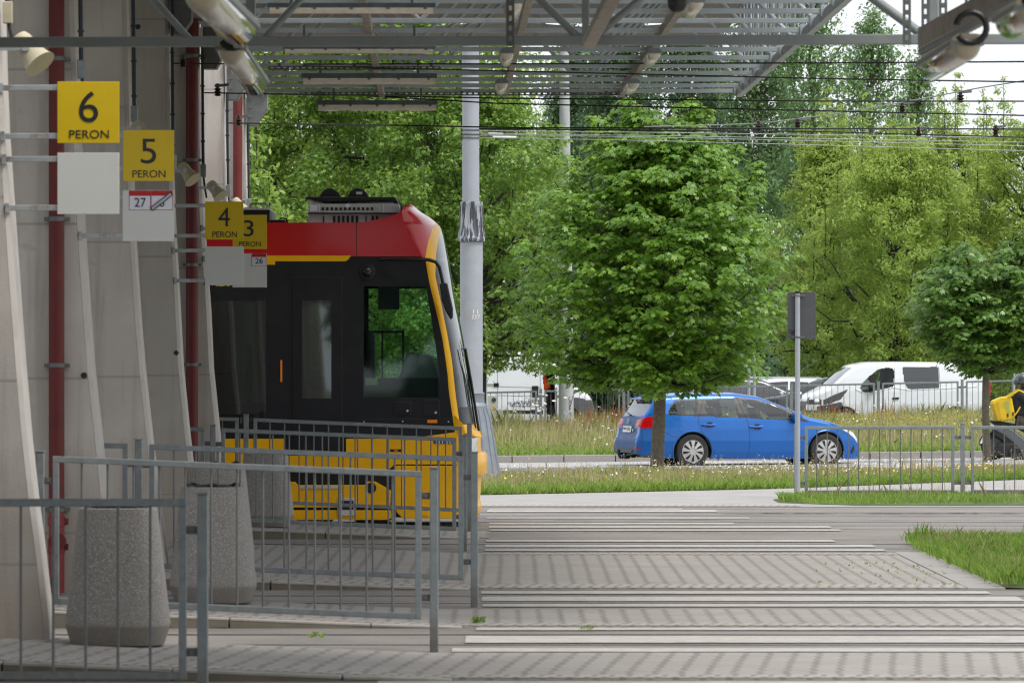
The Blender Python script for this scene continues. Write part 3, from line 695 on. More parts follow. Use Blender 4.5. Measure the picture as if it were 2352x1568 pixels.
# ================================================================ railings
def railing(D, X_posts, zf, htop, hbot, hpost, label, nb=14, group='grey platform railings', gap=.055, pw=.055, fw=.04, name='platform_railing', cap=True, both=True):
    root = thing(name, label, 'railing', (X_posts[0], D, zf(X_posts[0])), 0, group)
    for X in X_posts:
        z = zf(X); mb = MB(); mb.box(X - pw / 2, X + pw / 2, D - pw / 2, D + pw / 2, z - .1, z + hpost)
        po = mb.build('post', M['railing'], root, bevel=.006)
        if cap: mb = MB(); mb.box(X - pw / 2 - .004, X + pw / 2 + .004, D - pw / 2 - .004, D + pw / 2 + .004, z + hpost, z + hpost + .012); mb.build('post_cap', M['steel'], po, bevel=.003)
    for Xa, Xb in zip(X_posts, X_posts[1:]):
        a, b = min(Xa, Xb) + pw / 2 + gap, max(Xa, Xb) - pw / 2 - gap
        ta, tb = zf(a) + htop, zf(b) + htop; ba, bb = zf(a) + hbot, zf(b) + hbot; mb = MB(); h = fw / 2
        mb.hexa([(a, D - h, ta - fw), (a, D + h, ta - fw), (a, D + h, ta), (a, D - h, ta)], [(b, D - h, tb - fw), (b, D + h, tb - fw), (b, D + h, tb), (b, D - h, tb)])
        mb.hexa([(a + fw, D - h, ba), (a + fw, D + h, ba), (a + fw, D + h, ba + fw), (a + fw, D - h, ba + fw)], [(b - fw, D - h, bb), (b - fw, D + h, bb), (b - fw, D + h, bb + fw), (b - fw, D - h, bb + fw)])
        mb.box(a, a + fw, D - h + .001, D + h - .001, ba, ta - fw); mb.box(b - fw, b, D - h + .001, D + h - .001, bb, tb - fw)
        fr = mb.build('panel_frame', M['railing'], root, bevel=.004)
        for k in range(1, nb):
            X = lerp(a + fw / 2, b - fw / 2, k / nb); t = (X - a) / (b - a); rb = .0075
            MB().tube([(X, D, lerp(ba, bb, t) + fw * .9), (X, D, lerp(ta, tb, t) - fw * .9)], rb, 8).build('bar', M['steel_dark'], fr, 40)
        for X, s in ((a, -1), (b, 1)):
            t = (X - a) / (b - a)
            for zz in (lerp(ta, tb, t) - .16, lerp(ba, bb, t) + .14):
                x0, x1 = (X - gap, X) if s < 0 else (X, X + gap)
                lp = MB().box(x0 - .002, x1 + .002, D - .004, D + .004, zz - .022, zz + .022).build('link_plate', M['steel_dark'], root)
                if D < 60: MB().lathe([(.011, -.02), (.011, .02)], ((x0 + x1) / 2, D, zz), 10, axis='y').build('bolt', M['steel_dark'], lp)
    return root
railing(29.0, [-1.585, -4.11, -6.6], lambda X: .13, 1.04, .115, 1.06, 'nearest grey railing, cut by the lower left picture corner')
railing(36.7, [-.505, -3.06, -5.6], zr, 1.165, .205, 1.185, 'railing on the platform with the biggest bin, its end post left of the striped crossing')
railing(43.5, [-.29, -2.87, -5.4], zr, 1.155, .205, 1.18, 'railing whose end post stands at the edge of the tram front')
railing(56.6, [-.475, -2.99, -5.5], zr, 1.13, .20, 1.15, 'railing close in front of the tram, fourth from the near one')
railing(63.2, [-.475, -2.97, -5.45], zr, 1.17, .22, 1.20, 'farthest platform railing, touching the yellow tram skirt in view')
railing(79.0, [3.97, 6.29, 8.63, 10.97], lambda X: gz(X, 79.0) + .01, .985, .05, 1.01, 'grey railing on the green grass strip right of the crossing', 14, 'grey street railings', .085, .06, .045, 'street_railing')
fence_x = [-4.1, -1.47, .77, 3.0, 5.24, 7.5, 9.84, 12.09, 14.35, 16.6]
r_ = railing(152.0, fence_x, lambda X: .10 + .0225 * (X + 1.4) - .12, 1.16, .12, 1.19, 'long grey railing at the back of the meadow, before the vans', 13, 'grey street railings', .06, .075, .05, 'street_railing', True)

# ================================================================ small things on the paving
root = thing('fallen_leaf', 'dry orange leaf lying beside the nearest railing post', 'leaf', P(440, 1488, 34.6), 0)
c = Vector((PX(440, 34.6), 34.6, zr(PX(440, 34.6)) + .012)); mb = MB()
pts = [(-.05, 0, .0), (-.03, -.03, .012), (.0, -.02, .03), (.02, -.035, .012), (.055, -.01, .005), (.03, .02, .01), (.0, .03, .035), (-.03, .02, .01)]
mb.poly([c + Vector(p) for p in pts]); mb.build('blade', M['dry_leaf'], root)
def weed(x, y, n, h, label, seed):
    D = (CAMH) * F / (y - HOR); r = random.Random(seed); X = PX(x, D)
    V = []
    for _ in range(n):
        a = r.uniform(0, 6.28); l = h * r.uniform(.5, 1.1); w = l * .16; b = Vector((X + r.uniform(-.05, .05), D + r.uniform(-.05, .05), zr(X) + .004)); d = Vector((math.cos(a), math.sin(a), r.uniform(.25, 1.0))).normalized(); s = d.cross(Vector((0, 0, 1))).normalized()
        m = b + d * l * .55 + Vector((0, 0, .2 * l)); V.append([b, m - s * w, b + d * l, m + s * w])
    o = npmesh('weed', np.array(V), 4, M['grass_green']); tag(o, label, 'weed', 'weeds in the paving')
weed(727, 1478, 16, .075, 'small green weed on the platform edge near the second railing', 1)
weed(1100, 1431, 36, .07, 'green weed tuft where platform kerb meets the striped crossing', 2)
weed(1340, 1448, 14, .05, 'dark weed tuft on the white crossing stripe', 3)
# ================================================================ far canopy: purlins, lattice, roof
ZC, ZT = 4.75, 5.62
def cx(X, D): return X - .0135 * (D - 60)          # the roof stands very slightly turned against the tracks
can = thing('platform_canopy', 'grey steel lattice canopy over the far platforms, ending right of the mast', 'canopy', (0, 52, ZC))
PD = [42.4, 43.7, 45.0, 46.3, 47.6, 48.95, 50.35, 51.9, 53.3, 54.75, 56.1, 57.35, 58.6, 59.75]
BX = [-2.66, -1.38, -.08, 1.15, 2.40]
for k, D in enumerate(PD):
    mt = M['canopy'] if k % 3 else M['steel_dark'] if k < 6 else M['canopy']
    mb = MB(); mb.box(cx(-2.62, D), cx(2.36, D), D - .022, D + .022, ZC - .021, ZC + .021); mb.build('purlin', M['canopy'], can, bevel=.004)
    mb = MB()
    for X in (2.36,):
        x = cx(X, D); mb.box(x - .02, x + .10, D - .034, D - .027, ZC - .045, ZC + .05)
    mb.build('end_plate', M['canopy'], can)
    for zz in (-.02, .022): MB().lathe([(.011, -.012), (.011, 0)], (cx(2.40, D), D - .034, ZC + zz), 8, axis='y').build('bolt', M['steel_dark'], can)
for X in BX:
    mb = MB(); mb.bar((cx(X, 41.5), 41.5, ZC - .02), (cx(X, 59.8), 59.8, ZC - .02), .06, .085)
    mb.build('beam', M['canopy_brown'] if X != 2.40 else M['canopy'], can, bevel=.004)
# lattice planes above the purlins
for k, D in enumerate(PD):
    if k % 2: continue
    mb = MB(); x0, x1 = -2.6, 2.38; n = 3; zt = ZT
    mb.box(cx(x0, D), cx(x1, D), D - .02, D + .02, zt - .02, zt + .02)
    for i in range(n):
        a, b = lerp(x0, x1, i / n), lerp(x0, x1, (i + 1) / n); m = (a + b) / 2
        mb.tube([(cx(a, D), D, ZC), (cx(m, D), D, zt)], .02, 8); mb.tube([(cx(m, D), D, zt), (cx(b, D), D, ZC)], .02, 8)
    mb.build('lattice', M['canopy'], can, 40)
for X in BX[4:]:    # lattice along the depth
    mb = MB(); n = 14
    for i in range(n):
        d0, d1 = lerp(42, 59.7, i / n), lerp(42, 59.7, (i + 1) / n); m = (d0 + d1) / 2
        mb.tube([(cx(X, d0), d0, ZC), (cx(X, m), m, ZT)], .017, 8); mb.tube([(cx(X, m), m, ZT), (cx(X, d1), d1, ZC)], .017, 8)
        if X > 2: mb.tube([(cx(X, d1), d1, ZC), (cx(X, d1), d1, ZT)], .015, 8)
    mb.bar((cx(X, 42), 42, ZT), (cx(X, 59.7), 59.7, ZT), .04, .04)
    mb.build('lattice', M['canopy'], can, 40)
for (d0, d1) in ((38.5, 44.0), (44.2, 47.2), (47.4, 63.4), (63.95, 68.0)):
    mb = MB(); n = 60; x0, x1 = -14, 2.55
    for i in range(n):
        a, b = lerp(x0, x1, i / n), lerp(x0, x1, (i + 1) / n); z = lambda q: 5.70 + .03 * math.sin(q * 20)
        mb.poly([(cx(a, d0), d0, z(a)), (cx(b, d0), d0, z(b)), (cx(b, d1), d1, z(b)), (cx(a, d1), d1, z(a))])
    mb.build('roof_sheet', M['roof_under'], can)
# cable trays below the purlins
for (xa, xb, y, D, w) in ((618, 1010, 158, 53.9, 'upper dark perforated cable tray under the canopy'), (690, 1430, 217, 59.4, 'lower dark perforated cable tray, along the last purlin')):
    root = thing('cable_tray', w, 'cable tray', P(xa, y, D), 0, 'cable trays under the canopy')
    mb = MB(); z = PZ(y, D); x0, x1 = PX(xa, D), PX(xb, D)
    mb.box(x0, x1, D - .05, D + .05, z - .012, z - .008); mb.box(x0, x1, D - .052, D - .048, z - .012, z - .002); mb.box(x0, x1, D - .052, D - .048, z + .014, z + .022)
    n = int((x1 - x0) / .06)
    for i in range(n + 1): mb.box(lerp(x0, x1, i / n) - .012, lerp(x0, x1, i / n) + .012, D - .051, D - .049, z - .002, z + .014)
    mb.build('tray', M['steel_dark'], root)
    for t in (.06, .5, .95):
        X = lerp(x0, x1, t); mb = MB(); mb.box(X - .014, X + .014, D - .01, D + .01, z + .02, ZC - .02); mb.build('hanger', M['steel_dark'], root)
# tube lamps hung crosswise under the trays
def lamp_x(xa, xb, y0, y1, D, label):
    x0, x1 = PX(xa, D), PX(xb, D); zt, zb = PZ(y0, D), PZ(y1, D); h = zt - zb
    root = thing('tube_lamp', label, 'lamp', ((x0 + x1) / 2, D, zt), 0, 'crosswise tube lamps under the canopy')
    mb = MB(); mb.hexa([(x0, D - .07, zt - h * .48), (x0, D - .045, zt), (x0, D + .045, zt), (x0, D + .07, zt - h * .48)], [(x1, D - .07, zt - h * .48), (x1, D - .045, zt), (x1, D + .045, zt), (x1, D + .07, zt - h * .48)])
    mb.build('housing', M['steel'], root, bevel=.004)
    prof = [(-.068, zt - h * .46), (-.066, zb + .018), (-.045, zb), (.045, zb), (.066, zb + .018), (.068, zt - h * .46)]
    mb = MB(); mb.hexa([(x0 + .02, D + a, b) for a, b in prof], [(x1 - .02, D + a, b) for a, b in prof]); mb.build('diffuser', M['diffuser'], root, 40)
    for k in range(5):
        X = lerp(x0 + .08, x1 - .08, k / 4); mb = MB(); mb.box(X - .012, X + .012, D - .078, D - .069, zt - h * .62, zt - h * .34); mb.build('clip', M['steel_dark'], root)
    for X in (x0 + .18, x1 - .18):
        mb = MB(); mb.box(X - .01, X + .01, D - .008, D + .008, zt, ZC); mb.build('hanger', M['steel_dark'], root)
lamp_x(614, 1001, 8, 32, 42.9, 'tube lamp at the very top of the picture, highest of the row')
lamp_x(650, 1000, 106, 123, 48.2, 'tube lamp half behind the front beam, second of the row')
lamp_x(692, 1004, 169, 194, 53.6, 'tube lamp third in the row, above the last purlin')
lamp_x(727, 1006, 231, 254, 59.2, 'lowest tube lamp, hanging clear against bright leaves')
def lamp_y(x, y, D, L, dia, label, tilt=None, near_bigger=False):
    """short view of a lamp that runs away from the viewer"""
    c = P(x, y, D); r = dia / 2
    root = thing('bulkhead_lamp', label, 'lamp', c, 0, 'lengthwise lamps under the canopies')
    d = Vector(tilt) if tilt else Vector((-.0135, 1, 0)); d.normalize(); sx = Vector((1, 0, 0)); up = sx.cross(d).normalized()
    if up.z < 0: up = -up
    def ring(t, prof): return [c + d * t + sx * a + up * b for a, b in prof]
    top = [(-r, 0), (-r * .95, r * .35), (-r * .55, r * .62), (r * .55, r * .62), (r * .95, r * .35), (r, 0)]
    MB().hexa(ring(0, top), ring(L, top)).build('housing', M['cream'] if dia > .13 else M['steel'], root, 30)
    n = 14; prof = [(r * .94 * math.cos(a), -r * 1.05 * math.sin(a)) for a in [math.pi * k / n for k in range(n + 1)]]
    mb = MB(); rings = []
    for t, k in ((.0, .15), (.012, .55), (.04, .86), (.09, 1.0), (L - .09, 1), (L - .04, .86), (L - .012, .55), (L, .15)):
        rings.append([c + d * t + sx * a * (k * .3 + .7) + up * b * k for a, b in prof])
    i0 = len(mb.v); m = len(prof)
    for rg in rings: mb.v += rg
    for i in range(len(rings) - 1):
        for j in range(m - 1): mb.f.append([i0 + i * m + j, i0 + i * m + j + 1, i0 + (i + 1) * m + j + 1, i0 + (i + 1) * m + j])
    mb.build('diffuser', M['lamp_cover'] if dia > .13 else M['diffuser'], root, 50)
    mb = MB(); mb.hexa(ring(-.004, [(-r * 1.06, -.008), (-r * 1.06, .012), (r * 1.06, .012), (r * 1.06, -.008)]), ring(L + .004, [(-r * 1.06, -.008), (-r * 1.06, .012), (r * 1.06, .012), (r * 1.06, -.008)]))
    mb.build('rim', M['steel'], root)
    if dia > .13:
        MB().tube([c + d * .06 - up * r * .3 + sx * r * .2, c + d * (L - .06) - up * r * .3 + sx * r * .2], r * .2, 10).build('tube', M['diffuser'], root, 40)
        mb = MB(); mb.hexa(ring(.08, [(-r * .75, -.004), (-r * .75, -.001), (r * .75, -.001), (r * .75, -.004)]), ring(L - .08, [(-r * .75, -.004), (-r * .75, -.001), (r * .75, -.001), (r * .75, -.004)])); mb.build('reflector', M['cream'], root)
        mb = MB(); mb.hexa(ring(.16, [(-r * .35, -.07), (-r * .35, -.03), (-r * .1, -.03), (-r * .1, -.07)]), ring(L * .8, [(-r * .35, -.07), (-r * .35, -.03), (-r * .1, -.03), (-r * .1, -.07)])); mb.build('ballast', M['orange_lens'], root)
    return root, c, d, up, r
for (x, y, D, lb) in ((1153, 190, 54.5, 'small lamp end under the middle beam, right of the third tube lamp'), (1165, 121, 49.2, 'small lamp end just below the front beam, above the mast'), (1182, 6, 42.6, 'small lamp end at the top edge, above the mast'),
        (1455, 190, 54.5, 'small cream lamp above the big tree top'), (1503, 121, 49.2, 'small cream lamp under the front beam, right of the brown cross beam'), (1600, 4, 42.6, 'cream lamp at the top edge, beside the black dome camera')):
    lamp_y(x, y, D, 1.2, .125, lb)
root = thing('dome_camera', 'black round dome camera hanging at the top edge', 'camera', P(1555, 0, 42.5), 0)
c = P(1555, 8, 42.5); MB().lathe([(.001, -.072)] + [(.072 * math.sin(a), -.072 * math.cos(a)) for a in [math.pi * .08 * k for k in range(1, 8)]] + [(.074, .02), (.05, .05)], c, 28).build('dome', M['black'], root, 50)
MB().tube([c + Vector((0, 0, .04)), c + Vector((0, 0, .25))], .02, 10).build('stem', M['canopy'], root, 40)

# ================================================================ near canopy truss
nt_ = thing('canopy_truss', 'blurred grey steel truss crossing the whole top of the picture', 'roof truss', (0, 34, 3.75))
D = 34.0
mb = MB(); a, b = P(-60, 98, D), P(2420, 90, D); mb.bar(a, b, .06, .061); mb.build('bottom_chord', M['canopy_near'], nt_, bevel=.006)
mb = MB(); mb.bar(a + Vector((0, 0, .95)), b + Vector((0, 0, .95)), .06, .06); mb.build('top_chord', M['canopy_near'], nt_)
def strut(pts, w, mat='canopy_near', nm='strut', dd=0):
    MB().tube([P(x, y, D + dd) for x, y in pts], w * D / F / 2, 10).build(nm, M[mat], nt_, 40)
for pts, w in (([(600, 96), (745, -60)], 17), ([(1330, 88), (1158, -80)], 18), ([(1362, 88), (1540, -60)], 18), ([(2135, 92), (1900, -80)], 22), ([(2165, 90), (2420, -60)], 20), ([(440, 96), (300, -60)], 16)): strut(pts, w)
for x, w in ((576, 22), (1345, 17), (2142, 26)):
    mb = MB(); q = w * D / F / 2; p0, p1 = P(x, 86, D), P(x, -200, D); mb.box(p0.x - q, p0.x + q, D - .03, D + .03, p0.z, p1.z); mb.build('upright', M['canopy_near'], nt_, bevel=.005)
for x, y1, dd in ((1172, 106, -.2), (2083, 104, -.3), (2126, 92, -1.0), (2166, 66, -1.0), (2226, 48, -2)):   # perforated hangers
    q = 9.5 * D / F; p0 = P(x, y1, D + dd); mb = MB(); z = p0.z
    mb.box(p0.x - q, p0.x - q * .35, D + dd, D + dd + .006, z, z + 1.3); mb.box(p0.x + q * .35, p0.x + q, D + dd, D + dd + .006, z, z + 1.3)
    for k in range(22): mb.box(p0.x - q * .36, p0.x + q * .36, D + dd, D + dd + .006, z + k * .06, z + k * .06 + .03)
    mb.build('perforated_hanger', M['steel_dark'], nt_)
for (p, q, w, h, m, nm) in ((P(1352, 100, 33.6), P(1440, -70, 26), .075, .05, 'canopy_brown', 'cross_beam'), (P(598, 200, 36), P(470, -60, 22), .05, .05, 'canopy_brown', 'cross_beam'),
        (P(2128, 88, 32.5), P(2420, -62, 26), .10, .12, 'canopy_brown', 'cross_beam')):
    MB().bar(p, q, w, h).build(nm, M[m], nt_, bevel=.004)
for (p, q) in ((P(2114, 118, 31), P(2420, -42, 25.5)), (P(2118, 124, 31), P(2420, -34, 25.5))):   # ribbed hoses
    n = 70; pts = [p.lerp(q, i / n) for i in range(n + 1)]; MB().tube(pts, [(.020 if i % 2 else .0165) for i in range(n + 1)], 10).build('ribbed_hose', M['steel'], nt_, 20)
mb = MB(); n = 40
for i in range(n):
    a_, b_ = lerp(-14, 2.4, i / n), lerp(-14, 2.4, (i + 1) / n); z = 4.85
    mb.poly([(a_, 14, z), (b_, 14, z), (b_, 34.6, z), (a_, 34.6, z)])
mb.build('roof_sheet', M['roof_under'], nt_)
def big_lamp(p, q, dia, label):
    d = q - p; L = d.length; r = dia / 2
    x = p.x / p.y * F + CX; y = HOR - (p.z - CAMH) / p.y * F
    root, c, dd, up, r = lamp_y(x, y, p.y, L, dia, label, tilt=d)
    a = c - dd * .02 + up * r * .2
    pts = [a + Vector((r * .3, 0, 0)) + Vector((math.cos(t) * r * .95 - r * .1, -.02, math.sin(t) * r * .95 + r * .75)) for t in [(-2.6 + k * .35) for k in range(17)]]
    MB().tube(pts, .016, 10).build('cable', M['black'], root, 40)
big_lamp(P(462, -22, 21.5), P(552, 62, 23.2), .155, 'big blurred lamp at the top, upper of two left of the bright leaves')
big_lamp(P(530, 112, 29), P(586, 190, 31.2), .150, 'blurred lamp below another, its tip at the last steel consoles')
big_lamp(P(2222, 100, 26.5), P(2138, 152, 28.6), .150, 'large cream lamp hanging before the white sky at top right')
big_lamp(P(2375, 18, 23), P(2320, 50, 24.5), .15, 'lamp cut by the top right picture corner')

# ================================================================ overhead wires
def wire(pts, label, r=.009, mat='wire', grp='overhead tram wires', ins=()):
    root = thing('overhead_wire', label, 'wire', P(*pts[0]), 0, grp)
    V = []
    for a, b in zip(pts, pts[1:]):
        for k in range(8): V.append(P(*[lerp(a[i], b[i], k / 8) for i in range(3)]))
    V.append(P(*pts[-1])); MB().tube(V, r, 6).build('cable', M[mat], root, 40)
    for (x, y, D, k) in ins:
        p = P(x, y, D); s = 1.3 * k * D / F
        MB().lathe([(s * .35, -s * 1.3), (s * .75, -s * 1.1), (s * .4, -s * .8), (s * .8, -s * .5), (s * .4, -s * .2), (s * .8, s * .1), (s * .35, s * .3), (s * .4, s * 1.1), (s * .2, s * 1.2)], p, 14).build('insulator', M['insul'], root, 40)
        MB().bar(p + Vector((-s * .6, 0, s * .7)), p + Vector((s * 2.2, 0, s * .95)), s * .5, s * .55).build('clamp', M['steel_dark'], root)
wire([(398, 146, 55.7), (590, 148, 55.3), (1206, 147, 52), (1895, 145, 48), (2500, 141, 45)], 'topmost black wire, starting from the fourth fin', .007, ins=((420, 140, 55.5, 9),))
wire([(590, 149.5, 55.3), (1206, 164.5, 52), (1895, 181, 48), (2500, 191, 45)], 'black wire branching off just under the topmost one', .0065)
wire([(470, 213.5, 62.2), (850, 220, 60), (1148, 226, 59.5), (1895, 232.5, 58), (2500, 233, 57)], 'level black wire starting at the 4 sign fin', .0075, ins=((500, 206, 61.9, 9),))
wire([(850, 221, 60), (1148, 238, 59.5), (1895, 255, 58), (2500, 269, 57)], 'black wire sinking towards the right edge below the level one', .0075)
wire([(525, 283, 69.8), (900, 288, 66.4), (1206, 294, 66.4), (2500, 297, 66.4)], 'lower long black wire crossing the mast, above the tram', .009, ins=((548, 277, 69.6, 8), (2110, 302, 66.4, 7), (2287, 300, 66.4, 8)))
wire([(1100, 296, 66.4), (1500, 300, 66.4), (1895, 303, 66.4), (2500, 320, 66.4)], 'black wire just under the lower long one, sagging right', .0075)
for k, (ya, yb) in enumerate(((300.5, 319), (307, 330), (309, 339), (316, 351))):
    root_l = ('uppermost grey guy wire from the mast to the right edge', 'second grey guy wire from the mast, with white insulator rod', 'third grey guy wire fixed to the mast', 'lowest grey guy wire from the mast, with long white rod')[k]
    wire([(1104, ya, 92), (1500, lerp(ya, yb, .22), 92), (1900, lerp(ya, yb, .52), 93), (2500, yb, 94)], root_l, .006, 'wire_grey', 'grey guy wires from the mast')
wire([(1480, 291.5, 80), (1660, 287, 78), (1757, 283, 77), (1900, 264, 75), (2060, 238, 72), (2250, 202, 69), (2500, 162, 66)], 'thin slanting wire with insulators, rising to the right edge', .008, 'wire_grey', None, ((1742, 291, 77, 9), (1832, 283, 76, 9), (2072, 246, 72, 9), (2206, 221, 70, 9)))

# ================================================================ masts and poles
def mast():
    D = 92.5; s = D / F; X = PX(1083, D)
    root = thing('tram_mast', 'tall grey blue mast with flared cast foot beside the tram front', 'mast', (X, D, 0))
    MB().tube([(X, D, PZ(905, D)), (X, D, PZ(553, D))], 26 * s, 32).build('lower_pole', M['pole_blue'], root, 40)
    MB().tube([(X - .01, D, PZ(470, D)), (X - .02, D, PZ(-120, D))], [19.6 * s, 18.8 * s], 32).build('upper_pole', M['pole_blue'], root, 40)
    MB().lathe([(26 * s, PZ(556, D)), (31.5 * s, PZ(554, D)), (31.5 * s, PZ(547, D)), (29 * s, PZ(543, D)), (26 * s, PZ(515, D)), (25 * s, PZ(475, D)), (26.5 * s, PZ(472, D)), (26.5 * s, PZ(464, D)), (20 * s, PZ(463, D))], (X, D, 0), 32).build('collar', M['peel'], root, 30)
    mb = MB()
    for k in range(12):
        a = k * math.pi / 6; mb.tube([(X + math.cos(a) * 30 * s, D + math.sin(a) * 30 * s, PZ(545, D)), (X + math.cos(a) * 26 * s, D + math.sin(a) * 26 * s, PZ(515, D)), (X + math.cos(a) * 25.3 * s, D + math.sin(a) * 25.3 * s, PZ(476, D))], 1.6 * s, 6)
    mb.build('collar_rib', M['peel'], root, 40)
    MB().lathe([(66 * s, -.06), (64 * s, PZ(1080, D)), (52 * s, PZ(1010, D)), (43 * s, PZ(960, D)), (36 * s, PZ(938, D)), (36.5 * s, PZ(932, D)), (30 * s, PZ(924, D)), (29.5 * s, PZ(908, D)), (31 * s, PZ(903, D)), (26 * s, PZ(899, D))], (X, D, 0), 40).build('cast_foot', M['foot'], root, 30)
    mb = MB()
    for k in range(16):
        a = k * math.pi / 8 + .1; mb.tube([(X + math.cos(a) * r * s, D + math.sin(a) * r * s, PZ(y, D)) for r, y in ((64, 1082), (52, 1010), (43.5, 960), (36.5, 938))], 2.2 * s, 6)
    mb.build('foot_rib', M['foot'], root, 40)
    for y in (299, 309, 317):
        MB().lathe([(20.5 * s, PZ(y + 2, D)), (21.5 * s, PZ(y + 1, D)), (21.5 * s, PZ(y - 1, D)), (20.5 * s, PZ(y - 2, D))], (X - .015, D, 0), 24).build('clamp_band', M['steel_dark'], root, 40)
        mb = MB(); p = P(1061, y, D); mb.box(p.x - 3 * s, p.x + 3 * s, D - .05, D + .05, p.z - 3 * s, p.z + 3 * s); mb.build('clamp_lug', M['insul'], root)
    for (xa, xb, y) in ((1122, 1156, 308), (1132, 1186, 315)):
        MB().tube([P(1102, y - 1, D - .02), P(xa, y, D - .02)], 1.6 * s, 8).build('tie_rod', M['insul'], root, 40)
        MB().tube([P(xa, y, D - .02), P(xb, y + 1, D - .02)], 3.2 * s, 10).build('insulator_rod', M['sign_white'], root, 40)
    for t, y, w in (('11', 716, 11), ('337', 728, 19)):
        x = 1093; dx = (x - 1083) * s; yy = D - math.sqrt((26 * s) ** 2 - dx ** 2) - .03
        text('number', t, (X + dx * .98, yy - .03, PZ(y, D)), w * s, 9.5 * s, M['white'], root)
mast()
D = 149.0; s = D / F; X = PX(1300, D)
root = thing('tram_mast', 'pale concrete mast with a scribble, behind the big tree', 'mast', (X, D, .02))
MB().tube([(X, D, -.1), (X, D, PZ(750, D)), (X - .05, D, PZ(60, D))], [18 * s, 16 * s, 10 * s], 24).build('shaft', M['pole_conc'], root, 40)
mb = MB(); r_ = random.Random(4); yy = D - 17.6 * s - .01
pts = [(1309, 910), (1305, 916), (1311, 921), (1304, 926), (1310, 930), (1303, 938), (1312, 936), (1308, 944), (1314, 950), (1304, 948), (1312, 926), (1316, 908)]
MB().tube([(PX(x, D), yy + .03, PZ(y, D)) for x, y in pts], .008, 6).build('scribble', M['ink'], root, 40)
for (x, y0, D, r, lb) in ((1720, 838, 156.0, .042, 'left of two thin grey posts behind the blue car'), (1732.5, 838, 156.4, .042, 'right of two thin grey posts behind the blue car'), (1116, 822, 151.0, .035, 'thin grey post before the left van, beside the mast'), (2328, 830, 156, .045, 'thin grey post behind the rider helmet')):
    root = thing('sign_post', lb, 'post', (PX(x, D), D, 0), 0, 'thin posts by the far road')
    MB().tube([(PX(x, D), D, 0), (PX(x, D), D, PZ(y0 - 60, D))], r, 12).build('pole', M['pole_blue'], root, 40)
    mb = MB(); mb.lathe([(r * 1.4, 0), (r * 1.4, .08), (r, .1)], (PX(x, D), D, .0), 12); mb.build('foot', M['steel_dark'], root, 40)
D = 78.6; s = D / F; X = PX(1832, D)
root = thing('road_sign', 'dark grey road sign seen from behind on a grey post', 'road sign', (X, D, .05))
MB().tube([(X, D, 0), (X, D, PZ(671, D))], 5.8 * s, 16).build('pole', M['pole_blue'], root, 40)
mb = MB(); mb.lathe([(6.2 * s, 0), (6.2 * s, .03), (2 * s, .035)], (X, D, PZ(674, D)), 16); mb.build('pole_cap', M['black'], root, 40)
x0, x1, z0, z1 = PX(1810, D), PX(1873, D), PZ(778, D), PZ(672, D); rr = .022
pl = []
for (cx_, cz_, a0) in ((x1 - rr, z1 - rr, 0), (x0 + rr, z1 - rr, 90), (x0 + rr, z0 + rr, 180), (x1 - rr, z0 + rr, 270)):
    for k in range(6): a = R(a0 + k * 18); pl.append((cx_ + rr * math.cos(a), cz_ + rr * math.sin(a)))
MB().plate(pl, D + .042, D + .052).build('plate', M['grey_trim'], root, bevel=.002)
mb = MB(); n = len(pl)
mb.tube([(x, D + .045, z) for x, z in pl + [pl[0]]], .006, 6); mb.build('rolled_edge', M['grey_trim'], root, 40)
for y in (679, 774):
    mb = MB(); mb.box(X - .075, X + .10, D + .028, D + .042, PZ(y, D) - .014, PZ(y, D) + .014); mb.lathe([(6.8 * s, -.012), (6.8 * s, .012)], (X, D, PZ(y, D)), 14); mb.build('clamp', M['steel_dark'], root)
MB().tube([(PX(x, D), D + .038, PZ(y, D)) for x, y in ((1813, 756), (1816, 766), (1818, 757), (1820, 767), (1822, 758), (1825, 759), (1818, 768), (1826, 762))], .004, 6).build('scribble', M['ink'], root, 40)
# pale cabinet by the far fence
D = 150.6; root = thing('utility_cabinet', 'pale grey utility cabinet with round lock and yellow warning triangle, in the weeds', 'cabinet', (PX(1133, D), D, .05))
mb = MB(); mb.box(PX(1120, D), PX(1142, D), D - .1, D + .12, .02, PZ(908, D)); mb.build('body', M['sign_white'], root, bevel=.01)
MB().lathe([(.055, -.02), (.06, -.005), (.06, 0)], (PX(1134.5, D), D - .1, PZ(918, D)), 16, axis='y').build('lock', M['grey_trim'], root, 40)
MB().plate([(PX(1130, D), PZ(941, D)), (PX(1139, D), PZ(941, D)), (PX(1134.5, D), PZ(932, D))], D - .106, D - .101).build('warning_sticker', M['sign_yellow'], root)
mb = MB(); mb.box(PX(1143, D), PX(1155, D), D - .06, D + .12, .02, PZ(939, D)); mb.build('side_box', M['sign_white'], root, bevel=.01)
# ================================================================ tram
TD = 65.2; TW = 2.35; TS = TD / F; TY1 = TD + TW
def tx(x): return PX(x, TD)
def tz(y): return PZ(y, TD)
tram = thing('tram', 'red, yellow and black tram standing at the platforms', 'tram', (tx(900), TD + TW / 2, 0))
XL = -13.0    # left end, out of sight behind the fins
def rect(x0, y0, x1, y1): return [(tx(x0) if x0 is not None else XL, tz(y1)), (tx(x1), tz(y1)), (tx(x1), tz(y0)), (tx(x0) if x0 is not None else XL, tz(y0))]
def pp(pts): return [(tx(x) if x is not None else XL, tz(y)) for x, y in pts]
def side(name, pts, mat, proud=0.0, th=.03, both=True, parent=tram, bevel=0.0, label=None):
    o = MB().plate(pp(pts), TD - proud, TD - proud + th).build(name, M[mat], parent, bevel=bevel, label=label)
    if both: MB().plate(pp(pts), TY1 + proud - th, TY1 + proud).build(name, M[mat], parent, bevel=bevel)
    return o
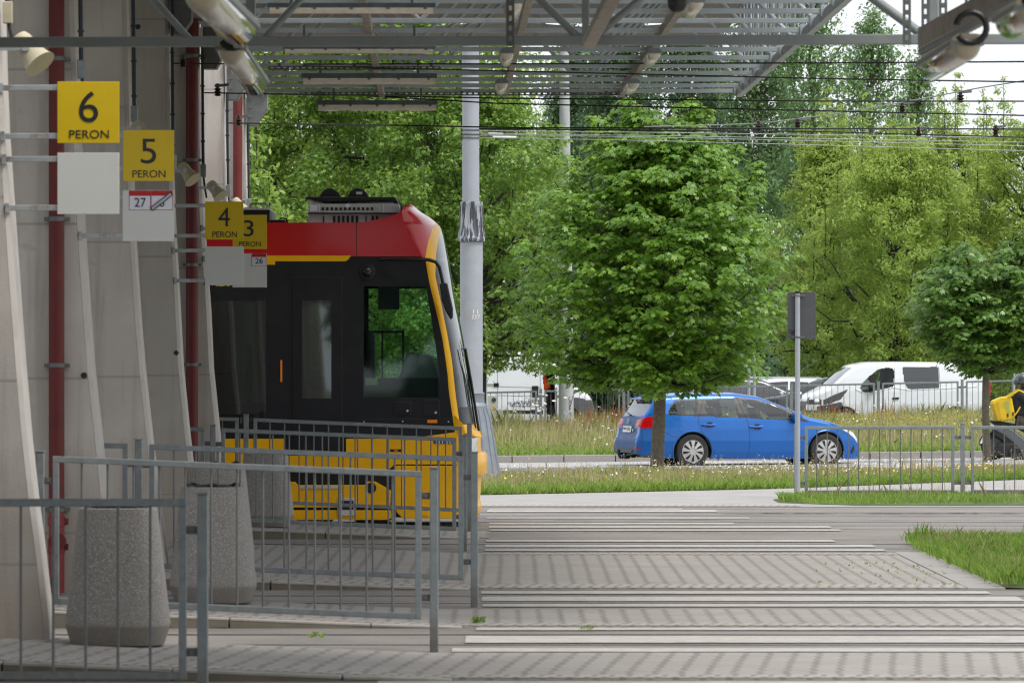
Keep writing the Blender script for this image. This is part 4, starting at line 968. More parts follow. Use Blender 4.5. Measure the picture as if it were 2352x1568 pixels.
# --- nose: loft whose plan curve runs from the side plane to the centre line
rows = [(468.5, 944, 948), (476, 926, 957), (483, 923, 966), (495, 924, 986), (505, 926, 998), (515, 929, 1008), (524, 932, 1013), (540, 940, 1018), (560, 949, 1022), (575, 957, 1025), (591, 966, 1028), (600, 977, 1030), (620, 981, 1033), (643, 985, 1037), (670, 991, 1041), (707, 1000, 1048), (745, 1009, 1056), (783, 1017, 1063), (830, 1024, 1070), (860, 1028, 1076), (900, 1031, 1081), (930, 1035, 1085), (950, 1038, 1088), (975, 1042, 1092), (993, 1045, 1099), (1010, 1047, 1103), (1035, 1049, 1104), (1060, 1050, 1105), (1095, 1051, 1105), (1130, 1051, 1103), (1150, 1051, 1101), (1165, 1051, 1105), (1180, 1052, 1103), (1192, 1053, 1098)]
xsF = lambda y: interp(y, [(a, b) for a, b, c in rows]); xnF = lambda y: interp(y, [(a, c) for a, b, c in rows])
ys = []
for (a, _, _), (b, _, _) in zip(rows, rows[1:]):
    k = max(1, int((b - a) / 2.2)); ys += [lerp(a, b, i / k) for i in range(k)]
ys.append(rows[-1][0])
NC = 44
JA, JB = .14, .34
BL = [(468, 1100), (506, 1002), (513, 997), (524, 992), (555, 983), (591, 977), (600, 970), (1190, 970)]; BR = [(506, 1008), (513, 1010), (524, 1010), (555, 1005), (585, 1001), (634, 1000), (700, 1014), (760, 1026), (829, 1038), (911, 1047), (960, 1054), (993, 1060), (1010, 1060), (1190, 1062)]
def ucol(y, w):
    """column lines bent so that they follow the edges of the yellow pillar"""
    xs, xn = xsF(y), xnF(y); g = lambda x: math.asin(max(0, min(1, (x - xs) / (xn - xs))) ** (1 / .92)) / (math.pi / 2)
    a = min(.80, max(.02, g(interp(y, BL)))); b = min(.93, max(a + .03, g(interp(y, BR))))
    if w <= JA: return a * w / JA
    if w <= JB: return lerp(a, b, (w - JA) / (JB - JA))
    return lerp(b, 1, (w - JB) / (1 - JB))
def nosept(y, u):
    """u 0..1 near side -> centre; 1..2 centre -> far side"""
    v = ucol(y, u if u <= 1 else 2 - u); t = v * math.pi / 2
    xs, xn = xsF(y), xnF(y); x = lerp(xs, xn, math.sin(t) ** .92); yy = TD + TW / 2 * (1 - math.cos(t) ** .9)
    if u > 1: yy = TY1 - (yy - TD)
    return Vector((tx(x), yy, tz(y)))
def nclass(y, u):
    v = u if u <= 1 else 2 - u
    w = v; v = ucol(y, w); x = lerp(xsF(y), xnF(y), math.sin(v * math.pi / 2) ** .92)
    bl = interp(y, [(468, 1100), (508, 1100), (513, 997), (524, 992), (555, 983), (591, 977), (600, 970), (1190, 970)]); br = interp(y, [(508, 1012), (524, 1013), (555, 1005), (585, 1001), (634, 1000), (700, 1014), (760, 1026), (829, 1038), (911, 1047), (960, 1054), (993, 1060), (1010, 1060)])
    if y < 508 or (y < 600 and w < JA): return 'roof_cowl'
    if y < 524 and w > JB: return 'roof_cowl'
    if w <= JB or y > 1045: return 'front_pillar' if y < 1000 else 'nose_skirt'
    if y < 935: return 'windscreen'
    if y < 975 and x < xnF(y) - 4 * (y - 935) / 40: return 'front_panel'
    if 985 < y < 1040 and v > .22 and v < .62: return ('headlight', u > 1)
    return 'nose_skirt'
cls = {}
us = [JA * j / 6 for j in range(6)] + [lerp(JA, JB, j / 10) for j in range(10)] + [lerp(JB, 1, j / (NC - 16)) for j in range(NC - 16 + 1)]
us = us + [2 - u for u in reversed(us[:-1])]
for i in range(len(ys) - 1):
    for j in range(2 * NC): cls.setdefault(nclass((ys[i] + ys[i + 1]) / 2, (us[j] + us[j + 1]) / 2), []).append((i, j))
nmat = {'roof_cowl': 'tram_red', 'front_pillar': 'tram_yellow', 'nose_skirt': 'tram_yellow', 'windscreen': 'glass_front', 'front_panel': 'tram_black', ('headlight', True): 'silver', ('headlight', False): 'silver'}
def griddy(name, mat, cells, fn, parent, label=None):
    mb = MB(); ix = {}
    def vid(i, j):
        if (i, j) not in ix: ix[i, j] = len(mb.v); mb.v.append(fn(i, j))
        return ix[i, j]
    for i, j in cells: mb.f.append([vid(i, j), vid(i, j + 1), vid(i + 1, j + 1), vid(i + 1, j)])
    return mb.build(name, mat, parent, 40, label=label)
for k, cells in cls.items(): griddy(k[0] if isinstance(k, tuple) else k, M[nmat[k]], cells, lambda i, j: nosept(ys[i], us[j]), tram)
# top of cowl
mb = MB(); mb.poly([nosept(ys[0], u) for u in us]); mb.build('cowl_top', M['tram_red'], tram)
# --- red roof band along the side with its rising front end
topc = [(None, 513), (818, 511), (840, 509), (858, 506), (872, 502.5), (888, 498), (900, 495), (910, 491.5), (918, 487), (923, 483)]
seam = [(923.5, 490), (926, 505), (929, 515), (940, 540), (949, 560), (957, 575), (966, 590)]
side('roof_cowl', topc[:2] + [(818, 589), (None, 589)], 'tram_red', .0)
side('roof_cowl', [(819.6, 511)] + topc[2:] + seam + [(819.6, 590)], 'tram_red', .0)
mb = MB()
tp = [(XL, tz(513))] + [(tx(x), tz(y)) for x, y in topc[1:]]
for (a, za), (b, zb) in zip(tp, tp[1:]): mb.poly([(a, TD + .02, za - .004), (b, TD + .02, zb - .004), (b, TY1 - .02, zb - .004), (a, TY1 - .02, za - .004)])
mb.build('roof_skin', M['tram_red'], tram, 30)
side('yellow_band', [(None, 587), (806, 587), (800, 596), (793, 600), (632, 600), (632, 608), (None, 608)], 'tram_yellow', .003)
# --- anthracite side
side('side_panel', [(None, 589), (968, 589), (983, 640), (985, 645), (823, 645), (823, 912), (612, 912), (612, 690), (None, 690)], 'tram_black', 0) if False else None
def blk(pts, **k): return side('side_panel', pts, 'tram_black', 0, **k)
blk([(None, 589), (823, 589), (823, 690), (None, 690)])
blk([(823, 589), (967, 589), (978, 601), (985, 645), (823, 645)])
blk([(None, 690), (480, 690), (480, 972), (None, 972)])
blk([(611, 690), (694, 690), (694, 915), (611, 915)])
blk([(761, 690), (823, 690), (823, 915), (761, 915)])
blk([(480, 972), (None, 972), (None, 1007), (655, 1007), (655, 915), (611, 915), (611, 972)])
blk([(655, 915), (823, 915), (823, 1044), (655, 1044)])
blk([(823, 912), (1033, 912), (1045, 992), (940, 1007), (823, 1007)])
blk([(985, 645), (1000, 707), (1017, 783), (1033, 912), (1013, 912), (1010, 862), (1000, 790), (979, 657), (977, 645)])
# glazing
side('driver_window', [(823, 645), (977, 645), (979, 657), (1000, 790), (1010, 862), (1013, 912), (823, 912)], 'glass_clear', -.004, .006)
side('passenger_window', [(480, 690), (611, 690), (611, 972), (480, 972)], 'glass_tint', -.004, .006)
side('window_frame', [(823, 645), (835, 645), (835, 912), (823, 912)], 'tram_black', .002, .02)
side('window_frame', [(835, 645), (977, 645), (979, 657), (835, 657)], 'tram_black', .002, .02)
# front door leaf
door = side('door', [(672, 639), (784, 639), (784, 690), (672, 690)], 'tram_black', .012, .012, False)
for r_ in ([(672, 690), (694, 690), (694, 915), (672, 915)], [(761, 690), (784, 690), (784, 915), (761, 915)], [(672, 915), (784, 915), (784, 1042), (672, 1042)]):
    side('door_leaf', r_, 'tram_black', .012, .012, False, door)
side('door_window', [(694, 690), (761, 690), (761, 915), (694, 915)], 'glass_tint', -.002, .006, False, door)
for (x0, y0, x1, y1) in ((669.5, 637, 671.7, 1042), (784.3, 637, 786.5, 1042), (669.5, 635.5, 786.5, 637.5)): side('door_seal', [(x0, y0), (x1, y0), (x1, y1), (x0, y1)], 'rubber', .004, .006, False, door)
side('orange_light_strip', [(643.5, 827), (648.2, 827), (648.2, 877), (643.5, 877)], 'orange_lens', .012, .014, False, bevel=.004)
for (x0, y0, x1, y1) in ((903, 922, 945, 953), (972, 917, 1010, 957)):
    h = side('service_hatch', [(x0, y0), (x1, y0), (x1, y1), (x0, y1)], 'rubber', .004, .005, False)
    side('hatch_lid', [(x0 + 1.6, y0 + 1.6), (x1 - 1.6, y0 + 1.6), (x1 - 1.6, y1 - 1.6), (x0 + 1.6, y1 - 1.6)], 'tram_black', .010, .008, False, h, .003)
    MB().lathe([(.014, -.006), (.014, 0)], (tx(x1 - 9), TD - .010, tz(y1 - 10)), 12, axis='y').build('lock', M['alu'], h, 40)
side('indicator_light', [(981, 964), (1004, 964), (1004, 971.5), (981, 971.5)], 'orange_lens', .016, .016, False, bevel=.006)
side('panel_gap', [(823, 961), (1040, 961), (1040, 963), (823, 963)], 'rubber', .0025, .003, False)
side('panel_gap', [(818, 513), (819.6, 513), (819.6, 589), (818, 589)], 'rubber', .0005, .003, False)
for (x, y) in ((836, 968), (925, 967), (1030, 968), (837, 1053)):
    MB().lathe([(.009, -.005), (.009, 0)], (tx(x), TD - .001, tz(y)), 10, axis='y').build('rivet', M['alu'], tram, 40)
dm = MB().lathe([(.001, -.07), (.03, -.062), (.055, -.04), (.062, -.015), (.095, -.012), (.10, 0)], (tx(844), TD, tz(624)), 28, axis='y').build('side_camera', M['black'], tram, 40)
MB().lathe([(.001, -.02), (.02, -.015), (.025, 0)], (tx(846), TD - .066, tz(626)), 16, axis='y').build('lens', M['glass_dark'], dm, 40)
# yellow skirts
side('skirt_panel', [(None, 1007), (655, 1007), (655, 1083), (None, 1083)], 'tram_yellow', .012, .03)
side('skirt_panel', [(655, 1046), (795, 1046), (795, 1083), (655, 1083)], 'tram_yellow', .012, .03)
side('skirt_panel', [(795, 1007), (940, 1007), (1045, 992), (1051, 1001), (1052, 1066), (905, 1066), (900, 1072), (885, 1083), (795, 1083)], 'tram_yellow', .012, .03)
side('skirt_panel', [(907, 1069), (1052, 1069), (1052, 1190), (925, 1190), (911, 1176), (906, 1150)], 'tram_yellow', .012, .03, bevel=.006)
side('bogie_cover', [(None, 1106), (678, 1106), (684, 1113), (838, 1113), (843, 1105), (862, 1105), (898, 1126), (896, 1165), (None, 1165)], 'tram_yellow', .012, .03, bevel=.006)
side('bogie_cover', [(None, 1171), (898, 1171), (900, 1190), (None, 1190)], 'tram_yellow', .010, .03, bevel=.004)
side('bogie_cover', [(None, 1190), (896, 1190), (892, 1193), (None, 1193)], 'tram_yellow', .010, .03)
side('step_plate', [(687, 1115), (780, 1115), (780, 1121), (687, 1121)], 'alu', .02, .02, False)
sk = side('socket_frame', [(775, 1143), (818, 1143), (818, 1184), (775, 1184)], 'alu', .022, .010, False, bevel=.006)
side('socket_opening', [(781, 1149), (812, 1149), (812, 1170), (781, 1170)], 'black', .024, .004, False, sk)
MB().lathe([(.062, -.004), (.062, 0)], (tx(852), TD - .014, tz(1120)), 24, axis='y').build('lifting_hole', M['black'], tram, 40)
side('front_hatch', [(958, 1160), (985, 1160), (985, 1184), (958, 1184)], 'tram_yellow', .02, .010, False, bevel=.003)
st = side('bicycle_sticker', [(996, 1004), (1039, 1004), (1039, 1018.5), (996, 1018.5)], 'blue', .0165, .003, False)
mb = MB()
def ring(x, y, r): mb.tube([(tx(x) + r * math.cos(a) * TS, TD - .0185, tz(y) + r * math.sin(a) * TS) for a in [k * math.pi / 6 for k in range(13)]], .5 * TS, 5)
ring(1005, 1014, 3.4); mb.tube([(tx(1003), TD - .0185, tz(1006)), (tx(1004), TD - .0185, tz(1011)), (tx(1008), TD - .0185, tz(1012)), (tx(1010), TD - .0185, tz(1017))], .8 * TS, 5)
mb.tube([(tx(1016), TD - .0185, tz(1007)), (tx(1016), TD - .0185, tz(1017))], 1.2 * TS, 6); ring(1016, 1006, .8)
ring(1027, 1015.5, 1.7); ring(1034, 1015.5, 1.7); mb.tube([(tx(1024), TD - .0185, tz(1007)), (tx(1027), TD - .0185, tz(1013)), (tx(1036), TD - .0185, tz(1013)), (tx(1035), TD - .0185, tz(1006)), (tx(1030), TD - .0185, tz(1012))], .8 * TS, 5)
mb.build('pictogram', M['white'], st, 40)
text('scribble', 'tt', (tx(968), TD - .014, tz(1135)), 6 * TS, 12 * TS, M['ink'], tram, rot=1.57)
lm = side('side_lamp', [(896, 1031), (922, 1031), (922, 1037), (896, 1037)], 'tram_black', .016, .006, False, bevel=.003)
side('lens', [(906, 1033), (914, 1033), (914, 1036), (906, 1036)], 'orange_lens', .019, .004, False, lm)
# underframe, bogies and wheels
mb = MB(); mb.box(XL, tx(1040), TD + .06, TY1 - .06, .12, tz(1005)); mb.build('underframe', M['black'], tram)
mb = MB(); mb.box(tx(905), tx(1035), TD + .25, TY1 - .25, .10, .35); mb.build('coupler_tray', M['black'], tram)
for X in (tx(720), tx(852), tx(720) - 7.5, tx(852) - 7.5):
    for Y in (65.72, 67.08):
        MB().lathe([(.28, -.07), (.305, -.06), (.305, .05), (.33, .055), (.33, .075), (.1, .08)], (X, Y, .31), 32, axis='y').build('wheel', M['steel_dark'], tram, 30)
# bumper and headlight hood
pr = []
for k in range(25):
    u = .30 + 1.40 * k / 24; p = nosept(1060, u); pr.append(p)
mb = MB()
out_ = [Vector((p.x + .065, p.y, 0)) for p in pr]; inn = [Vector((p.x - .05, p.y, 0)) for p in pr]
z0, z1 = tz(1094), tz(1041); n = len(pr)
for i in range(n - 1):
    q = lambda k: [(inn[k].x, inn[k].y, z0), (out_[k].x - .02, out_[k].y, z0), (out_[k].x, out_[k].y, z0 + .03), (out_[k].x, out_[k].y, z1 - .03), (out_[k].x - .02, out_[k].y, z1), (inn[k].x, inn[k].y, z1)]
    mb.hexa(q(i), q(i + 1))
mb.build('bumper', M['tram_yellow'], tram, 40)
for s in (0, 1):
    mb = MB(); f = lambda y, u: nosept(y, u if not s else 2 - u)
    a = [f(955, .12), f(972, .28), f(985, .5), f(992, .72)]; b = [f(1000, .14), f(992, .28), f(1000, .5), f(1005, .72)]
    dx = Vector((.03, -.012 if not s else .012, .0))
    for i in range(3): mb.hexa([a[i], a[i + 1], b[i + 1], b[i]], [a[i] + dx, a[i + 1] + dx * 1.6, b[i + 1] + dx * 2.2, b[i] + dx])
    mb.build('headlight_brow', M['tram_yellow'], tram, 40)
# wipers
for (pts, w) in (([(1030, 720), (1046, 800), (1066, 800), (1069, 815)], .012), ([(1066, 800), (1080, 880), (1097, 990)], .016), ([(1067, 803), (1074, 880), (1090, 985)], .01)):
    MB().tube([(tx(x) + .01, TD + .42 + .12 * i, tz(y)) for i, (x, y) in enumerate(pts)], w, 8).build('wiper', M['black'], tram, 40)
# mirror on a bent arm
mi = MB().tube([(tx(876), TD - .02, tz(596)), (tx(893), TD - .09, tz(595)), (tx(945), TD - .15, tz(596)), (tx(985), TD - .16, tz(597)), (tx(1001), TD - .16, tz(602)), (tx(1010), TD - .16, tz(614)), (tx(1019), TD - .16, tz(655))], .021, 12).build('mirror_arm', M['black'], tram, 50)
mb = MB(); a = [(tx(1010), tz(652)), (tx(1028), tz(650)), (tx(1041), tz(708)), (tx(1041), tz(730)), (tx(1036), tz(735)), (tx(1024), tz(715)), (tx(1015), tz(690))]
mb.plate(a, TD - .25, TD - .10); mb.build('mirror_housing', M['black'], mi, bevel=.015)
# interior
mb = MB(); mb.box(XL, tx(1020), TD + .06, TY1 - .06, tz(1000), tz(990)); mb.build('floor', M['interior'], tram)
mb = MB(); mb.box(XL, tx(920), TD + .06, TY1 - .06, tz(600), tz(596)); mb.build('ceiling', M['interior'], tram)
mb = MB(); mb.box(tx(806), tx(812), TD + .05, TY1 - .05, tz(990), tz(780)); mb.box(tx(806), tx(812), TD + .05, TD + .5, tz(780), tz(620)); mb.build('cab_partition', M['interior'], tram)
mb = MB(); mb.hexa([(tx(925), TD + .18, tz(990)), (tx(1015), TD + .18, tz(990)), (tx(1010), TD + .18, tz(870)), (tx(990), TD + .18, tz(815)), (tx(935), TD + .18, tz(808)), (tx(918), TD + .18, tz(860))], [(tx(925), TY1 - .18, tz(990)), (tx(1015), TY1 - .18, tz(990)), (tx(1010), TY1 - .18, tz(870)), (tx(990), TY1 - .18, tz(815)), (tx(935), TY1 - .18, tz(808)), (tx(918), TY1 - .18, tz(860))])
mb.build('driver_desk', M['dash'], tram, bevel=.03)
mb = MB(); mb.box(tx(820), tx(1005), TD + .10, TD + .14, tz(990), tz(868)); mb.build('cab_lining', M['interior'], tram)
mb = MB(); mb.box(tx(843), tx(893), TD + .9, TD + 1.4, tz(975), tz(905)); mb.box(tx(838), tx(856), TD + .9, TD + 1.4, tz(905), tz(760)); mb.build('driver_seat', M['seat'], tram, bevel=.04)
mb = MB()
for (x0, y0, x1, y1, yy) in ((836, 757, 922, 763, 1.7), (917, 757, 922, 870, 1.7), (868, 757, 873, 870, 1.7), (827, 640, 831, 800, .4)): mb.box(tx(x0), tx(x1), TD + yy, TD + yy + .03, tz(y1), tz(y0))
mb.build('cab_frame', M['black'], tram)
mb = MB(); mb.box(tx(863), tx(912), TD + 1.2, TD + 1.25, tz(708), tz(640)); mb.build('sun_blind', M['seat'], tram)
mb = MB(); mb.box(tx(839), tx(867), TD + .02, TD + .024, tz(884), tz(868)); mb.build('notice_sheet', pm('pale_green_sheet', (.42, .46, .25), .7, var=.06), tram)
for k, X in enumerate((tx(500), tx(560), tx(420))):
    mb = MB(); mb.box(X, X + .42, TD + .15, TD + .6, tz(960), tz(925)); mb.box(X, X + .07, TD + .15, TD + .6, tz(925), tz(790)); mb.build('passenger_seat', pm('green_grey_seat', (.10, .16, .12), .8, var=.1), tram, bevel=.03)
mb = MB(); mb.tube([(tx(600), TD + .5, tz(985)), (tx(600), TD + .5, tz(610))], .018, 10); mb.build('grab_pole', M['sign_yellow'], tram, 40)
mb = MB()
for x0, x1 in ((496, 500), (502, 516), (521, 527)): mb.box(tx(x0), tx(x1), TD - .004, TD - .002, tz(657.5), tz(650))
mb.build('destination_display', M['sign_yellow'], tram)
# roof equipment
def rbox(nm, x0, y0, x1, y1, d0, d1, mat, parent=tram, bevel=.01):
    mb = MB(); mb.box(tx(x0), tx(x1), TD + d0, TD + d1, tz(y1), tz(y0)); return mb.build(nm, M[mat], parent, bevel=bevel)
ac = rbox('roof_unit', 706, 489, 917, 513, .28, 2.05, 'alu')
MB().plate(pp([(705, 489), (708, 467), (916, 467), (917, 489)]), TD + .24, TD + 2.1).build('unit_cover', M['alu'], ac, bevel=.008)
rbox('cover_edge', 705, 487, 917, 490, .225, 2.11, 'navy', ac, 0)
for k in range(12):
    x = 737 + k * 10.3; mb = MB(); mb.box(tx(x), tx(x + 6), TD + .232, TD + .236, tz(482), tz(475)); mb.build('vent_hole', M['black'], ac, bevel=.001)
for k, x in enumerate((740, 763, 773.5, 784, 794.5, 805, 815.5, 838, 852, 862)):
    mb = MB(); w = 6 if k not in (0, 7) else 3; mb.box(tx(x), tx(x + w), TD + .272, TD + .276, tz(511), tz(494)); mb.build('vent_slot', M['black'], ac)
for x in (731, 879): rbox('cover_strap', x, 467, x + 2, 489.5, .226, .232, 'paper', ac, 0)
rbox('data_plate', 710, 470, 728, 484, .229, .233, 'paper', ac, 0)
MB().lathe([(.026, -.004), (.026, 0)], (tx(797), TD + .236, tz(471)), 20, axis='y').build('warning_sticker', M['paper'], ac, 40)
fr = MB().plate(pp([(698, 449), (906, 449.5), (914, 464), (905, 464), (900, 457), (740, 461), (725, 457), (698, 456)]), TD + .5, TD + 1.8).build('pantograph_frame', M['black'], tram, bevel=.008)
for x in (727, 792):
    MB().plate(pp([(x, 449), (x + 8, 436), (x + 16, 428), (x + 27, 427), (x + 38, 431), (x + 47, 439), (x + 52, 449)]), TD + .75, TD + 1.15).build('roof_hood', M['rubber'], fr, bevel=.02)
rbox('hood_sticker', 814, 436, 828, 442, .744, .748, 'sign_white', fr, 0)
MB().tube([(tx(903), TD + .9, tz(455)), (tx(915), TD + .9, tz(468)), (tx(928), TD + .9, tz(484))], .03, 8).build('frame_strut', M['black'], fr, 40)
MB().tube([(tx(790), TD + .48, tz(467)), (tx(797), TD + .45, tz(457)), (tx(812), TD + .45, tz(455))], .008, 6).build('frame_pipe', M['black'], fr, 40)
b2 = rbox('roof_box', 470, 479, 617, 513, .3, 2.0, 'tram_black')
rbox('box_lid', 469, 476, 616, 481, .28, 2.02, 'alu', b2)
MB().tube([(tx(571), TD + .35, tz(477)), (tx(571), TD + .35, tz(469)), (tx(575), TD + .35, tz(466)), (tx(607), TD + .35, tz(466)), (tx(611), TD + .35, tz(469)), (tx(611), TD + .35, tz(477))], .014, 8).build('grab_rail', M['steel'], b2, 40)
rbox('cable_box', 618, 502, 652, 513, .5, 1.0, 'black')
MB().tube([(tx(634), TD + .7, tz(503)), (tx(640), TD + .7, tz(497)), (tx(652), TD + .7, tz(499)), (tx(657), TD + .7, tz(512))], .01, 6).build('roof_cable', M['black'], tram, 40)
# ================================================================ cars and vans: one dense surface per body, split into parts by where each face lies
def car_body(root, top, bot, W, wfun, taper, wheels, rw, classify, mats_, ds=.03, nz=36, nt=18, r_edge=.07, crown=.03):
    """top/bot: (x,z) outlines, x rising. classify(x,y,z,side) -> part name or None (left open)"""
    xs, zs = [], []
    L = 0; st = []
    for (x0, z0), (x1, z1) in zip(top, top[1:]):
        d = math.hypot(x1 - x0, z1 - z0); k = max(1, int(d / ds))
        for i in range(k): st.append((lerp(x0, x1, i / k), lerp(z0, z1, i / k)))
    st.append(top[-1])
    for _ in range(3):
        st = [st[0]] + [((a[0] + b[0] * 2 + c[0]) / 4, (a[1] + b[1] * 2 + c[1]) / 4) for a, b, c in zip(st, st[1:], st[2:])] + [st[-1]]
    def w_at(x, z): return W / 2 * wfun(z) * taper(x)
    N = nz + nt; ring = []
    for (x, zt) in st:
        zb = min(interp(x, bot), zt - .004); h = zt - zb; r = min(r_edge, h * .5); pts = []
        for i in range(nz + 1):
            z = zb + h * (i / nz) ** .9
            w = w_at(x, z); q = (z - (zt - r)) / r
            if q > 0: w -= r * (1 - math.sqrt(max(0, 1 - q * q)))
            pts.append((x, w, z))
        wt = pts[-1][1]
        for j in range(1, nt + 1):
            f = j / nt; pts.append((x, wt * (1 - 2 * f), zt + crown * (1 - (1 - 2 * f) ** 2) * min(1, h)))
        ring.append(pts + [(x, -b, c) for (a, b, c) in reversed(pts[:nz])])
    m = len(ring[0]); cl = {}
    for i in range(len(ring) - 1):
        for j in range(m - 1):
            c = [(ring[i][j][k] + ring[i][j + 1][k] + ring[i + 1][j][k] + ring[i + 1][j + 1][k]) / 4 for k in range(3)]
            sd = 'side' if (j < nz or j >= nz + nt) else 'top'
            if sd == 'side' and any((c[0] - wx) ** 2 + (c[2] - wz) ** 2 < rw * rw for wx, wz in wheels): continue
            k = classify(c[0], c[1], c[2], sd)
            if k: cl.setdefault(k, []).append((i, j))
    for k, cells in cl.items():
        griddy(k[0] if isinstance(k, tuple) else k, M[mats_[k]], cells, lambda i, j: Vector(ring[i][j]), root)
    # end caps
    for rg, nm in ((ring[0], 0), (ring[-1], 1)):
        MB().poly([Vector(p) for p in rg]).build('end_panel', M[mats_['body']], root)
    return w_at
def wheel(root, x, y, r, wd, face, hub, spokes=9):
    o = MB(); rt = r * .66
    prof = [(rt * .9, -wd / 2), (rt, -wd / 2 - .003), (r * .93, -wd / 2), (r * .985, -wd / 2 + .025), (r, -wd / 2 + .06), (r, wd / 2 - .06), (r * .985, wd / 2 - .025), (r * .93, wd / 2), (rt, wd / 2 + .003), (rt * .9, wd / 2)]
    t = o.lathe(prof, (x, y, r), 40, axis='y').build('wheel', M['rubber'], root, 40, world=False)
    if hub:
        s = face; yo = y + s * (wd / 2 - .01)
        MB().lathe([(rt * .98, 0), (rt * .98, .01)] if s < 0 else [(rt * .98, -.01), (rt * .98, 0)], (x, yo - s * .012, r), 32, axis='y').build('brake_disc', M['black'], t, 40, world=False)
        mb = MB(); ro, ri = rt * .97, rt * .30
        for k in range(spokes):
            a = 2 * math.pi * k / spokes + .2; da, di = math.pi / spokes * .74, math.pi / spokes * .95
            q = lambda rr, an: (x + rr * math.cos(an), yo + s * .012 * (1 - (rr / ro) ** 2) * 2, r + rr * math.sin(an))
            ia = [q(ri, a - di), q(ro * .6, a - da * .82), q(ro, a - da * 1.02), q(ro, a + da * .55), q(ro * .6, a + da * .70), q(ri, a + di)]
            mb.hexa(ia, [(px_, py_ + s * .012, pz_) for px_, py_, pz_ in ia])
        mb.lathe([(ri * 1.05, -.014), (ri * 1.08, 0), (ri * .9, .016), (.01, .018)], (x, yo + s * .012, r), 24, axis='y')
        mb.tube([(x + ro * math.cos(k * math.pi / 20), yo + s * .004, r + ro * math.sin(k * math.pi / 20)) for k in range(41)], .011, 6)
        mb.build('hubcap', M['hubcap'], t, 30, world=False)
    return t
def strip3(root, nm, mat, pts, w_at, off, r=.004, sgn=-1):
    MB().tube([(x, sgn * (w_at(x, z) + off), z) for x, z in pts], r, 6).build(nm, M[mat], root, 40, world=False)
def dens(pts, n=8):
    o = []
    for a, b in zip(pts, pts[1:]): o += [(lerp(a[0], b[0], k / n), lerp(a[1], b[1], k / n)) for k in range(n)]
    return o + [pts[-1]]

# ---------------------------------------------------------------- blue estate car
def z7(x, y): return (((2500 + x * .4167) / 1.7415 - 1577) / 118, (1067 - (1550 + y * .4167) / 1.7415) / 122.6)
car = thing('estate_car', 'bright blue estate car driving right behind the big tree', 'car', (PX(1577, 105.4) - .14, 105.4, gz(3.2, 105) - .06), R(15.5))
OFF[car.name] = Vector((0, 0, 0))
ctop = [(-1.04, .30), (-1.05, .52), (-1.0, .62), (-.98, .80), (-.93, .93), (-.80, 1.08), (-.70, 1.25), (-.69, 1.305), (-.58, 1.325), (-.2, 1.358), (.3, 1.375), (.93, 1.372), (1.36, 1.315), (1.74, 1.165), (2.08, 1.02), (2.26, .94), (2.65, .86), (2.98, .76), (3.18, .66), (3.32, .52), (3.38, .38), (3.38, .2)]
ctop = [(x + .0004 * i, z) for i, (x, z) in enumerate(ctop)]
cbot = [(-1.05, .29), (-.9, .22), (-.5, .19), (.5, .17), (2.2, .17), (2.9, .15), (3.38, .17)]
wf = lambda z: interp(z, [(.1, .93), (.3, .985), (.5, 1.0), (.72, .985), (.88, .95), (1.0, .91), (1.2, .81), (1.36, .72)])
tf = lambda x: interp(x, [(-1.1, .80), (-.95, .885), (-.7, .95), (-.2, .99), (.4, 1.0), (2.2, 1.0), (2.7, .97), (3.0, .90), (3.2, .80), (3.34, .66), (3.42, .5)])
P_ = lambda L: [z7(*p) for p in L]
w_quarter = P_([(372, 212), (402, 165), (455, 112), (520, 104), (662, 100), (668, 104), (640, 218), (630, 226), (380, 234)])
w_rear = P_([(722, 165), (742, 100), (760, 94), (1014, 84), (1056, 258), (748, 246)])
w_front = P_([(1086, 90), (1172, 94), (1262, 108), (1380, 142), (1480, 186), (1590, 262), (1552, 282), (1134, 264)])
surround = P_([(372, 236), (400, 150), (445, 96), (560, 88), (722, 84), (1045, 70), (1200, 84), (1400, 134), (1590, 214), (1706, 296), (1700, 303), (1560, 291), (1110, 268), (660, 246)])
tail = P_([(62, 292), (190, 248), (300, 264), (300, 335), (200, 358), (80, 332)])
headl = P_([(2030, 372), (2090, 376), (2160, 402), (2205, 460), (2215, 505), (2170, 460), (2110, 412)])
fog = P_([(2128, 580), (2150, 545), (2170, 520), (2176, 570), (2150, 608), (2130, 610)])
def ccls(x, y, z, s):
    if s == 'side':
        for nm, pl in (('quarter_window', w_quarter), ('rear_door_window', w_rear), ('front_door_window', w_front)):
            if inpoly(x, z, pl): return (nm, y > 0)
        if inpoly(x, z, surround): return 'window_surround'
        if inpoly(x, z, headl): return ('headlight', y > 0)
        if inpoly(x, z, tail) or (x < -.80 and .74 < z < .92): return ('tail_light', y > 0)
        if inpoly(x, z, fog): return 'fog_light_recess'
        if x < -.6 and z < .26: return 'rear_valance'
        if x < -.97 and .36 < z < .40 and abs(y) > .6: return ('reflector', y > 0)
        return 'body'
    ay = abs(y)
    if x > 1.42 and x < 2.14 and ay < .60 + .1 * (x - 1.4): return 'windscreen'
    if x < -.66 and .965 < z < 1.255 and ay < .60: return 'tailgate_window'
    if x < -.9 and .75 < z < .905 and ay > .44: return ('tail_light', y > 0)
    if x < -.9 and z < .36: return 'rear_valance'
    if x < -.86 and z < .96 and ay < .62: return 'tailgate'
    if x > 3.25 and .28 < z < .42 and ay < .5: return 'grille'
    if x > 3.0 and .58 < z < .72 and ay > .38: return ('headlight', y > 0)
    return 'body'
cm = {'body': 'car_blue', 'window_surround': 'trim', 'windscreen': 'glass_car', 'tailgate_window': 'glass_tint', 'rear_valance': 'grey_trim', 'tailgate': 'car_dusty', 'grille': 'black', 'fog_light_recess': 'black'}
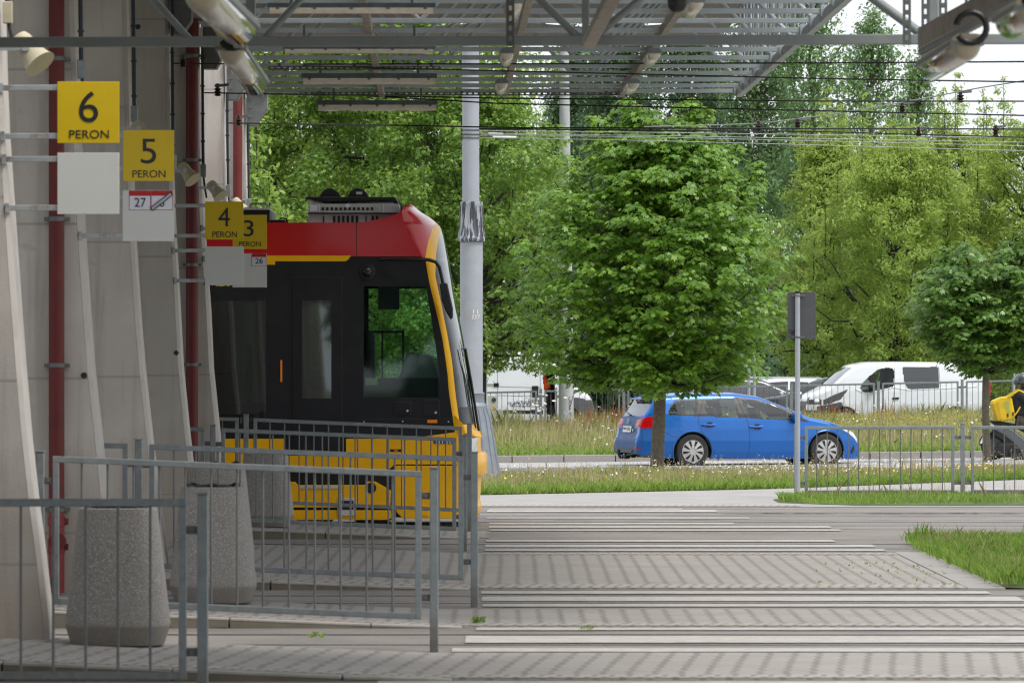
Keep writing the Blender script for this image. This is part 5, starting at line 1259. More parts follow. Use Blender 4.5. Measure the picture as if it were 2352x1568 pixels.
for b in (True, False):
    for nm in ('quarter_window', 'rear_door_window', 'front_door_window'): cm[(nm, b)] = 'glass_car'
    cm[('headlight', b)] = 'clear_lens'; cm[('tail_light', b)] = 'red_lens'; cm[('reflector', b)] = 'red_lens'
WHC = [(0, .31), (2.6, .31)]
wat = car_body(car, ctop, cbot, 1.74, wf, tf, WHC, .375, ccls, cm, ds=.022, nz=56)
for x in (0, 2.6):
    for s in (-1, 1): wheel(car, x, s * .765, .315, .2, s, s < 0)
    pts = [(x + .378 * math.cos(a), .31 + .378 * math.sin(a)) for a in [R(-22) + R(224) * k / 40 for k in range(41)]]
    strip3(car, 'arch_lip', 'car_blue', pts, wat, .001, .014); strip3(car, 'arch_edge', 'black', [(x + (a - x) * .965, .31 + (b - .31) * .965) for a, b in pts], wat, -.012, .014)
MB().box(-.85, 3.15, -.60, .60, .2, .60).build('underbody', M['black'], car, world=False)
MB().box(-.7, 2.3, -.68, .68, .60, .80).build('cabin_floor', M['interior'], car, world=False)
for (x, y) in ((.55, -.36), (.55, .36), (1.38, -.36), (1.38, .36)):
    mb = MB(); mb.hexa([(x + .12, y - .22, .8), (x + .12, y + .22, .8), (x - .02, y + .22, 1.12), (x - .02, y - .22, 1.12)], [(x, y - .22, .8), (x, y + .22, .8), (x - .12, y + .22, 1.12), (x - .12, y - .22, 1.12)])
    mb.hexa([(x - .01, y - .12, 1.14), (x - .01, y + .12, 1.14), (x - .05, y + .12, 1.28), (x - .05, y - .12, 1.28)], [(x - .09, y - .12, 1.14), (x - .09, y + .12, 1.14), (x - .12, y + .12, 1.28), (x - .12, y - .12, 1.28)])
    mb.build('seat', M['seat'], car, bevel=.03, world=False)
MB().tube([(2.0 - .18 * .35 + .17 * math.cos(a) * .3, -.36 + .17 * math.sin(a), .96 + .17 * math.cos(a)) for a in [k * math.pi / 10 for k in range(21)]], .016, 6).build('steering_wheel', M['dash'], car, 40, world=False)
MB().box(1.95, 2.35, -.62, .62, .78, .93).build('dashboard', M['dash'], car, bevel=.04, world=False)
S7 = lambda L: dens([z7(*p) for p in L])
for L in ([(1046, 74), (1105, 265), (1125, 320), (1137, 430), (1130, 560), (1115, 645)], [(720, 86), (660, 246), (645, 300), (690, 410), (770, 560), (840, 642), (1115, 650), (1560, 655), (1620, 652)], [(380, 430), (440, 445), (475, 475)], [(285, 370), (380, 420)], [(2015, 430), (2070, 395)]):
    strip3(car, 'door_seam', 'trim', S7(L), wat, -.001, .0042)
for (x, y) in ((745, 335), (1197, 353)):
    p = z7(x, y); mb = MB(); n = 9
    pts = [Vector((p[0] - .13 + .26 * k / (n - 1), -(wat(p[0], p[1]) + .012 + .022 * math.sin(math.pi * k / (n - 1))), p[1] + .008)) for k in range(n)]
    MB().tube(pts, .017, 8).build('door_handle', M['car_blue'], car, 40, world=False)
    MB().lathe([(.07, -.006), (.062, .004)], (p[0] + .02, -(wat(p[0], p[1]) + .001), p[1] - .004), 20, axis='y').build('handle_recess', M['trim'], car, 40, world=False)
p = z7(1585, 250); mb = MB()
ms = MB().lathe([(.02, -.105), (.075, -.09), (.098, -.04), (.10, .01), (.085, .06), (.03, .075)], (p[0], -(wat(*p) + .12), p[1]), 18, 2.6, axis='x').build('wing_mirror', M['car_blue'], car, 50, world=False)
MB().bar((p[0] - .02, -(wat(*p) - .02), p[1] - .05), (p[0] - .02, -(wat(*p) + .10), p[1] - .06), .08, .05).build('mirror_foot', M['trim'], ms, world=False)
# rear: spoiler, plate, emblem, tow bar, wiper
MB().hexa([(-.60, -.56, 1.315), (-.60, .56, 1.315), (-.60, .56, 1.28), (-.60, -.56, 1.28)], [(-.80, -.54, 1.285), (-.80, .54, 1.285), (-.80, .54, 1.262), (-.80, -.54, 1.262)]).build('spoiler', M['car_blue'], car, bevel=.01, world=False)
MB().box(-.785, -.77, -.10, .10, 1.235, 1.255).build('brake_light', M['red_lens'], car, world=False)
pl = MB().hexa([(-1.02, -.26, .665), (-1.02, .26, .665), (-1.015, .26, .665), (-1.015, -.26, .665)], [(-1.005, -.26, .775), (-1.005, .26, .775), (-1.0, .26, .775), (-1.0, -.26, .775)]).build('number_plate', M['white'], car, world=False)
text('lettering', 'WN 5526J', (-1.024, 0, .72), .42, .075, M['ink'], pl, world=False, axis='-x')
MB().tube([(-.985 - .012 * 1, .055 * math.cos(a), .865 + .038 * math.sin(a)) for a in [k * math.pi / 10 for k in range(21)]], .006, 6).build('emblem_ring', M['hubcap'], car, 40, world=False)
MB().tube([(-.999, .022 * math.cos(a), .872 + .03 * math.sin(a)) for a in [k * math.pi / 8 for k in range(17)]], .005, 6).build('emblem_ring', M['hubcap'], car, 40, world=False)
MB().lathe([(.032, -.004), (.032, 0)], (-1.008, -.36, .70), 16, axis='x').build('green_sticker', M['mint'], car, 40, world=False)
MB().box(-1.075, -1.03, -.5, .5, .30, .335).build('bumper_insert', M['grey_trim'], car, bevel=.01, world=False)
MB().tube([(-.85, 0, .22), (-1.05, 0, .19), (-1.15, 0, .2), (-1.18, 0, .27), (-1.17, 0, .34)], [.03, .03, .03, .026, .03], 10).build('tow_bar', M['black'], car, 40, world=False)
MB().bar((-.96, -.05, .98), (-.90, .32, 1.02), .03, .02).build('rear_wiper', M['black'], car, world=False)
for s in (-1, 1): MB().lathe([(.028, -.006), (.028, 0)], (-1.0, s * .60, .80), 12, axis='x').build('reversing_lens', M['orange_lens'], car, 40, world=False)

# ---------------------------------------------------------------- vans
def van(name, label, X, D, rot, top, bot, W, wf, tf, wheels, rw, cls, mt, extra, grp=None, ds=.035):
    root = thing(name, label, 'van', (X, D, .0), rot, grp); OFF[root.name] = Vector((0, 0, 0))
    wa = car_body(root, top, bot, W, wf, tf, wheels, rw, cls, mt, ds=.022, nz=84, r_edge=.10)
    for (x, z) in wheels:
        for s in (-1, 1): wheel(root, x, s * (W / 2 - .13), z + .01, .22, s, True, 7)
        for s in (-1, 1): strip3(root, 'arch_edge', 'black', [(x + rw * .975 * math.cos(a), z + rw * .975 * math.sin(a)) for a in [R(-15) + R(210) * k / 30 for k in range(31)]], wa, -.012, .022, s)
    MB().box(bot[0][0] + .3, bot[-1][0] - .4, -W * .38, W * .38, .3, .75).build('underbody', M['black'], root, world=False)
    extra(root, wa); return root
def z6(x, y): return ((2263 - (3150 + x * .3614) / 1.7415) / 80 * .925, (998 - (1420 + y * .3614) / 1.7415) / 82.8)
Q_ = lambda L: [z6(*p) for p in L]
vtop = [(-.02, .40), (0, 1.0), (.03, 1.6), (.10, 1.82), (.3, 1.90), (1.2, 1.93), (2.6, 1.945), (3.4, 1.93), (3.75, 1.86), (4.05, 1.66), (4.45, 1.30), (4.62, 1.20), (4.9, 1.08), (5.06, .93), (5.12, .72), (5.14, .36)]
vtop = [(x + .0004 * i, z) for i, (x, z) in enumerate(vtop)]
vwin1 = Q_([(690, 330), (745, 275), (800, 235), (880, 180), (985, 160), (1050, 170), (1072, 205), (1052, 372), (940, 398), (720, 441), (690, 432), (655, 385)])
vwin2 = Q_([(1165, 160), (1180, 156), (1590, 152), (1600, 395), (1265, 406), (1225, 395), (1185, 335)])
vhead = Q_([(220, 522), (330, 470), (505, 402), (505, 415), (428, 512), (300, 560), (228, 575)])
vbump = Q_([(150, 590), (225, 580), (430, 540), (505, 650), (505, 700), (150, 700)])
def vcls(x, y, z, s):
    if s == 'side':
        if inpoly(x, z, vwin1): return ('front_door_window', y > 0)
        if inpoly(x, z, vwin2): return ('side_window', y > 0)
        if inpoly(x, z, vhead) or (x > 4.75 and .78 < z < .92): return ('headlight', y > 0)
        if inpoly(x, z, vbump) or (x > 4.7 and z < .62): return 'front_bumper'
        if x < .05 and .7 < z < 1.45: return ('tail_light', y > 0)
        if z < .34: return 'sill'
        return 'body'
    if 3.86 < x < 4.5 and abs(y) < .78: return 'windscreen'
    if x > 4.9 and .62 < z < .84 and abs(y) < .62: return 'grille'
    if x > 4.85 and .8 < z < .98 and abs(y) > .45: return ('headlight', y > 0)
    if x > 4.9 and z <= .62: return 'front_bumper'
    return 'body'
vm = {'body': 'van_white', 'windscreen': 'glass_tint', 'grille': 'black', 'front_bumper': 'grey_trim', 'sill': 'van_white'}
for b in (True, False): vm.update({('front_door_window', b): 'glass_clear', ('side_window', b): 'glass_dark', ('headlight', b): 'grey_trim', ('tail_light', b): 'red_lens'})
vwf = lambda z: interp(z, [(.2, .94), (.5, .99), (.8, 1.0), (1.15, .985), (1.5, .93), (1.9, .84)])
vtf = lambda x: interp(x, [(0, .97), (.3, .99), (1, 1), (4.1, 1), (4.6, .96), (4.9, .88), (5.06, .76), (5.16, .60)])
def vex(root, wa):
    for s in (1, -1):
        MB().lathe([(.02, -.09), (.06, -.07), (.075, 0), (.06, .07), (.02, .09)], (4.86, s * (wa(4.86, .87) - .05), .87), 14, axis='x').build('headlamp_bulb', M['clear_lens'], root, 40, world=False)
    strip3(root, 'body_crease', 'van_white', dens([z6(*p) for p in ((600, 400), (740, 455), (1050, 380), (1230, 410), (1640, 392), (2040, 372), (2080, 330))]), wa, .002, .014, 1)
    strip3(root, 'door_seam', 'grey_trim', dens([z6(*p) for p in ((1075, 170), (1062, 380), (1050, 520), (1000, 660))]), wa, .0, .006, 1)
    strip3(root, 'door_seam', 'grey_trim', dens([z6(*p) for p in ((1600, 150), (1610, 400), (1620, 650))]), wa, .0, .006, 1)
    p = z6(1075, 500); MB().box(p[0] - .09, p[0] + .09, wa(*p) - .01, wa(*p) + .03, p[1] - .025, p[1] + .025).build('door_handle', M['black'], root, world=False)
    p = z6(790, 385); MB().lathe([(.02, -.10), (.10, -.08), (.13, 0), (.12, .08), (.03, .10)], (p[0], wa(*p) + .12, p[1] + .02), 16, 3, axis='x').build('wing_mirror', M['black'], root, 40, world=False)
    MB().box(-.03, .0, -.93, .93, .42, 1.70).build('tail_frame', M['grey_trim'], root, bevel=.02, world=False)
    for s in (1, -1): MB().box(-.05, .02, s * .86 - .10, s * .86 + .10, 1.0, 1.42).build('tail_light', M['red_lens'], root, bevel=.02, world=False)
    MB().tube([(3.3, 0, 1.95), (3.0, 0, 2.12)], .008, 6).build('aerial', M['black'], root, 40, world=False)
    MB().box(3.9, 4.7, -.8, .8, .95, 1.12).build('dashboard', M['interior'], root, bevel=.04, world=False)
    for y in (.42, -.42): MB().hexa([(2.85, y - .25, .9), (2.85, y + .25, .9), (2.62, y + .25, 1.5), (2.62, y - .25, 1.5)], [(3.0, y - .25, .9), (3.0, y + .25, .9), (2.76, y + .25, 1.5), (2.76, y - .25, 1.5)]).build('seat', M['seat'], root, bevel=.04, world=False)
    MB().box(2.5, 2.56, -.8, .8, .6, 1.85).build('bulkhead', M['interior'], root, world=False)
    MB().tube([(5.10, -.5, .86), (5.135, 0, .87), (5.10, .5, .86)], .02, 6).build('grille_bar', M['hubcap'], root, 40, world=False)
# heading left and slightly towards the viewer; local +x is forwards, local +y is then the side facing us
vr = van('panel_van', 'white van with dark side window driving left behind the back railing', PX(2256, 158.2), 158.6, R(180 + 9), vtop, [(-.02, .39), (.3, .34), (4.6, .30), (5.14, .34)], 1.95, vwf, vtf, [(.95, .33), (4.12, .33)], .40, vcls, vm, vex)
# left van: tall, parked, front to the right, its door open
def zl(x, y): return (((1920 + x * .2126) / 1.7415 - 918) / 82.3, (996 - (1400 + y * .2126) / 1.7415) / 82.3)
ltop = [(-.02, .42), (0, 1.2), (.03, 1.9), (.12, 2.12), (.4, 2.20), (2.0, 2.24), (3.5, 2.23), (4.0, 2.15), (4.25, 2.0), (4.55, 1.68), (4.85, 1.30), (5.05, 1.16), (5.25, 1.05), (5.36, .92), (5.42, .7), (5.44, .36)]
ltop = [(x + .0004 * i, z) for i, (x, z) in enumerate(ltop)]
ldoor = [zl(*p) for p in ((1190, 335), (1215, 325), (1408, 325), (1412, 420), (1412, 1240), (1260, 1240), (1210, 800), (1178, 560))]
lfwin = [zl(*p) for p in ((1500, 330), (1560, 340), (1740, 700), (1500, 720))]
larch = [zl(*p) for p in ((1700, 935), (1800, 920), (1960, 940), (2060, 1030), (2110, 1130), (2140, 1240), (1690, 1240))]
def lcls(x, y, z, s):
    if s == 'side':
        if inpoly(x, z, ldoor): return None if y < 0 else 'body'
        if inpoly(x, z, lfwin): return ('quarter_window', y > 0)
        if inpoly(x, z, larch): return ('arch_trim', y > 0)
        if x > 5.1 and .9 < z < 1.05: return ('headlight', y > 0)
        if x > 5.0 and z < .9: return 'front_bumper'
        if z < .62 and x < 4.0 and z > .5: return 'sill_strip'
        return 'body'
    if 4.3 < x < 4.9 and abs(y) < .8: return 'windscreen'
    if x > 5.1 and z < 1.0: return 'front_bumper'
    return 'body'
lm_ = {'body': 'van_white', 'windscreen': 'glass_dark', 'front_bumper': 'grey_trim', 'sill_strip': 'black'}
for b in (True, False): lm_.update({('quarter_window', b): 'glass_dark', ('headlight', b): 'clear_lens', ('arch_trim', b): 'grey_trim'})
def lex(root, wa):
    for L in ([(330, 150), (330, 1130)], [(1128, 130), (1135, 720), (1130, 1130)], [(0, 295), (1135, 300)], [(60, 330), (1140, 345)], [(330, 715), (1130, 740)], [(330, 880), (1120, 905)]):
        strip3(root, 'panel_seam', 'grey_trim', dens([zl(*p) for p in L], 14), wa, .0, .006)
    a, b = zl(60, 685), zl(320, 685); mb = MB(); mb.box(a[0] - 1.2, b[0], -wa(a[0], a[1]) - .012, -wa(a[0], a[1]) + .02, a[1] - .035, a[1] + .035); mb.build('slide_rail', M['silver'], root, world=False)
    p = zl(295, 683); mb = MB(); mb.box(p[0] - .05, p[0] + .09, -wa(*p) - .02, -wa(*p) + .02, p[1] - .06, p[1] + .05); mb.build('rail_end', M['black'], root, world=False)
    p = zl(1040, 810); mb = MB(); mb.box(p[0] - .09, p[0] + .09, -wa(*p) - .04, -wa(*p) + .02, p[1] - .16, p[1] + .16); mb.build('door_handle', M['black'], root, bevel=.02, world=False)
    p0 = zl(1408, 325); p1 = zl(1178, 1240)
    mb = MB(); mb.box(3.2, 4.9, -.2, -.16, .3, 2.1); mb.build('cab_far_wall', M['interior'], root, world=False)
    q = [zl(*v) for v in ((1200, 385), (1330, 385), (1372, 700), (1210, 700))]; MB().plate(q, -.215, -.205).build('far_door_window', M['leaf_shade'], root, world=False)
    mb = MB(); mb.box(3.3, 4.6, -.8, -.2, .3, .42); mb.build('cab_floor', M['grey_trim'], root, world=False)
    o = zl(1250, 1000)
    for k, (t, w, h) in enumerate((('Gridnet', .34, .05), ('ul. Kineska 6', .72, .05), ('03-608 Warszawa', .92, .05), ('tel.: 22 234 10', .86, .05), ('www.gridnet.pl', .82, .05))):
        z = zl(0, 968 + 30 * k)[1]; xr = zl(1070, 0)[0] + .10
        text('lettering', t, (xr - w / 2, -wa(xr, z) - .004, z), w, h * 1.3, M['ink'], root, world=False)
    for (t, x, y, w, h, m_) in (('GRIDNET', 20, 470, 1.45, .26, 'blue'), ('Techniczne', 60, 598, .85, .10, 'ink'), ('elektrycznych', 20, 788, 1.0, .10, 'ink')):
        z = zl(0, y)[1]; xr = zl(x + 90, 0)[0]; text('lettering', t, (xr - w / 2, -wa(xr - w / 2, z) - .006, z), w, h, M[m_], root, world=False)
    z0 = zl(0, 330); p = zl(1410, 330)
    # open door leaf swung forwards, seen almost edge-on
    hx = zl(1415, 0)[0]; mb = MB(); mb.hexa([(hx, -.98, .5), (hx + .03, -.98, .5), (hx + .03, -.98, 1.25), (hx, -.98, 1.25)], [(hx + .05, -1.75, .5), (hx + .09, -1.75, .5), (hx + .09, -1.75, 1.25), (hx + .05, -1.75, 1.25)]); mb.build('open_door', M['van_white'], root, bevel=.02, world=False)
vl = van('high_roof_van', 'tall white van with blue lettering and open front door, left of the big tree', PX(918, 158), 158.9, R(0), ltop, [(-.02, .41), (.3, .36), (5.0, .32), (5.44, .35)], 2.0, vwf if False else (lambda z: interp(z, [(.2, .94), (.5, .99), (.8, 1.0), (1.3, .985), (1.9, .93), (2.2, .86)])), (lambda x: interp(x, [(0, .97), (.3, .99), (1, 1), (4.5, 1), (5.0, .95), (5.25, .86), (5.38, .74), (5.46, .6)])), [(.95, .35), (4.62, .35)], .43, lcls, lm_, lex)

# ---------------------------------------------------------------- parked cars glimpsed over the railing
ptop = [(-.80, .35), (-.84, .6), (-.78, .95), (-.55, 1.38), (-.3, 1.45), (.6, 1.49), (1.2, 1.45), (1.75, 1.2), (2.15, 1.0), (2.7, .92), (3.1, .82), (3.3, .6), (3.34, .3)]
ptop = [(x + .0004 * i, z) for i, (x, z) in enumerate(ptop)]
pwin1 = [(-.1, .98), (-.02, 1.36), (.55, 1.41), (.55, .98)]; pwin2 = [(.62, .98), (.62, 1.41), (1.15, 1.37), (1.62, 1.18), (1.88, 1.0)]
def pcls(x, y, z, s):
    if s == 'side':
        if inpoly(x, z, pwin1) or (-.5 < x < -.16 and 1.02 < z < 1.34): return ('rear_window', y > 0)
        if inpoly(x, z, pwin2): return ('front_window', y > 0)
        if x < -.55 and .8 < z < 1.0: return ('tail_light', y > 0)
        if x > 2.95 and .66 < z < .82: return ('headlight', y > 0)
        return 'body'
    if 1.3 < x < 2.1 and abs(y) < .62: return 'windscreen'
    if x < -.42 and 1.02 < z < 1.36 and abs(y) < .62: return 'tailgate_window'
    return 'body'
for k, (x, D, rz, m, lb) in enumerate(((1648, 165, 8, 'dark_car', 'dark hatchback with raised tailgate glimpsed above the blue roof'), (1692, 169, 172, 'van_white', 'white car glimpsed left of the two thin posts'), (1742, 172, 10, 'silver', 'silver car behind the two thin posts'), (1800, 163, 176, 'dark_car', 'black car with silver roof rail, left of the road sign post'))):
    root = thing('parked_car', lb, 'car', (PX(x, D) if abs(rz) < 90 else PX(x, D) + 2.2, D, 0), R(rz), 'cars parked behind the railing'); OFF[root.name] = Vector((0, 0, 0))
    pmt = {'body': m, 'windscreen': 'glass_dark', 'tailgate_window': 'glass_dark'}
    for b in (True, False): pmt.update({('rear_window', b): 'glass_dark', ('front_window', b): 'glass_dark', ('tail_light', b): 'red_lens', ('headlight', b): 'clear_lens'})
    wa = car_body(root, ptop, [(-.84, .3), (0, .2), (2.6, .2), (3.34, .22)], 1.76, lambda z: interp(z, [(.1, .93), (.4, 1), (.9, .97), (1.1, .9), (1.5, .72)]), lambda x: interp(x, [(-.85, .85), (-.5, .96), (.2, 1), (2.3, 1), (3, .9), (3.35, .65)]), [(0, .32), (2.6, .32)], .37, pcls, pmt, ds=.06, nz=24, nt=10)
    for xx in (0, 2.6):
        for s in (-1, 1): wheel(root, xx, s * .77, .32, .2, s, False)
    for s in (-1, 1):
        MB().lathe([(.02, -.09), (.08, -.06), (.09, .03), (.02, .06)], (1.72, s * .98, 1.03), 12, axis='x').build('wing_mirror', M['silver'], root, 40, world=False)
        MB().tube([(-.3, s * .56, 1.47), (-.2, s * .56, 1.50), (1.0, s * .56, 1.50), (1.15, s * .56, 1.45)], .016, 6).build('roof_rail', M['silver'], root, 40, world=False)

# ================================================================ people and the scooter
def skin_body(name, joints, edges, mat, parent, sub=2):
    """joints: {name:(point, radius)}; one continuous surface grown along the edges"""
    ks = list(joints); me = bpy.data.meshes.new(name); off = OFF.get(parent.name, Vector((0, 0, 0)))
    me.from_pydata([Vector(joints[k][0]) - off for k in ks], [(ks.index(a), ks.index(b)) for a, b in edges], []); me.update()
    o = bpy.data.objects.new(name, me); COL.objects.link(o); o.parent = parent
    o.modifiers.new('skin', 'SKIN'); me.skin_vertices.new() if not me.skin_vertices else None
    sv = me.skin_vertices[0].data
    for i, k in enumerate(ks): rr = joints[k][1]; sv[i].radius = rr if isinstance(rr, tuple) else (rr, rr)
    sv[0].use_root = True
    m = o.modifiers.new('sub', 'SUBSURF'); m.levels = sub; m.render_levels = sub
    dg = bpy.context.evaluated_depsgraph_get(); dg.update()
    me2 = bpy.data.meshes.new_from_object(o.evaluated_get(dg)); me2.materials.clear(); me2.materials.append(M[mat])
    me2.polygons.foreach_set('use_smooth', [True] * len(me2.polygons))
    o.modifiers.clear(); o.data = me2; OFF[o.name] = off
    return o
def head(parent, c, fwd, r=.105):
    """head with nose, ears and jaw, facing fwd"""
    f = Vector(fwd).normalized(); sd = f.cross(Vector((0, 0, 1))).normalized(); u = Vector((0, 0, 1))
    mb = MB(); n, m = 20, 14; k0 = len(mb.v)
    for i in range(m + 1):
        t = math.pi * i / m
        for j in range(n):
            a = 2 * math.pi * j / n; x, y, z = math.sin(t) * math.cos(a), math.sin(t) * math.sin(a), math.cos(t)
            sx = .95 if x > 0 else 1.0; w = .78 * (1 - .22 * max(0, -z))
            px_ = x * sx * r * (1 + .12 * max(0, -z) * (x > 0)); v = c + f * px_ + sd * y * w * r + u * z * r * 1.22
            if x > .86 and -.3 < z < .12 and abs(y) < .3: v += f * r * .22
            mb.v.append(v)
    for i in range(m):
        for j in range(n): j2 = (j + 1) % n; mb.f.append([k0 + i * n + j, k0 + i * n + j2, k0 + (i + 1) * n + j2, k0 + (i + 1) * n + j])
    h = mb.build('head', M['skin'], parent, 60)
    for s in (1, -1):
        MB().lathe([(.005, -.012), (.022, -.006), (.03, .004), (.018, .012)], c + sd * s * r * .80 - u * .01, 12, axis='x').build('ear', M['skin'], h, 50)
        MB().lathe([(.003, -.012), (.012, -.004), (.013, .004), (.004, .01)], c + f * r * .86 + sd * s * r * .32 + u * r * .12, 10, axis='z').build('eye', M['ink'], h, 50)
    MB().tube([c + f * r * .9 + sd * .03 - u * r * .52, c + f * r * .96 - u * r * .53, c + f * r * .9 - sd * .03 - u * r * .52], .007, 6).build('mouth', M['plate_red'], h, 50)
    return h
def hand(parent, w, d, up, mat='skin', curl=.6):
    """palm and five separate curved fingers; d points from wrist to knuckles"""
    d = Vector(d).normalized(); up = Vector(up); up = (up - d * up.dot(d)).normalized(); s = d.cross(up).normalized()
    J = {'w': (w, (.026, .02)), 'p': (w + d * .045, (.038, .017)), 'k': (w + d * .085, (.040, .015))}; E = [('w', 'p'), ('p', 'k')]
    for i, L in enumerate((.066, .075, .070, .056)):
        a = w + d * .085 + s * (.030 - .020 * i); b = a + (d * math.cos(curl * .6) - up * math.sin(curl * .6)) * L * .45; c = b + (d * math.cos(curl * 1.5) - up * math.sin(curl * 1.5)) * L * .32; e = c + (d * math.cos(curl * 2.3) - up * math.sin(curl * 2.3)) * L * .25
        for nm, p, q in (('a', a, .0095), ('b', b, .009), ('c', c, .0085), ('e', e, .0075)): J['%s%d' % (nm, i)] = (p, q)
        E += [('k', 'a%d' % i), ('a%d' % i, 'b%d' % i), ('b%d' % i, 'c%d' % i), ('c%d' % i, 'e%d' % i)]
    t = w + d * .03 + s * .036; J['t0'] = (t, .012); J['t1'] = (t + d * .03 + s * .018 - up * .01, .0105); J['t2'] = (t + d * .055 + s * .012 - up * .025, .009); E += [('p', 't0'), ('t0', 't1'), ('t1', 't2')]
    return skin_body('hand', J, E, mat, parent, 2)
# rider: world frame, x to the right (his forward), y away from us
RD = 108.6
def rp(x, y, dy=0.0): v = P(x, y, RD); v.y += dy; return v
sco = thing('motor_scooter', 'dark grey scooter with white plate, cut by the right picture edge', 'scooter', (PX(2330, RD), RD + .3, 0))
cz = rp(2287, 1028, .3)
def swheel(c, r, w):
    t = MB().lathe([(r * .62, -w * .4), (r * .85, -w * .5), (r, -w * .25), (r, w * .25), (r * .85, w * .5), (r * .62, w * .4)], c, 32, axis='y').build('wheel', M['rubber'], sco, 40)
    MB().lathe([(r * .63, -w * .42), (r * .5, -w * .35), (r * .2, -w * .5), (.02, -w * .5)], c, 24, axis='y').build('rim', M['grey_trim'], t, 40)
zg = gz(9.7, RD) - .012; wr = .255
c1 = Vector((cz.x, cz.y, zg + wr)); swheel(c1, wr, .12); c2 = c1 + Vector((1.32, 0, 0)); swheel(c2, wr, .12)
def splate(nm, pts, d0, d1, mat, par=None, bv=.02):
    return MB().plate([(PX(x, RD), PZ(y, RD)) for x, y in pts], RD + .3 + d0, RD + .3 + d1).build(nm, M[mat], par or sco, bevel=bv)
tailp = splate('tail_fairing', [(2277, 976), (2284, 972), (2300, 975), (2330, 986), (2356, 1008), (2376, 1040), (2386, 1066), (2356, 1066), (2345, 1042), (2328, 1016), (2306, 998), (2290, 990), (2280, 985)], -.15, .15, 'scooter', None, .05)
splate('seat', [(2272, 966), (2300, 967), (2345, 975), (2372, 986), (2385, 1004), (2360, 996), (2330, 980), (2284, 973)], -.14, .14, 'black', None, .03)
splate('grab_handle', [(2253, 964), (2262, 963), (2290, 967), (2288, 970), (2262, 968)], -.10, .10, 'black', None, .008)
splate('lower_fairing', [(2281, 984), (2300, 990), (2322, 1004), (2340, 1026), (2350, 1062), (2334, 1062), (2322, 1034), (2304, 1012), (2284, 1000)], -.13, .13, 'black', None, .03)
splate('engine', [(2296, 1018), (2330, 1016), (2346, 1034), (2342, 1050), (2300, 1050), (2280, 1040)], -.17, .10, 'rubber', None, .04)
MB().lathe([(.10, -.03), (.12, -.01), (.12, .01)], rp(2333, 1040, .12), 24, axis='y').build('engine_cover', M['black'], sco, 40)
mb = MB(); pts = [(c1.x + (wr + .05) * math.cos(a), c1.z + (wr + .05) * math.sin(a)) for a in [R(20 + 150 * k / 14) for k in range(15)]]
for a, b in zip(pts, pts[1:]): mb.hexa([(a[0], cz.y - .08, a[1]), (a[0], cz.y + .08, a[1]), (a[0], cz.y + .08, a[1] + .012), (a[0], cz.y - .08, a[1] + .012)], [(b[0], cz.y - .08, b[1]), (b[0], cz.y + .08, b[1]), (b[0], cz.y + .08, b[1] + .012), (b[0], cz.y - .08, b[1] + .012)])
mb.build('rear_mudguard', M['black'], sco, 40)
a, b = rp(2252, 1018, .3), rp(2262, 996, .3); MB().bar(a, b, .01, .24, up=(0, 1, 0)) if False else None
mb = MB(); mb.hexa([(a.x, a.y - .10, a.z), (a.x, a.y + .10, a.z), (b.x, b.y + .10, b.z), (b.x, b.y - .10, b.z)], [(a.x + .04, a.y - .10, a.z - .01), (a.x + .04, a.y + .10, a.z - .01), (b.x + .04, b.y + .10, b.z - .01), (b.x + .04, b.y - .10, b.z - .01)]); mb.build('number_plate', M['white'], sco)
MB().tube([rp(2290, 992, .3), rp(2268, 1006, .3), rp(2254, 1022, .3)], [.05, .04, .03], 8).build('plate_holder', M['black'], sco, 40)
MB().lathe([(.03, -.02), (.04, 0), (.03, .02)], rp(2268, 1010, .22), 12, axis='x').build('tail_light', M['red_lens'], sco, 40)
splate('foot_board', [(2386, 1060), (2440, 1060), (2440, 1068), (2386, 1068)], -.2, .2, 'black', None, .01)
splate('leg_shield', [(2432, 1066), (2445, 1066), (2462, 960), (2452, 956)], -.2, .2, 'scooter', None, .03)
MB().tube([rp(2452, 958, .3), rp(2440, 925, .3)], .03, 10).build('steering_stem', M['black'], sco, 40)
MB().tube([rp(2432, 930, -.05), rp(2440, 922, .3), rp(2432, 930, .65)], .016, 8).build('handlebar', M['black'], sco, 40)
MB().lathe([(.03, -.03), (.045, -.01), (.03, .03)], rp(2281, 978, .17), 12, axis='x').build('indicator', M['clear_lens'], sco, 40)
per = thing('person', 'person in dark jacket and grey helmet riding the scooter at the right edge', 'person', rp(2340, 965, .3))
hip = rp(2345, 962, .3); J = {'pel': (hip, (.18, .17)), 'waist': (rp(2342, 944, .3), (.20, .18)), 'chest': (rp(2343, 920, .3), (.22, .20)), 'up': (rp(2347, 904, .3), (.18, .15)), 'neck': (rp(2350, 892, .3), .075)}
E = [('pel', 'waist'), ('waist', 'chest'), ('chest', 'up'), ('up', 'neck')]
for s, t in ((-1, 'n'), (1, 'f')):
    J['sh' + t] = (rp(2348, 906, .3 + .18 * s), .095); J['el' + t] = (rp(2372, 934, .3 + .26 * s), .07); J['wr' + t] = (rp(2406, 932, .3 + .30 * s), .04); E += [('up', 'sh' + t), ('sh' + t, 'el' + t), ('el' + t, 'wr' + t)]
skin_body('jacket', J, E, 'jacket', per)
J = {'pel': (hip + Vector((0, 0, -.02)), (.14, .13))}; E = []
for s, t in ((-1, 'n'), (1, 'f')):
    J['h' + t] = (rp(2350, 968, .3 + .09 * s), .10); J['k' + t] = (rp(2400, 986, .3 + .18 * s), .07); J['a' + t] = (rp(2396, 1050, .3 + .16 * s), .05); J['f' + t] = (rp(2414, 1057, .3 + .16 * s), .045); E += [('pel', 'h' + t), ('h' + t, 'k' + t), ('k' + t, 'a' + t), ('a' + t, 'f' + t)]
skin_body('trousers', J, E, 'trousers', per)
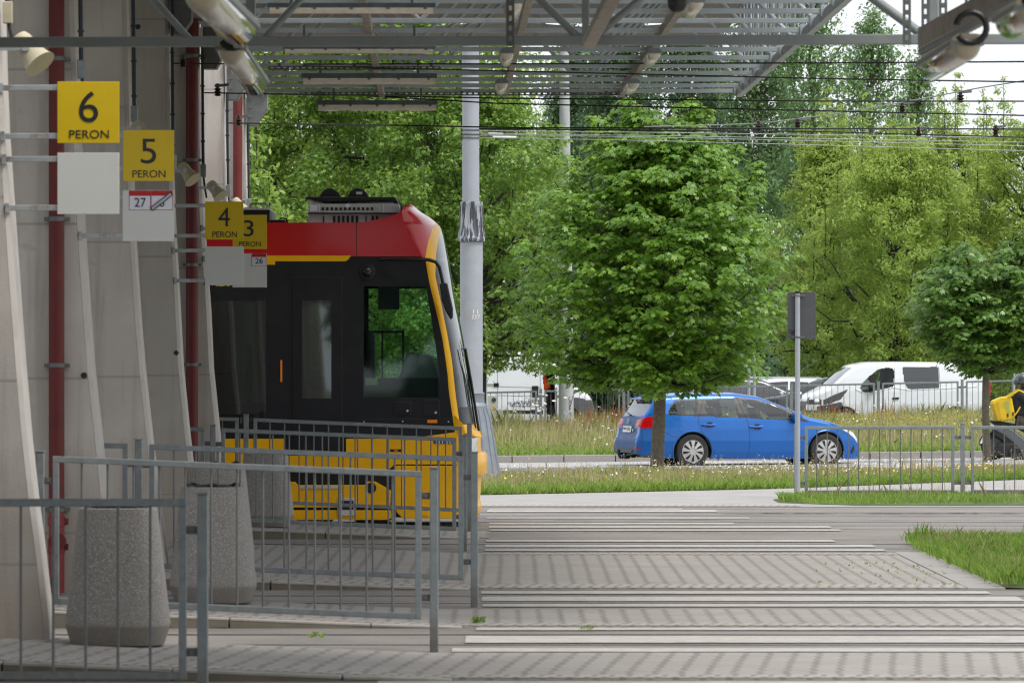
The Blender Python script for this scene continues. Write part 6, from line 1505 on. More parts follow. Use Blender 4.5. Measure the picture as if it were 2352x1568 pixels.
hc = rp(2352, 876, .3); head(per, hc - Vector((0, 0, .01)), (1, .1, 0))
mb = MB(); n, m = 28, 12; k0 = 0; rr = .152
for i in range(m + 1):
    t = R(112) * i / m
    for j in range(n):
        a = 2 * math.pi * j / n; fx = math.sin(t) * math.cos(a); cut = 1 if fx < .3 else 1
        mb.v.append(hc + Vector((fx * rr * 1.12, math.sin(t) * math.sin(a) * rr * .92, math.cos(t) * rr * 1.05 + .015 - (.02 if fx < 0 else -.01) * (i == m))))
for i in range(m):
    for j in range(n): j2 = (j + 1) % n; mb.f.append([i * n + j, i * n + j2, (i + 1) * n + j2, (i + 1) * n + j])
mb.build('helmet', M['helmet'], per, 60)
MB().tube([hc + Vector((.165 * math.cos(a), .14 * math.sin(a), -.035)) for a in [k * math.pi / 12 for k in range(25)]], .014, 8).build('helmet_edge', M['black'], per, 40)
MB().lathe([(.05, -.02), (.07, 0), (.05, .02)], hc + Vector((.02, -.13, -.07)), 14, axis='y').build('ear_pad', M['black'], per, 40)
for s in (-1, 1): hand(per, rp(2408, 931, .3 + .30 * s), (1, -.02 * s, -.1), (0, 0, 1), 'black', .9)
bag = thing('delivery_bag', 'big square yellow delivery backpack on the rider', 'bag', rp(2305, 965, .3))
bp = [(2279, 921), (2300, 912), (2320, 909), (2326, 915), (2333, 958), (2328, 962), (2312, 966), (2292, 966), (2287, 950)]
MB().plate([(PX(x, RD), PZ(y, RD)) for x, y in bp], RD + .08, RD + .50).build('body', M['bag'], bag, bevel=.03)
MB().plate([(PX(x, RD), PZ(y, RD)) for x, y in ((2278, 926), (2296, 920), (2304, 964), (2292, 967), (2286, 950))], RD + .05, RD + .53).build('rear_flap', M['bag_dark'], bag, bevel=.02)
for x in (2316, 2328): MB().plate([(PX(x - 1.6, RD), PZ(958 - (x - 2316) * .3, RD)), (PX(x + 1.6, RD), PZ(957 - (x - 2316) * .3, RD)), (PX(x + .8, RD), PZ(949 - (x - 2316) * .3, RD)), (PX(x - 2.0, RD), PZ(950 - (x - 2316) * .3, RD))], RD + .066, RD + .078).build('buckle', M['black'], bag)
text('lettering', 'Glovo', (PX(2316, RD), RD + .072, PZ(935, RD)), .24, .10, M['mint'], bag, rot=R(-72))
for s, y in ((-1, .08), (1, .5)):
    MB().tube([rp(2318, 911, y), rp(2328, 904, y + .0), rp(2341, 896, y), rp(2354, 902, y), rp(2361, 916, y), rp(2360, 934, y - .02 * s)], .022, 8).build('strap', M['bag'], bag, 40)
MB().tube([rp(2330, 955, .06), rp(2337, 946, .05), rp(2344, 934, .06)], .014, 8).build('strap', M['bag'], bag, 40)
# worker leaning into the open van door
WD = 158.2
def wp(x, y, dy=0.0): v = P(x, y, WD); v.y += dy; return v
wk = thing('person', 'person in dark trousers and orange vest bending into the tall van', 'person', wp(1258, 990))
J = {'pel': (wp(1259, 904, .15), (.17, .15))}; E = []
for s, t in ((-1, 'a'), (1, 'b')):
    J['h' + t] = (wp(1259 + 3.5 * s, 912, .1 + .1 * s), .11); J['k' + t] = (wp(1258 + 6 * s, 946, .0 + .12 * s), .085); J['a' + t] = (wp(1258 + 6 * s, 980, .05 + .12 * s), .06); J['f' + t] = (wp(1251 + 6 * s, 984, .0 + .12 * s), .055); E += [('pel', 'h' + t), ('h' + t, 'k' + t), ('k' + t, 'a' + t), ('a' + t, 'f' + t)]
skin_body('trousers', J, E, 'navy_work', wk)
J = {'pel': (wp(1258, 899, .15), (.16, .15)), 'w': (wp(1252, 885, .2), (.15, .14)), 'c': (wp(1245, 868, .25), (.18, .15)), 'n': (wp(1239, 858, .25), .07)}; E = [('pel', 'w'), ('w', 'c'), ('c', 'n')]
for s, t in ((-1, 'a'), (1, 'b')): J['s' + t] = (wp(1243, 862, .25 + .2 * s), .075); J['e' + t] = (wp(1248, 852 + 16 * (s + 1), .3 + .28 * s), .06); J['r' + t] = (wp(1234, 858 + 8 * s, .35 + .2 * s), .042); E += [('c', 's' + t), ('s' + t, 'e' + t), ('e' + t, 'r' + t)]
skin_body('hi_vis_vest', J, E, 'orange', wk); head(wk, wp(1232, 852, .25), (-1, 0, -.2))
for s in (-1, 1): hand(wk, wp(1231, 858 + 8 * s, .35 + .2 * s), (-1, .1, -.3), (0, 0, 1))
# driver of the right van
DD = 158.0
def dp(x, y, dy=0.0): v = P(x, y, DD); v.y += dy; return v
dr = thing('person', 'van driver in a pink shirt with one arm stretched to the wheel', 'person', dp(2010, 915, .3))
J = {'pel': (dp(2016, 912, .45), (.15, .14)), 'w': (dp(2014, 900, .45), (.15, .13)), 'c': (dp(2012, 886, .45), (.17, .14)), 'n': (dp(2010, 876, .45), .055)}; E = [('pel', 'w'), ('w', 'c'), ('c', 'n')]
for s, t in ((-1, 'a'), (1, 'b')): J['s' + t] = (dp(2011, 881, .45 + .19 * s), .075); J['e' + t] = (dp(1994, 884, .45 + .24 * s), .05); E += [('c', 's' + t), ('s' + t, 'e' + t)]
skin_body('shirt', J, E, pm('pink_shirt', (.45, .16, .16), .8).name if False else 'shirt_pink', dr) if 'shirt_pink' in M else None
M['shirt_pink'] = pm('pink_shirt', (.45, .16, .16), .8)
skin_body('shirt', J, E, 'shirt_pink', dr)
head(dr, dp(2006, 868, .45), (-1, -.1, 0), .11)
for s in (-1, 1):
    skin_body('forearm', {'e': (dp(1994, 884, .45 + .24 * s), .046), 'r': (dp(1972, 885, .45 + .14 * s), .034)}, [('e', 'r')], 'skin', dr); hand(dr, dp(1972, 885, .45 + .14 * s), (-1, 0, .1), (0, 0, 1), 'skin', .9)
# ================================================================ trees
def lobed():
    pts = []
    for a, r in ((270, .16), (318, .42), (345, .62), (8, .44), (38, .92), (64, .56), (90, 1.0), (116, .56), (142, .92), (172, .44), (195, .62), (222, .42)):
        pts.append((r * math.cos(R(a)), r * math.sin(R(a)) - .1))
    return np.array(pts)
MAPLE = lobed()
SPRAY = np.array([(0, -.9), (.34, -.25), (.95, -.1), (.42, .22), (.25, 1.0), (-.2, .38), (-.85, .42), (-.34, -.12)])
OVAL = np.array([(0, -1.0), (.42, -.35), (.36, .4), (0, 1.0), (-.36, .4), (-.42, -.35)])
FEATHER = np.array([(0, -1.0), (.30, -.62), (.16, -.45), (.40, -.1), (.15, .02), (.34, .42), (.1, .48), (.02, 1.0), (-.16, .40), (-.36, .30), (-.14, -.08), (-.38, -.3), (-.12, -.5)])
def leafmesh(name, C, Nn, S, shape, mat, parent, droop=.3, rng=RNG, tip=None):
    N = len(C); Nn = Nn / np.linalg.norm(Nn, axis=1, keepdims=True)
    off = np.array(OFF.get(parent.name, Vector((0, 0, 0)))) if parent else np.zeros(3)
    rnd = rng.normal(size=(N, 3)) if tip is None else tip + rng.normal(size=(N, 3)) * .45; rnd[:, 2] -= .9 if tip is None else .15      # leaf tips tend to hang
    v = rnd - Nn * np.sum(rnd * Nn, 1, keepdims=True); v /= np.linalg.norm(v, axis=1, keepdims=True)
    u = np.cross(v, Nn); k = len(shape)
    sx, sy = shape[:, 0], shape[:, 1]
    r2 = sx ** 2 * .9 + np.maximum(sy, 0) ** 2 * .7
    d = (rng.random(N) * .8 + .4) * droop
    V = (C - off)[:, None] + S[:, None, None] * (sx[None, :, None] * u[:, None] + sy[None, :, None] * v[:, None] - (r2[None, :, None] * d[:, None, None]) * Nn[:, None])
    return npmesh(name, V, k, mat, parent)
def branchy(p, q, r0, r1, n=6, wob=.06, rnd=random):
    p, q = Vector(p), Vector(q); L = (q - p).length; pts = []
    for i in range(n + 1):
        t = i / n; v = p.lerp(q, t); v.z += .12 * L * math.sin(t * math.pi) * -.4
        if 0 < i < n: v += Vector((rnd.uniform(-1, 1), rnd.uniform(-1, 1), rnd.uniform(-1, 1))) * wob * L * .5
        pts.append(v)
    return pts, [lerp(r0, r1, i / n) for i in range(n + 1)]

def lime_maple(X, D, zg, prof, trunk_r, n_limb, spikes, label, seed, leaf='leaf_maple', lsize=.076, zlow=1.5, trunk_lean=0.0, per=27, sq=1.0):
    """young street maple: trunk, rising limbs, leaf sprays hung in tiers along the limbs"""
    rr = random.Random(seed); rng = np.random.default_rng(seed)
    root = thing('maple_tree', label, 'tree', (X, D, zg), 0, 'young maples on the verge')
    ztop = prof[-1][0]
    tp = [Vector((X + trunk_lean * z + .03 * math.sin(z * 1.7 + seed), D + .03 * math.cos(z * 1.3), zg + z)) for z in [0, .1, .5, 1, 1.5, 2, 2.6, 3.2, 3.9, 4.6, ztop - .6] if z <= ztop]
    rad = [trunk_r * interp(p.z - zg, [(0, 1.25), (.12, 1.05), (1, .95), (2, .80), (3.2, .45), (ztop, .06)]) for p in tp]
    mb = MB(); mb.tube(tp, rad, 14)
    sp = []   # spray centres
    def rad_at(z, az): return interp(z, prof) * (1 + .13 * math.sin(3 * az + seed) + .10 * math.sin(5 * az + 2 * z))
    lb = MB()
    for k in range(n_limb):
        t = (k + .5) / n_limb; z1 = lerp(prof[0][0] + .05, ztop - .15, t ** .92); az = k * 2.39996 + rr.uniform(-.3, .3)
        rd = rad_at(z1, az) * rr.uniform(.72, 1.06); z0 = max(zlow + .05, z1 - .45 - rd * rr.uniform(.30, .6)); z0 = min(z0, ztop - 1.2)
        p0 = Vector((X + trunk_lean * z0, D, zg + z0)); p1 = Vector((X + math.cos(az) * rd, D + math.sin(az) * rd * sq, zg + z1))
        pts, rs = branchy(p0, p1, trunk_r * .22 * (1 - .5 * t), .005, 7, .07, rr); lb.tube(pts, rs, 7)
        L = (p1 - p0).length; ns = max(4, int(L / .20))
        for j in range(ns):
            f = lerp(.30, 1.04, (j + rr.random()) / ns); i = min(6, int(f * 7)); q = pts[i].lerp(pts[min(7, i + 1)], min(1.2, f * 7 - i))
            sd = rr.uniform(.04, .30) * (1.25 - .5 * f); a2 = rr.uniform(0, 6.28)
            sp.append((q.x + math.cos(a2) * sd, q.y + math.sin(a2) * sd, q.z + rr.uniform(-.12, .16), math.cos(az), math.sin(az), f))
    for (sx, z0, z1, w) in spikes:
        p0 = Vector((X + sx * .5, D + rr.uniform(-.2, .2), zg + z0)); p1 = Vector((X + sx, D + rr.uniform(-.25, .25), zg + z1)); pts, rs = branchy(p0, p1, .03, .008, 7, .03, rr); lb.tube(pts, rs, 6)
        n = int((z1 - z0) / .075)
        for j in range(n):
            f = j / n; q = pts[min(6, int(f * 7))].lerp(pts[min(7, int(f * 7) + 1)], f * 7 - int(f * 7)); a2 = rr.uniform(0, 6.28); sd = w * (1 - .55 * f) * rr.uniform(.2, 1)
            sp.append((q.x + math.cos(a2) * sd, q.y + math.sin(a2) * sd, q.z, math.cos(a2), math.sin(a2), 1.0))
    for k in range(int(n_limb * 3.2)):     # inner sprays that close the crown
        z = lerp(prof[0][0] + .1, ztop - .5, rr.random()); az = rr.uniform(0, 6.28); q = rr.random() ** .42 * 1.0 * rad_at(z, az)
        sp.append((X + q * math.cos(az), D + q * math.sin(az), zg + z, math.cos(az), math.sin(az), .5))
    mb.build('trunk', M['bark'], root, 60); lb.build('limbs', M['bark_dark'], root, 60)
    S_ = np.array(sp); N = len(S_); idx = np.repeat(np.arange(N), per); c = S_[idx]; n = N * per
    rs = (.17 + .14 * rng.random(N))[idx]; q = np.sqrt(rng.random(n)); th = rng.uniform(0, 6.2832, n); rad2 = np.stack([np.cos(th), np.sin(th), np.zeros(n)], 1)
    C = c[:, :3] + rad2 * (q * rs)[:, None] + rng.normal(size=(n, 3)) * np.array([.02, .02, .022]); C[:, 2] -= .42 * q ** 2 * rs
    out = np.stack([c[:, 3], c[:, 4], np.zeros(n)], 1)
    Nn = np.array([0, 0, 1.0]) + out * .28 * c[:, 5:6] + rad2 * (q * .85)[:, None] + rng.normal(size=(n, 3)) * .22
    Sz = lsize * (rng.random(n) * .6 + .65)
    leafmesh('crown', C, Nn, Sz, MAPLE, M[leaf], root, .40, rng, rad2 * .8 + out * .6)
    return root
# big maple: outline read off the photograph, radius by height
lime_maple(PX(1513, 100.3), 100.3, 0.02, [(1.42, 1.0), (1.7, 1.75), (2.2, 2.1), (2.7, 2.3), (3.3, 2.45), (3.9, 2.45), (4.4, 2.3), (4.9, 1.95), (5.3, 1.55), (5.7, 1.1), (6.2, .65), (6.45, .25)], .115, 132,
    [(-.52, 4.6, 6.66, .36), (.62, 4.6, 6.66, .36), (.75, 4.5, 6.5, .3), (-.4, 4.5, 6.55, .3), (.1, 4.5, 6.2, .30), (-1.10, 4.2, 6.40, .26), (-.2, 4.4, 6.5, .26), (1.42, 4.0, 5.85, .26), (1.82, 3.7, 5.55, .26), (-1.85, 3.6, 5.1, .26), (1.05, 4.3, 6.0, .24), (-.85, 4.4, 6.2, .26), (-2.05, 3.2, 4.55, .24)],
    'large dense green maple in front of the blue car', 5)
# one leafy shoot low on the trunk
lime_maple(PX(2267, 106.5), 106.5, .05, [(1.98, .6), (2.12, 1.0), (2.4, 1.35), (2.7, 1.46), (3.2, 1.42), (3.6, 1.28), (3.95, .95), (4.2, .4)], .072, 66,
    [(-.85, 2.9, 4.12, .22), (-.45, 3.0, 4.22, .24), (.25, 3.0, 4.05, .24), (.85, 3.1, 4.45, .26), (.5, 3.0, 4.3, .2)], 'smaller dark green maple at the right edge, above the rider', 9, 'leaf_maple_cool', .073, 1.6, 0, 27)

def wood_tree(kind, X, D, H, prof, label, seed, leaf, shape, lsize, n, blobs, br, trunk_r=.16, nlimb=26, zg=0.0, trunks=1, up=.55, group=None, flat_=.7, lean=0.0, bark='bark_dark', droop=.35, shoots=26):
    """larger tree: limbs end in leaf clumps; every leaf is its own small face"""
    rr = random.Random(seed); rng = np.random.default_rng(seed)
    root = thing(kind, label, 'tree', (X, D, zg), 0, group)
    tb = MB(); lb = MB()
    for k in range(trunks):
        dx = (k - (trunks - 1) / 2) * .5; pts = [Vector((X + dx * (1 + z / H * 1.5) + lean * z + .15 * math.sin(z * .8 + k), D + .2 * math.sin(z * .6 + k), zg + z)) for z in [H * i / 9 for i in range(9)]]
        tb.tube(pts, [trunk_r * interp(i / 8, [(0, 1.2), (.1, 1), (.6, .55), (1, .12)]) for i in range(9)], 10)
    cs = []
    for k in range(blobs):
        z = lerp(prof[0][0], prof[-1][0], ((k + .5) / blobs) ** .9); az = k * 2.39996 + rr.uniform(-.4, .4); r_ = interp(z, prof) * (1 + .16 * math.sin(3 * az + seed + z) + .10 * math.sin(5 * az - 2 * z)) * (rr.random() ** .45) * rr.uniform(.85, 1.08)
        cs.append((X + lean * z + r_ * math.cos(az), D + r_ * math.sin(az), zg + z, br * rr.uniform(.65, 1.3), math.cos(az), math.sin(az)))
    top = [c for c in cs if c[2] - zg > .55 * prof[-1][0]]
    for k in range(shoots):
        c = rr.choice(top); q = rr.uniform(.8, 1.15)
        for m_, (dz, b_) in enumerate(((.5, .42), (.95, .34), (1.35, .26), (1.7, .16))): cs.append((c[0] + rr.uniform(-.12, .12), c[1], c[2] + dz * q, b_ * q, c[4], c[5]))
        lb.tube([(c[0], c[1], c[2] - .3), (c[0] + .03, c[1], c[2] + .9 * q), (c[0], c[1], c[2] + 1.8 * q)], [.02, .012, .005], 5)
    nb = len(cs)
    for k in rr.sample(range(blobs), min(nlimb, blobs)):
        c = cs[k]; z0 = max(2.3, (c[2] - zg) - math.hypot(c[0] - X, c[1] - D) * rr.uniform(.5, 1.1)); pts, rs = branchy((X + lean * z0, D, zg + min(z0, H * .85)), (c[0], c[1], c[2]), trunk_r * .34, .012, 6, .09, rr); lb.tube(pts, rs, 6)
    tb.build('trunk', M[bark], root, 60); lb.build('limbs', M[bark], root, 60)
    cs = np.array(cs); w = cs[:, 3] ** 2; ix = rng.choice(nb, n, p=w / w.sum()); c = cs[ix]
    v = rng.normal(size=(n, 3)); v /= np.linalg.norm(v, axis=1, keepdims=True); v[:, 2] = v[:, 2] * .9 + .12
    rad = c[:, 3:4] * (rng.random((n, 1)) ** .45); C = c[:, :3] + v * rad * np.array([1, 1, flat_])
    C[:, 2] -= .25 * c[:, 3] * (np.hypot(v[:, 0], v[:, 1]) * rad[:, 0] / br) ** 2
    Nn = v * .5 + np.array([0, 0, up]) + rng.normal(size=(n, 3)) * .42
    leafmesh('crown', C, Nn, lsize * (rng.random(n) * .7 + .6), shape, M[leaf], root, droop, rng)
    return root
GB = 'bright green trees behind the tram and mast'; GY = 'yellow green trees behind the right van'; GP = 'tall poplars far behind'
# bright box elders, left and centre
bp_ = lambda k, low=2.0, hs=1.0: [(low, 2.0 * k), (2.8, 3.0 * k), (4, 3.5 * k), (6, 3.6 * k), (8 * hs, 3.1 * k), (9.4 * hs, 2.4 * k), (10.3 * hs, 1.2 * k)]
wood_tree('broadleaf_tree', PX(640, 146), 146, 12, bp_(1.0, 1.6, 1.2), 'bright green tree seen above the tram roof, left of its roof hoods', 21, 'leaf_bright', SPRAY, .072, 52000, 210, .72, group=GB)
wood_tree('broadleaf_tree', PX(915, 144), 144, 12, bp_(1.05, 1.5, 1.2), 'bright green tree behind the tram cab, left of the mast', 22, 'leaf_mid', SPRAY, .072, 60000, 230, .72, group=GB, nlimb=40)
wood_tree('broadleaf_tree', PX(1092, 141), 141, 9.2, [(1.8, 1.5), (2.3, 2.1), (3, 2.6), (4.5, 2.85), (6, 2.8), (7.4, 2.4), (8.4, 1.6), (8.9, .7)], 'bright green tree at the mast, its lowest twigs over the tall van', 23, 'leaf_mid', SPRAY, .068, 46000, 190, .62, group=GB, nlimb=50)
wood_tree('broadleaf_tree', PX(790, 152), 152, 12, bp_(1.0, 2.5, 1.15), 'yellowish tree deep behind the tram roof unit', 24, 'leaf_yellow', SPRAY, .085, 24000, 130, .8, group=GB)
wood_tree('oak_tree', PX(560, 110), 110, 5.0, [(1.5, .6), (2.5, .85), (3.5, .85), (4.6, .55), (5.2, .2)], 'glossy leaved shrub tree beside the last concrete fin', 25, 'leaf_bright', OVAL, .075, 2800, 36, .38, trunk_r=.05, nlimb=14, group=None)
# yellow green robinias, right
wood_tree('feathery_tree', PX(1900, 178), 178, 8.6, [(1.0, 1.2), (2.5, 1.9), (4, 2.2), (5.5, 2.0), (7, 1.4), (8.2, .8), (9.0, .3)], 'yellow green feathery tree left of the others, behind the road sign', 31, 'leaf_yellow', FEATHER, .08, 40000, 330, .42, group=GY, nlimb=46, zg=0)
wood_tree('feathery_tree', PX(2055, 174), 174, 9, [(.6, 1.8), (2, 2.5), (4, 2.7), (6, 2.5), (7.5, 1.9), (8.6, .8)], 'yellow green feathery tree right above the white van roof', 32, 'leaf_yellow', FEATHER, .08, 56000, 420, .44, group=GY, nlimb=56)
wood_tree('feathery_tree', PX(2215, 180), 180, 9.4, [(.8, 1.8), (2, 2.5), (4, 2.7), (6, 2.6), (8, 1.9), (9.2, .7)], 'tall yellow green feathery tree right of the middle one', 33, 'leaf_yellow', FEATHER, .08, 52000, 400, .44, group=GY, nlimb=50)
wood_tree('feathery_tree', PX(2375, 176), 176, 9.6, [(.8, 1.8), (2, 2.5), (4, 2.7), (6, 2.6), (8, 2.0), (9.3, .8)], 'yellow green feathery tree cut by the right picture edge', 34, 'leaf_yellow', FEATHER, .08, 44000, 380, .44, group=GY, nlimb=50)
wood_tree('feathery_tree', PX(1985, 188), 188, 9, [(.6, 1.8), (2, 2.4), (4, 2.5), (6, 2.2), (7.5, 1.5), (8.4, .6)], 'shaded feathery tree deeper between the two left ones', 35, 'leaf_yellow', FEATHER, .09, 26000, 240, .5, group=GY, nlimb=30)
# tall poplars
def poplar(x, D, H, w, lb, seed, n=11000, leaf='leaf_poplar', lean=0.0, lo=3.0):
    wood_tree('poplar_tree', PX(x, D), D, H, [(lo, w * .7), (H * .35, w), (H * .6, w * .95), (H * .8, w * .7), (H * .95, w * .35), (H, w * .1)], lb, seed, leaf, OVAL, .09, int(n * 2.2), 150, .66, trunk_r=.2, nlimb=80, group=GP, bark='bark', shoots=16, flat_=1.2, lean=lean, up=.3)
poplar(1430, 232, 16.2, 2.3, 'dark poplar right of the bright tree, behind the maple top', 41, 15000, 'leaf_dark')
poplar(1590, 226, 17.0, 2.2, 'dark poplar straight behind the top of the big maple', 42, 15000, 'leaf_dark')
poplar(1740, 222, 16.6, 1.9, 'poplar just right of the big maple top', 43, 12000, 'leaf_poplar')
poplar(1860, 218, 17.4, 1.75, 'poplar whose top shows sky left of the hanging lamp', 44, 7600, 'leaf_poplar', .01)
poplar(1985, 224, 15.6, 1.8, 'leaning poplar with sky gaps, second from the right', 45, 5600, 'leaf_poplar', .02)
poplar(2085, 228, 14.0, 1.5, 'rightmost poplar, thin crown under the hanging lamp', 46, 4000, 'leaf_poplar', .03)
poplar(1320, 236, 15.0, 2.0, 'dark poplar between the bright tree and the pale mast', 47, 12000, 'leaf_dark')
# shaded understorey reading as one mass, and the wood beyond
def mass(name, x0, x1, D0, D1, z0, z1, n, leaf, ls, seed, label):
    rng = np.random.default_rng(seed); nb = 260
    b = np.stack([rng.uniform(x0, x1, nb), rng.uniform(D0, D1, nb), z0 + (z1 - z0) * rng.random(nb) ** 1.2], 1); ix = rng.integers(0, nb, n); v = rng.normal(size=(n, 3)); v /= np.linalg.norm(v, axis=1, keepdims=True)
    C = b[ix] + v * rng.random((n, 1)) ** .4 * 1.25; C[:, 2] = np.maximum(C[:, 2], .1)
    o = leafmesh(name, C, v + np.array([0, 0, .4]), ls * (rng.random(n) * .7 + .6), SPRAY, M[leaf], None, .3, rng); tag(o, label, None, None, 'stuff')
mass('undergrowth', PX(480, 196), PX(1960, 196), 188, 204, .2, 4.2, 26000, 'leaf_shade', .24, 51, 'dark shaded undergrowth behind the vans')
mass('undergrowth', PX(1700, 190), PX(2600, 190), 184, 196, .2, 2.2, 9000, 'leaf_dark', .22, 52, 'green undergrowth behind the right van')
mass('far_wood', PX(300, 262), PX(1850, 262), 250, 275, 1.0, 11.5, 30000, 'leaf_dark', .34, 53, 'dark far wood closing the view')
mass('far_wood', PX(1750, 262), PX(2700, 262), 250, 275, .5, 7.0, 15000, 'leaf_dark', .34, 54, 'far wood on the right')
mass('far_wood', -70, 70, -62, -50, .5, 13, 14000, 'leaf_shade', 1.3, 55, 'unseen trees added behind the camera to darken the window reflections')  # leaf mass added out of view so the tram glass reflects dark
# ================================================================ grass, herbs and flowers (nobody could count them)
def blades(name, X, D, h, w, mat, label, lean=.35, seed=1, zoff=0.0, fn=None):
    rng = np.random.default_rng(seed); n = len(X)
    Z = np.array([gz(a, b) for a, b in zip(X, D)]) + zoff if fn is None else fn(X, D)
    az = rng.uniform(0, 6.283, n); l = rng.random(n) ** 1.2 * lean * h * 2; az2 = rng.uniform(0, 6.283, n)
    base = np.stack([X, D, Z - .01], 1); d = np.stack([np.cos(az) * w, np.sin(az) * w, np.zeros(n)], 1); t = np.stack([np.cos(az2) * l, np.sin(az2) * l, h], 1); m = np.stack([np.cos(az2) * l * .3, np.sin(az2) * l * .3, h * .55], 1)
    V = np.stack([base - d, base + d, base + m + d * .75, base + t, base + m - d * .75], 1)
    o = npmesh(name, V, 5, M[mat], None); tag(o, label, None, None, 'stuff'); return o
def heads(name, X, D, z, r, mat, label, seed, k=7):
    rng = np.random.default_rng(seed); n = len(X); a = np.arange(k) * 2 * np.pi / k
    nr = rng.normal(size=(n, 3)) * .45 + np.array([0, -.35, 1.0]); nr /= np.linalg.norm(nr, axis=1, keepdims=True)
    u = np.cross(nr, rng.normal(size=(n, 3))); u /= np.linalg.norm(u, axis=1, keepdims=True); v = np.cross(nr, u)
    C = np.stack([X, D, z], 1); rr = r[:, None] * (.75 + .5 * rng.random((n, k)))
    V = C[:, None] + rr[:, :, None] * (np.cos(a)[None, :, None] * u[:, None] + np.sin(a)[None, :, None] * v[:, None])
    o = npmesh(name, V, k, M[mat], None); tag(o, label, None, None, 'stuff'); return o
g = np.random.default_rng(77)
vn = np.vectorize(lambda X: interp(X, PATH_F)); rn = np.vectorize(road_near)
def patchy(X, D, f=.9, seed=0): return .5 + .25 * np.sin(X * f * 2.1 + D * .37 + seed) + .25 * np.sin(X * f * .9 - D * .8 + 1.7 + seed)
# verge between footpath and road
n = 30000; X = g.uniform(-1.6, 11.5, n); t = g.random(n) ** 1.0; D = vn(X) + t * (rn(X) - vn(X) - .2)
p = patchy(X, D); h = (.05 + .11 * p * (.55 + .35 * t)) * g.uniform(.5, 1.3, n)
blades('verge_grass', X, D, h, .006 + .004 * g.random(n), 'grass_mixed', 'dry mixed grass on the verge before the road', .45, 2, .01)
n = 9000; X = g.uniform(-1.6, 11.5, n); t = g.random(n) ** 3 * .35; D = vn(X) + t * (rn(X) - vn(X))
blades('verge_grass', X, D, .05 + .11 * g.random(n), .010 * np.ones(n), 'grass_green', 'fresh green grass along the footpath edge', .6, 3, .01)
n = 1700; X = g.uniform(-1.6, 11.5, n); t = g.random(n) ** .7; D = vn(X) + .4 + t * (rn(X) - vn(X) - .6)
blades('verge_stalks', X, D, .12 + .24 * g.random(n) ** 2, .004 + .003 * g.random(n), 'grass_straw', 'tall straw coloured stalks on the verge', .2, 4, .01)
n = 300; X = g.uniform(-1.4, 11, n); D = vn(X) + (.35 + .6 * g.random(n)) * (rn(X) - vn(X)); zz = np.array([gz(a, b) for a, b in zip(X, D)]) + .18 + .22 * g.random(n)
m_ = np.repeat(np.arange(n), 5); heads('seed_heads', X[m_] + g.normal(size=n * 5) * .012, D[m_] + g.normal(size=n * 5) * .02, zz[m_] - g.random(n * 5) * .14, .007 + .006 * g.random(n * 5), 'grass_straw', 'brown seed heads on the verge', 5, 5)
cl = g.uniform([-0.6, .25], [10.5, .95], (150, 2)); cl[:70, 0] = g.uniform(3.0, 7.5, 70); m_ = g.integers(0, 150, 620); X = cl[m_, 0] + g.normal(size=620) * .16; D = vn(X) + np.clip(cl[m_, 1] + g.normal(size=620) * .06, .08, .98) * (rn(X) - vn(X)); zz = np.array([gz(a, b) for a, b in zip(X, D)]) + .10 + .13 * g.random(620)
heads('white_flowers', X, D, zz, .007 + .011 * g.random(620), 'petal_white', 'small white umbel flowers in the verge grass', 6)
n = 110; X = np.concatenate([g.uniform(4.5, 9.5, 95), g.uniform(-.5, 4, 15)]); D = vn(X) + g.uniform(.1, .75, n) * (rn(X) - vn(X)); zz = np.array([gz(a, b) for a, b in zip(X, D)]) + .08 + .12 * g.random(n)
heads('yellow_flowers', X, D, zz, .011 + .010 * g.random(n), 'petal_yellow', 'small yellow flowers in the verge grass', 7)
# meadow beyond the road
rf = np.vectorize(road_far); mz = lambda X, D: np.array([gz(a, b) for a, b in zip(X, D)]) + .10
def mD(n, k=1.0): X = g.uniform(-2.2, 15.5, n); t = g.random(n) ** k; return X, rf(X) + .25 + t * (152.6 - rf(X)), t
n = 40000; X, D, t = mD(n, .8); p = patchy(X, D * .5, .7, 2); h = (.08 + .09 * p + .26 * t ** 1.2 * (.5 + p)) * g.uniform(.45, 1.25, n)
blades('meadow_grass', X, D, h, .008 + .007 * g.random(n), 'grass_mixed', 'tall mixed meadow grass beyond the road', .35, 8, .1)
n = 9000; X, D, t = mD(n, 2.6); blades('meadow_grass', X, D, .06 + .14 * g.random(n), .014 * np.ones(n), 'grass_green', 'green grass along the far kerb', .6, 9, .1)
n = 5000; X, D, t = mD(n, .45); blades('meadow_stalks', X, D, .22 + .36 * g.random(n), .006 + .004 * g.random(n), 'grass_straw', 'straw stalks in the meadow', .18, 10, .1)
n = 500; X = np.concatenate([g.normal(1.9, .5, 90), g.normal(3.0, .6, 200), g.normal(8.4, .35, 60), g.normal(14.0, .35, 110), g.normal(9.8, .3, 40)]); D = 146 + 6 * g.random(n); blades('rusty_docks', X, D, .40 + .40 * g.random(n), .010 * np.ones(n), 'grass_rust', 'rust red dry docks along the back railing', .14, 11, .1)
n = 3200; X = g.uniform(7.5, 15.5, n); D = g.uniform(132, 151, n); k = g.random(n); zz = mz(X, D) + .12 + .30 * k * (.5 + .5 * np.abs(np.sin(X * 7.3 + D)) * np.abs(np.sin(X * 2.1))); heads('yellow_weeds', X, D, zz, .014 + .022 * g.random(n), 'weed_yellow', 'yellow green flowering weeds before the right van', 12, 6)
n = 420; X, D, t = mD(n, .6); zz = mz(X, D) + .15 + .5 * g.random(n) * (.3 + t); heads('white_flowers', X, D, zz, .010 + .018 * g.random(n), 'petal_white', 'white umbels in the meadow', 13)
n = 22; X = g.normal(.6, .5, n); D = g.uniform(143, 150, n); heads('white_umbels', X, D, mz(X, D) + .55 + .55 * g.random(n), .028 + .03 * g.random(n), 'petal_white', 'large white umbels left of the pale mast', 14)
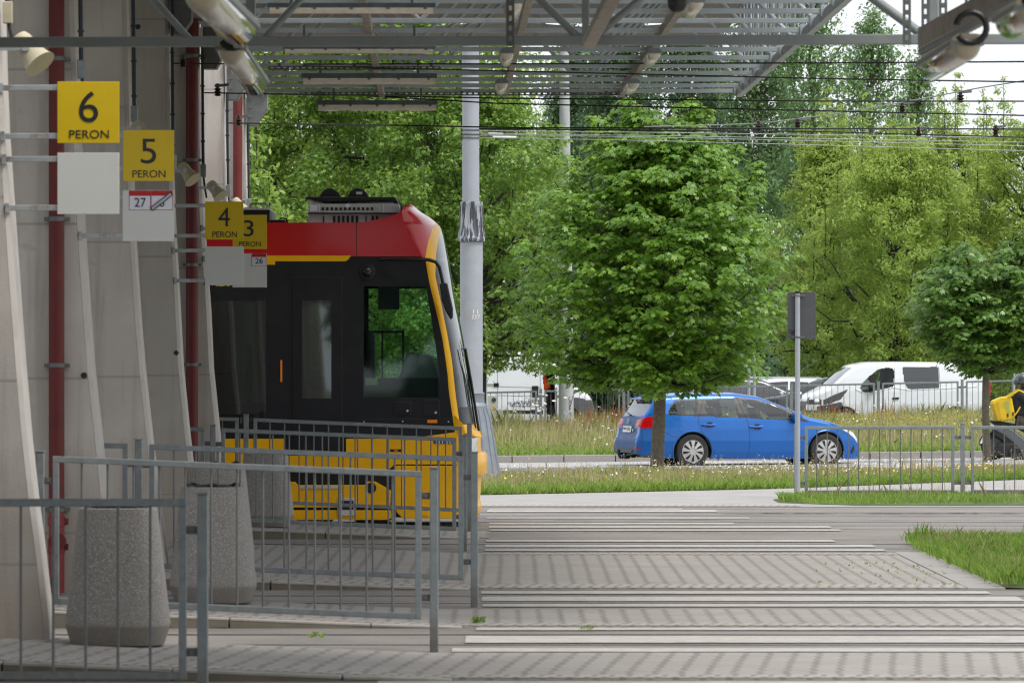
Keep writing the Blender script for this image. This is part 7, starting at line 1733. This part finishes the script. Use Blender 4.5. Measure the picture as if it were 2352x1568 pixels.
n = 14; X = g.uniform(.4, 4.5, n); D = g.uniform(138, 149, n); heads('blue_flowers', X, D, mz(X, D) + .45 + .3 * g.random(n), .022 * np.ones(n), 'petal_blue', 'a few blue chicory flowers in the meadow', 15)
n = 500; X = g.normal(-.1, .3, n); D = g.uniform(138, 149, n); blades('dark_weeds', X, D, .35 + .45 * g.random(n), .007 * np.ones(n), 'grass_mixed', 'dark bushy weeds beside the cabinet', .3, 16, .1)
# turf patch right of the paving, and strip under the railing
def tz_(X, D): return .02 + .03 * np.ones(len(X))
n = 26000; t = g.random(n); D = 47.05 + 12.3 * g.random(n); lo = -.10 * g.random(26000) ** 3 + np.where(D < 56.2, 4.06, 4.06 + .10 * (D - 56.2) / 3); X = lo + (t ** 1.3) * 4.2
h = (.04 + .09 * g.random(n)) * (.5 + .7 * patchy(X, D, 2.0, 4)); blades('turf_grass', X, D, h + .02, .0042 + .003 * g.random(n), 'grass_green', 'green grass patch right of the paved crossing', .55, 17, 0, tz_)
n = 1500; D = 47.3 + 11.8 * g.random(n); X = 4.2 + g.random(n) * 4; blades('turf_stalks', X, D, .10 + .13 * g.random(n), .0022 * np.ones(n), 'grass_straw', 'pale stalks in the grass patch', .4, 18, 0, tz_)
n = 9000; D = 46.9 + 12.3 * g.random(n); X = 4.06 + .1 * (D > 56.5) + g.random(n) ** 1.2 * 4.2; q = patchy(X, D, 1.4, 9) > .45; X, D = X[q], D[q]; n = len(X); blades('turf_grass', X, D, .05 + .08 * g.random(n), .004 * np.ones(n), 'grass_mixed', 'dry paler patches in the grass right of the crossing', .5, 41, 0, tz_)
cx_ = [(4.25, 58.6), (5.35, 57.9), (6.1, 58.0), (6.45, 57.4)]
for i, (a, b) in enumerate(cx_): n = 70; blades('grass_tuft', a + g.normal(size=n) * .07, b + g.normal(size=n) * .15, .10 + .12 * g.random(n), .006 * np.ones(n), 'grass_green', 'taller grass tuft on the patch edge', .25, 19 + i, 0, tz_)
n = 16000; t = g.random(n); X = 3.66 + 6.6 * t; D = 75.0 + g.random(n) * (4.6 * np.clip(t * 14, .25, 1)) + .1; D = np.where(X < 3.9, 76.4 + g.random(n) * 1.6, D); blades('turf_grass', X, D, (.04 + .075 * g.random(n)) * (.6 + .5 * patchy(X, D, 1.3, 1)), .006 * np.ones(n), 'grass_green', 'green grass strip under the street railing', .55, 31, .03)
n = 500; X = 3.9 + 6.4 * g.random(n); D = 75.3 + 4 * g.random(n); blades('turf_stalks', X, D, .12 + .2 * g.random(n), .003 * np.ones(n), 'grass_straw', 'pale stalks under the street railing', .3, 32, .03)
n = 420; X = 2.55 + g.random(n) * 1.6; D = 47.6 + 5.5 * g.random(n); q = g.random(n) < (X - 2.4) / 3.2; X, D = X[q], D[q]; blades('joint_weeds', X, D, .015 + .02 * g.random(len(X)), .012 * np.ones(len(X)), 'grass_green', 'tiny weeds in the paving joints', .8, 33, .004)
# ================================================================ camera, light, sky
cam = bpy.data.cameras.new('camera'); co = bpy.data.objects.new('camera', cam); COL.objects.link(co)
co.location = (0, 0, CAMH); co.rotation_euler = (R(90), 0, 0)
cam.sensor_width = 36; cam.lens = F / 2352 * 36; cam.shift_y = 56 / 2352; cam.clip_start = .5; cam.clip_end = 6000
cam.dof.use_dof = True; cam.dof.focus_distance = 82; cam.dof.aperture_fstop = 11.0
SC.camera = co
EL, AZ = 60, 128    # sun elevation; azimuth clockwise from +Y
w = bpy.data.worlds.new('World'); SC.world = w; w.use_nodes = True
nt = w.node_tree; nt.nodes.clear()
out = nt.nodes.new('ShaderNodeOutputWorld'); bg = nt.nodes.new('ShaderNodeBackground'); sky = nt.nodes.new('ShaderNodeTexSky')
sky.sky_type = 'NISHITA'; sky.sun_disc = False; sky.sun_elevation = R(EL); sky.sun_rotation = R(AZ); sky.air_density = 1.0; sky.dust_density = 4.0; sky.ozone_density = 1.0
hsv = nt.nodes.new('ShaderNodeHueSaturation'); hsv.inputs['Saturation'].default_value = .35
nt.links.new(sky.outputs[0], hsv.inputs['Color'])
mx = nt.nodes.new('ShaderNodeMix'); mx.data_type = 'RGBA'; mx.inputs[0].default_value = .7
nt.links.new(hsv.outputs[0], mx.inputs[6]); mx.inputs[7].default_value = (8.6, 9.0, 9.5, 1)
nt.links.new(mx.outputs[2], bg.inputs['Color']); bg.inputs['Strength'].default_value = .1
nt.links.new(bg.outputs[0], out.inputs[0])
sun = bpy.data.lights.new('sun', 'SUN'); so = bpy.data.objects.new('sun', sun); COL.objects.link(so)
sun.energy = 1.6; sun.angle = R(22); sun.color = (1, .95, .88)
d = Vector((math.sin(R(AZ)) * math.cos(R(EL)), math.cos(R(AZ)) * math.cos(R(EL)), math.sin(R(EL))))
so.rotation_euler = (-d).to_track_quat('-Z', 'Y').to_euler(); so.location = (0, 0, 60)
SC.cycles.filter_width = 1.2
SC.view_settings.view_transform = 'Standard'; SC.view_settings.look = 'None'; SC.view_settings.exposure = 0.68; SC.view_settings.gamma = 1
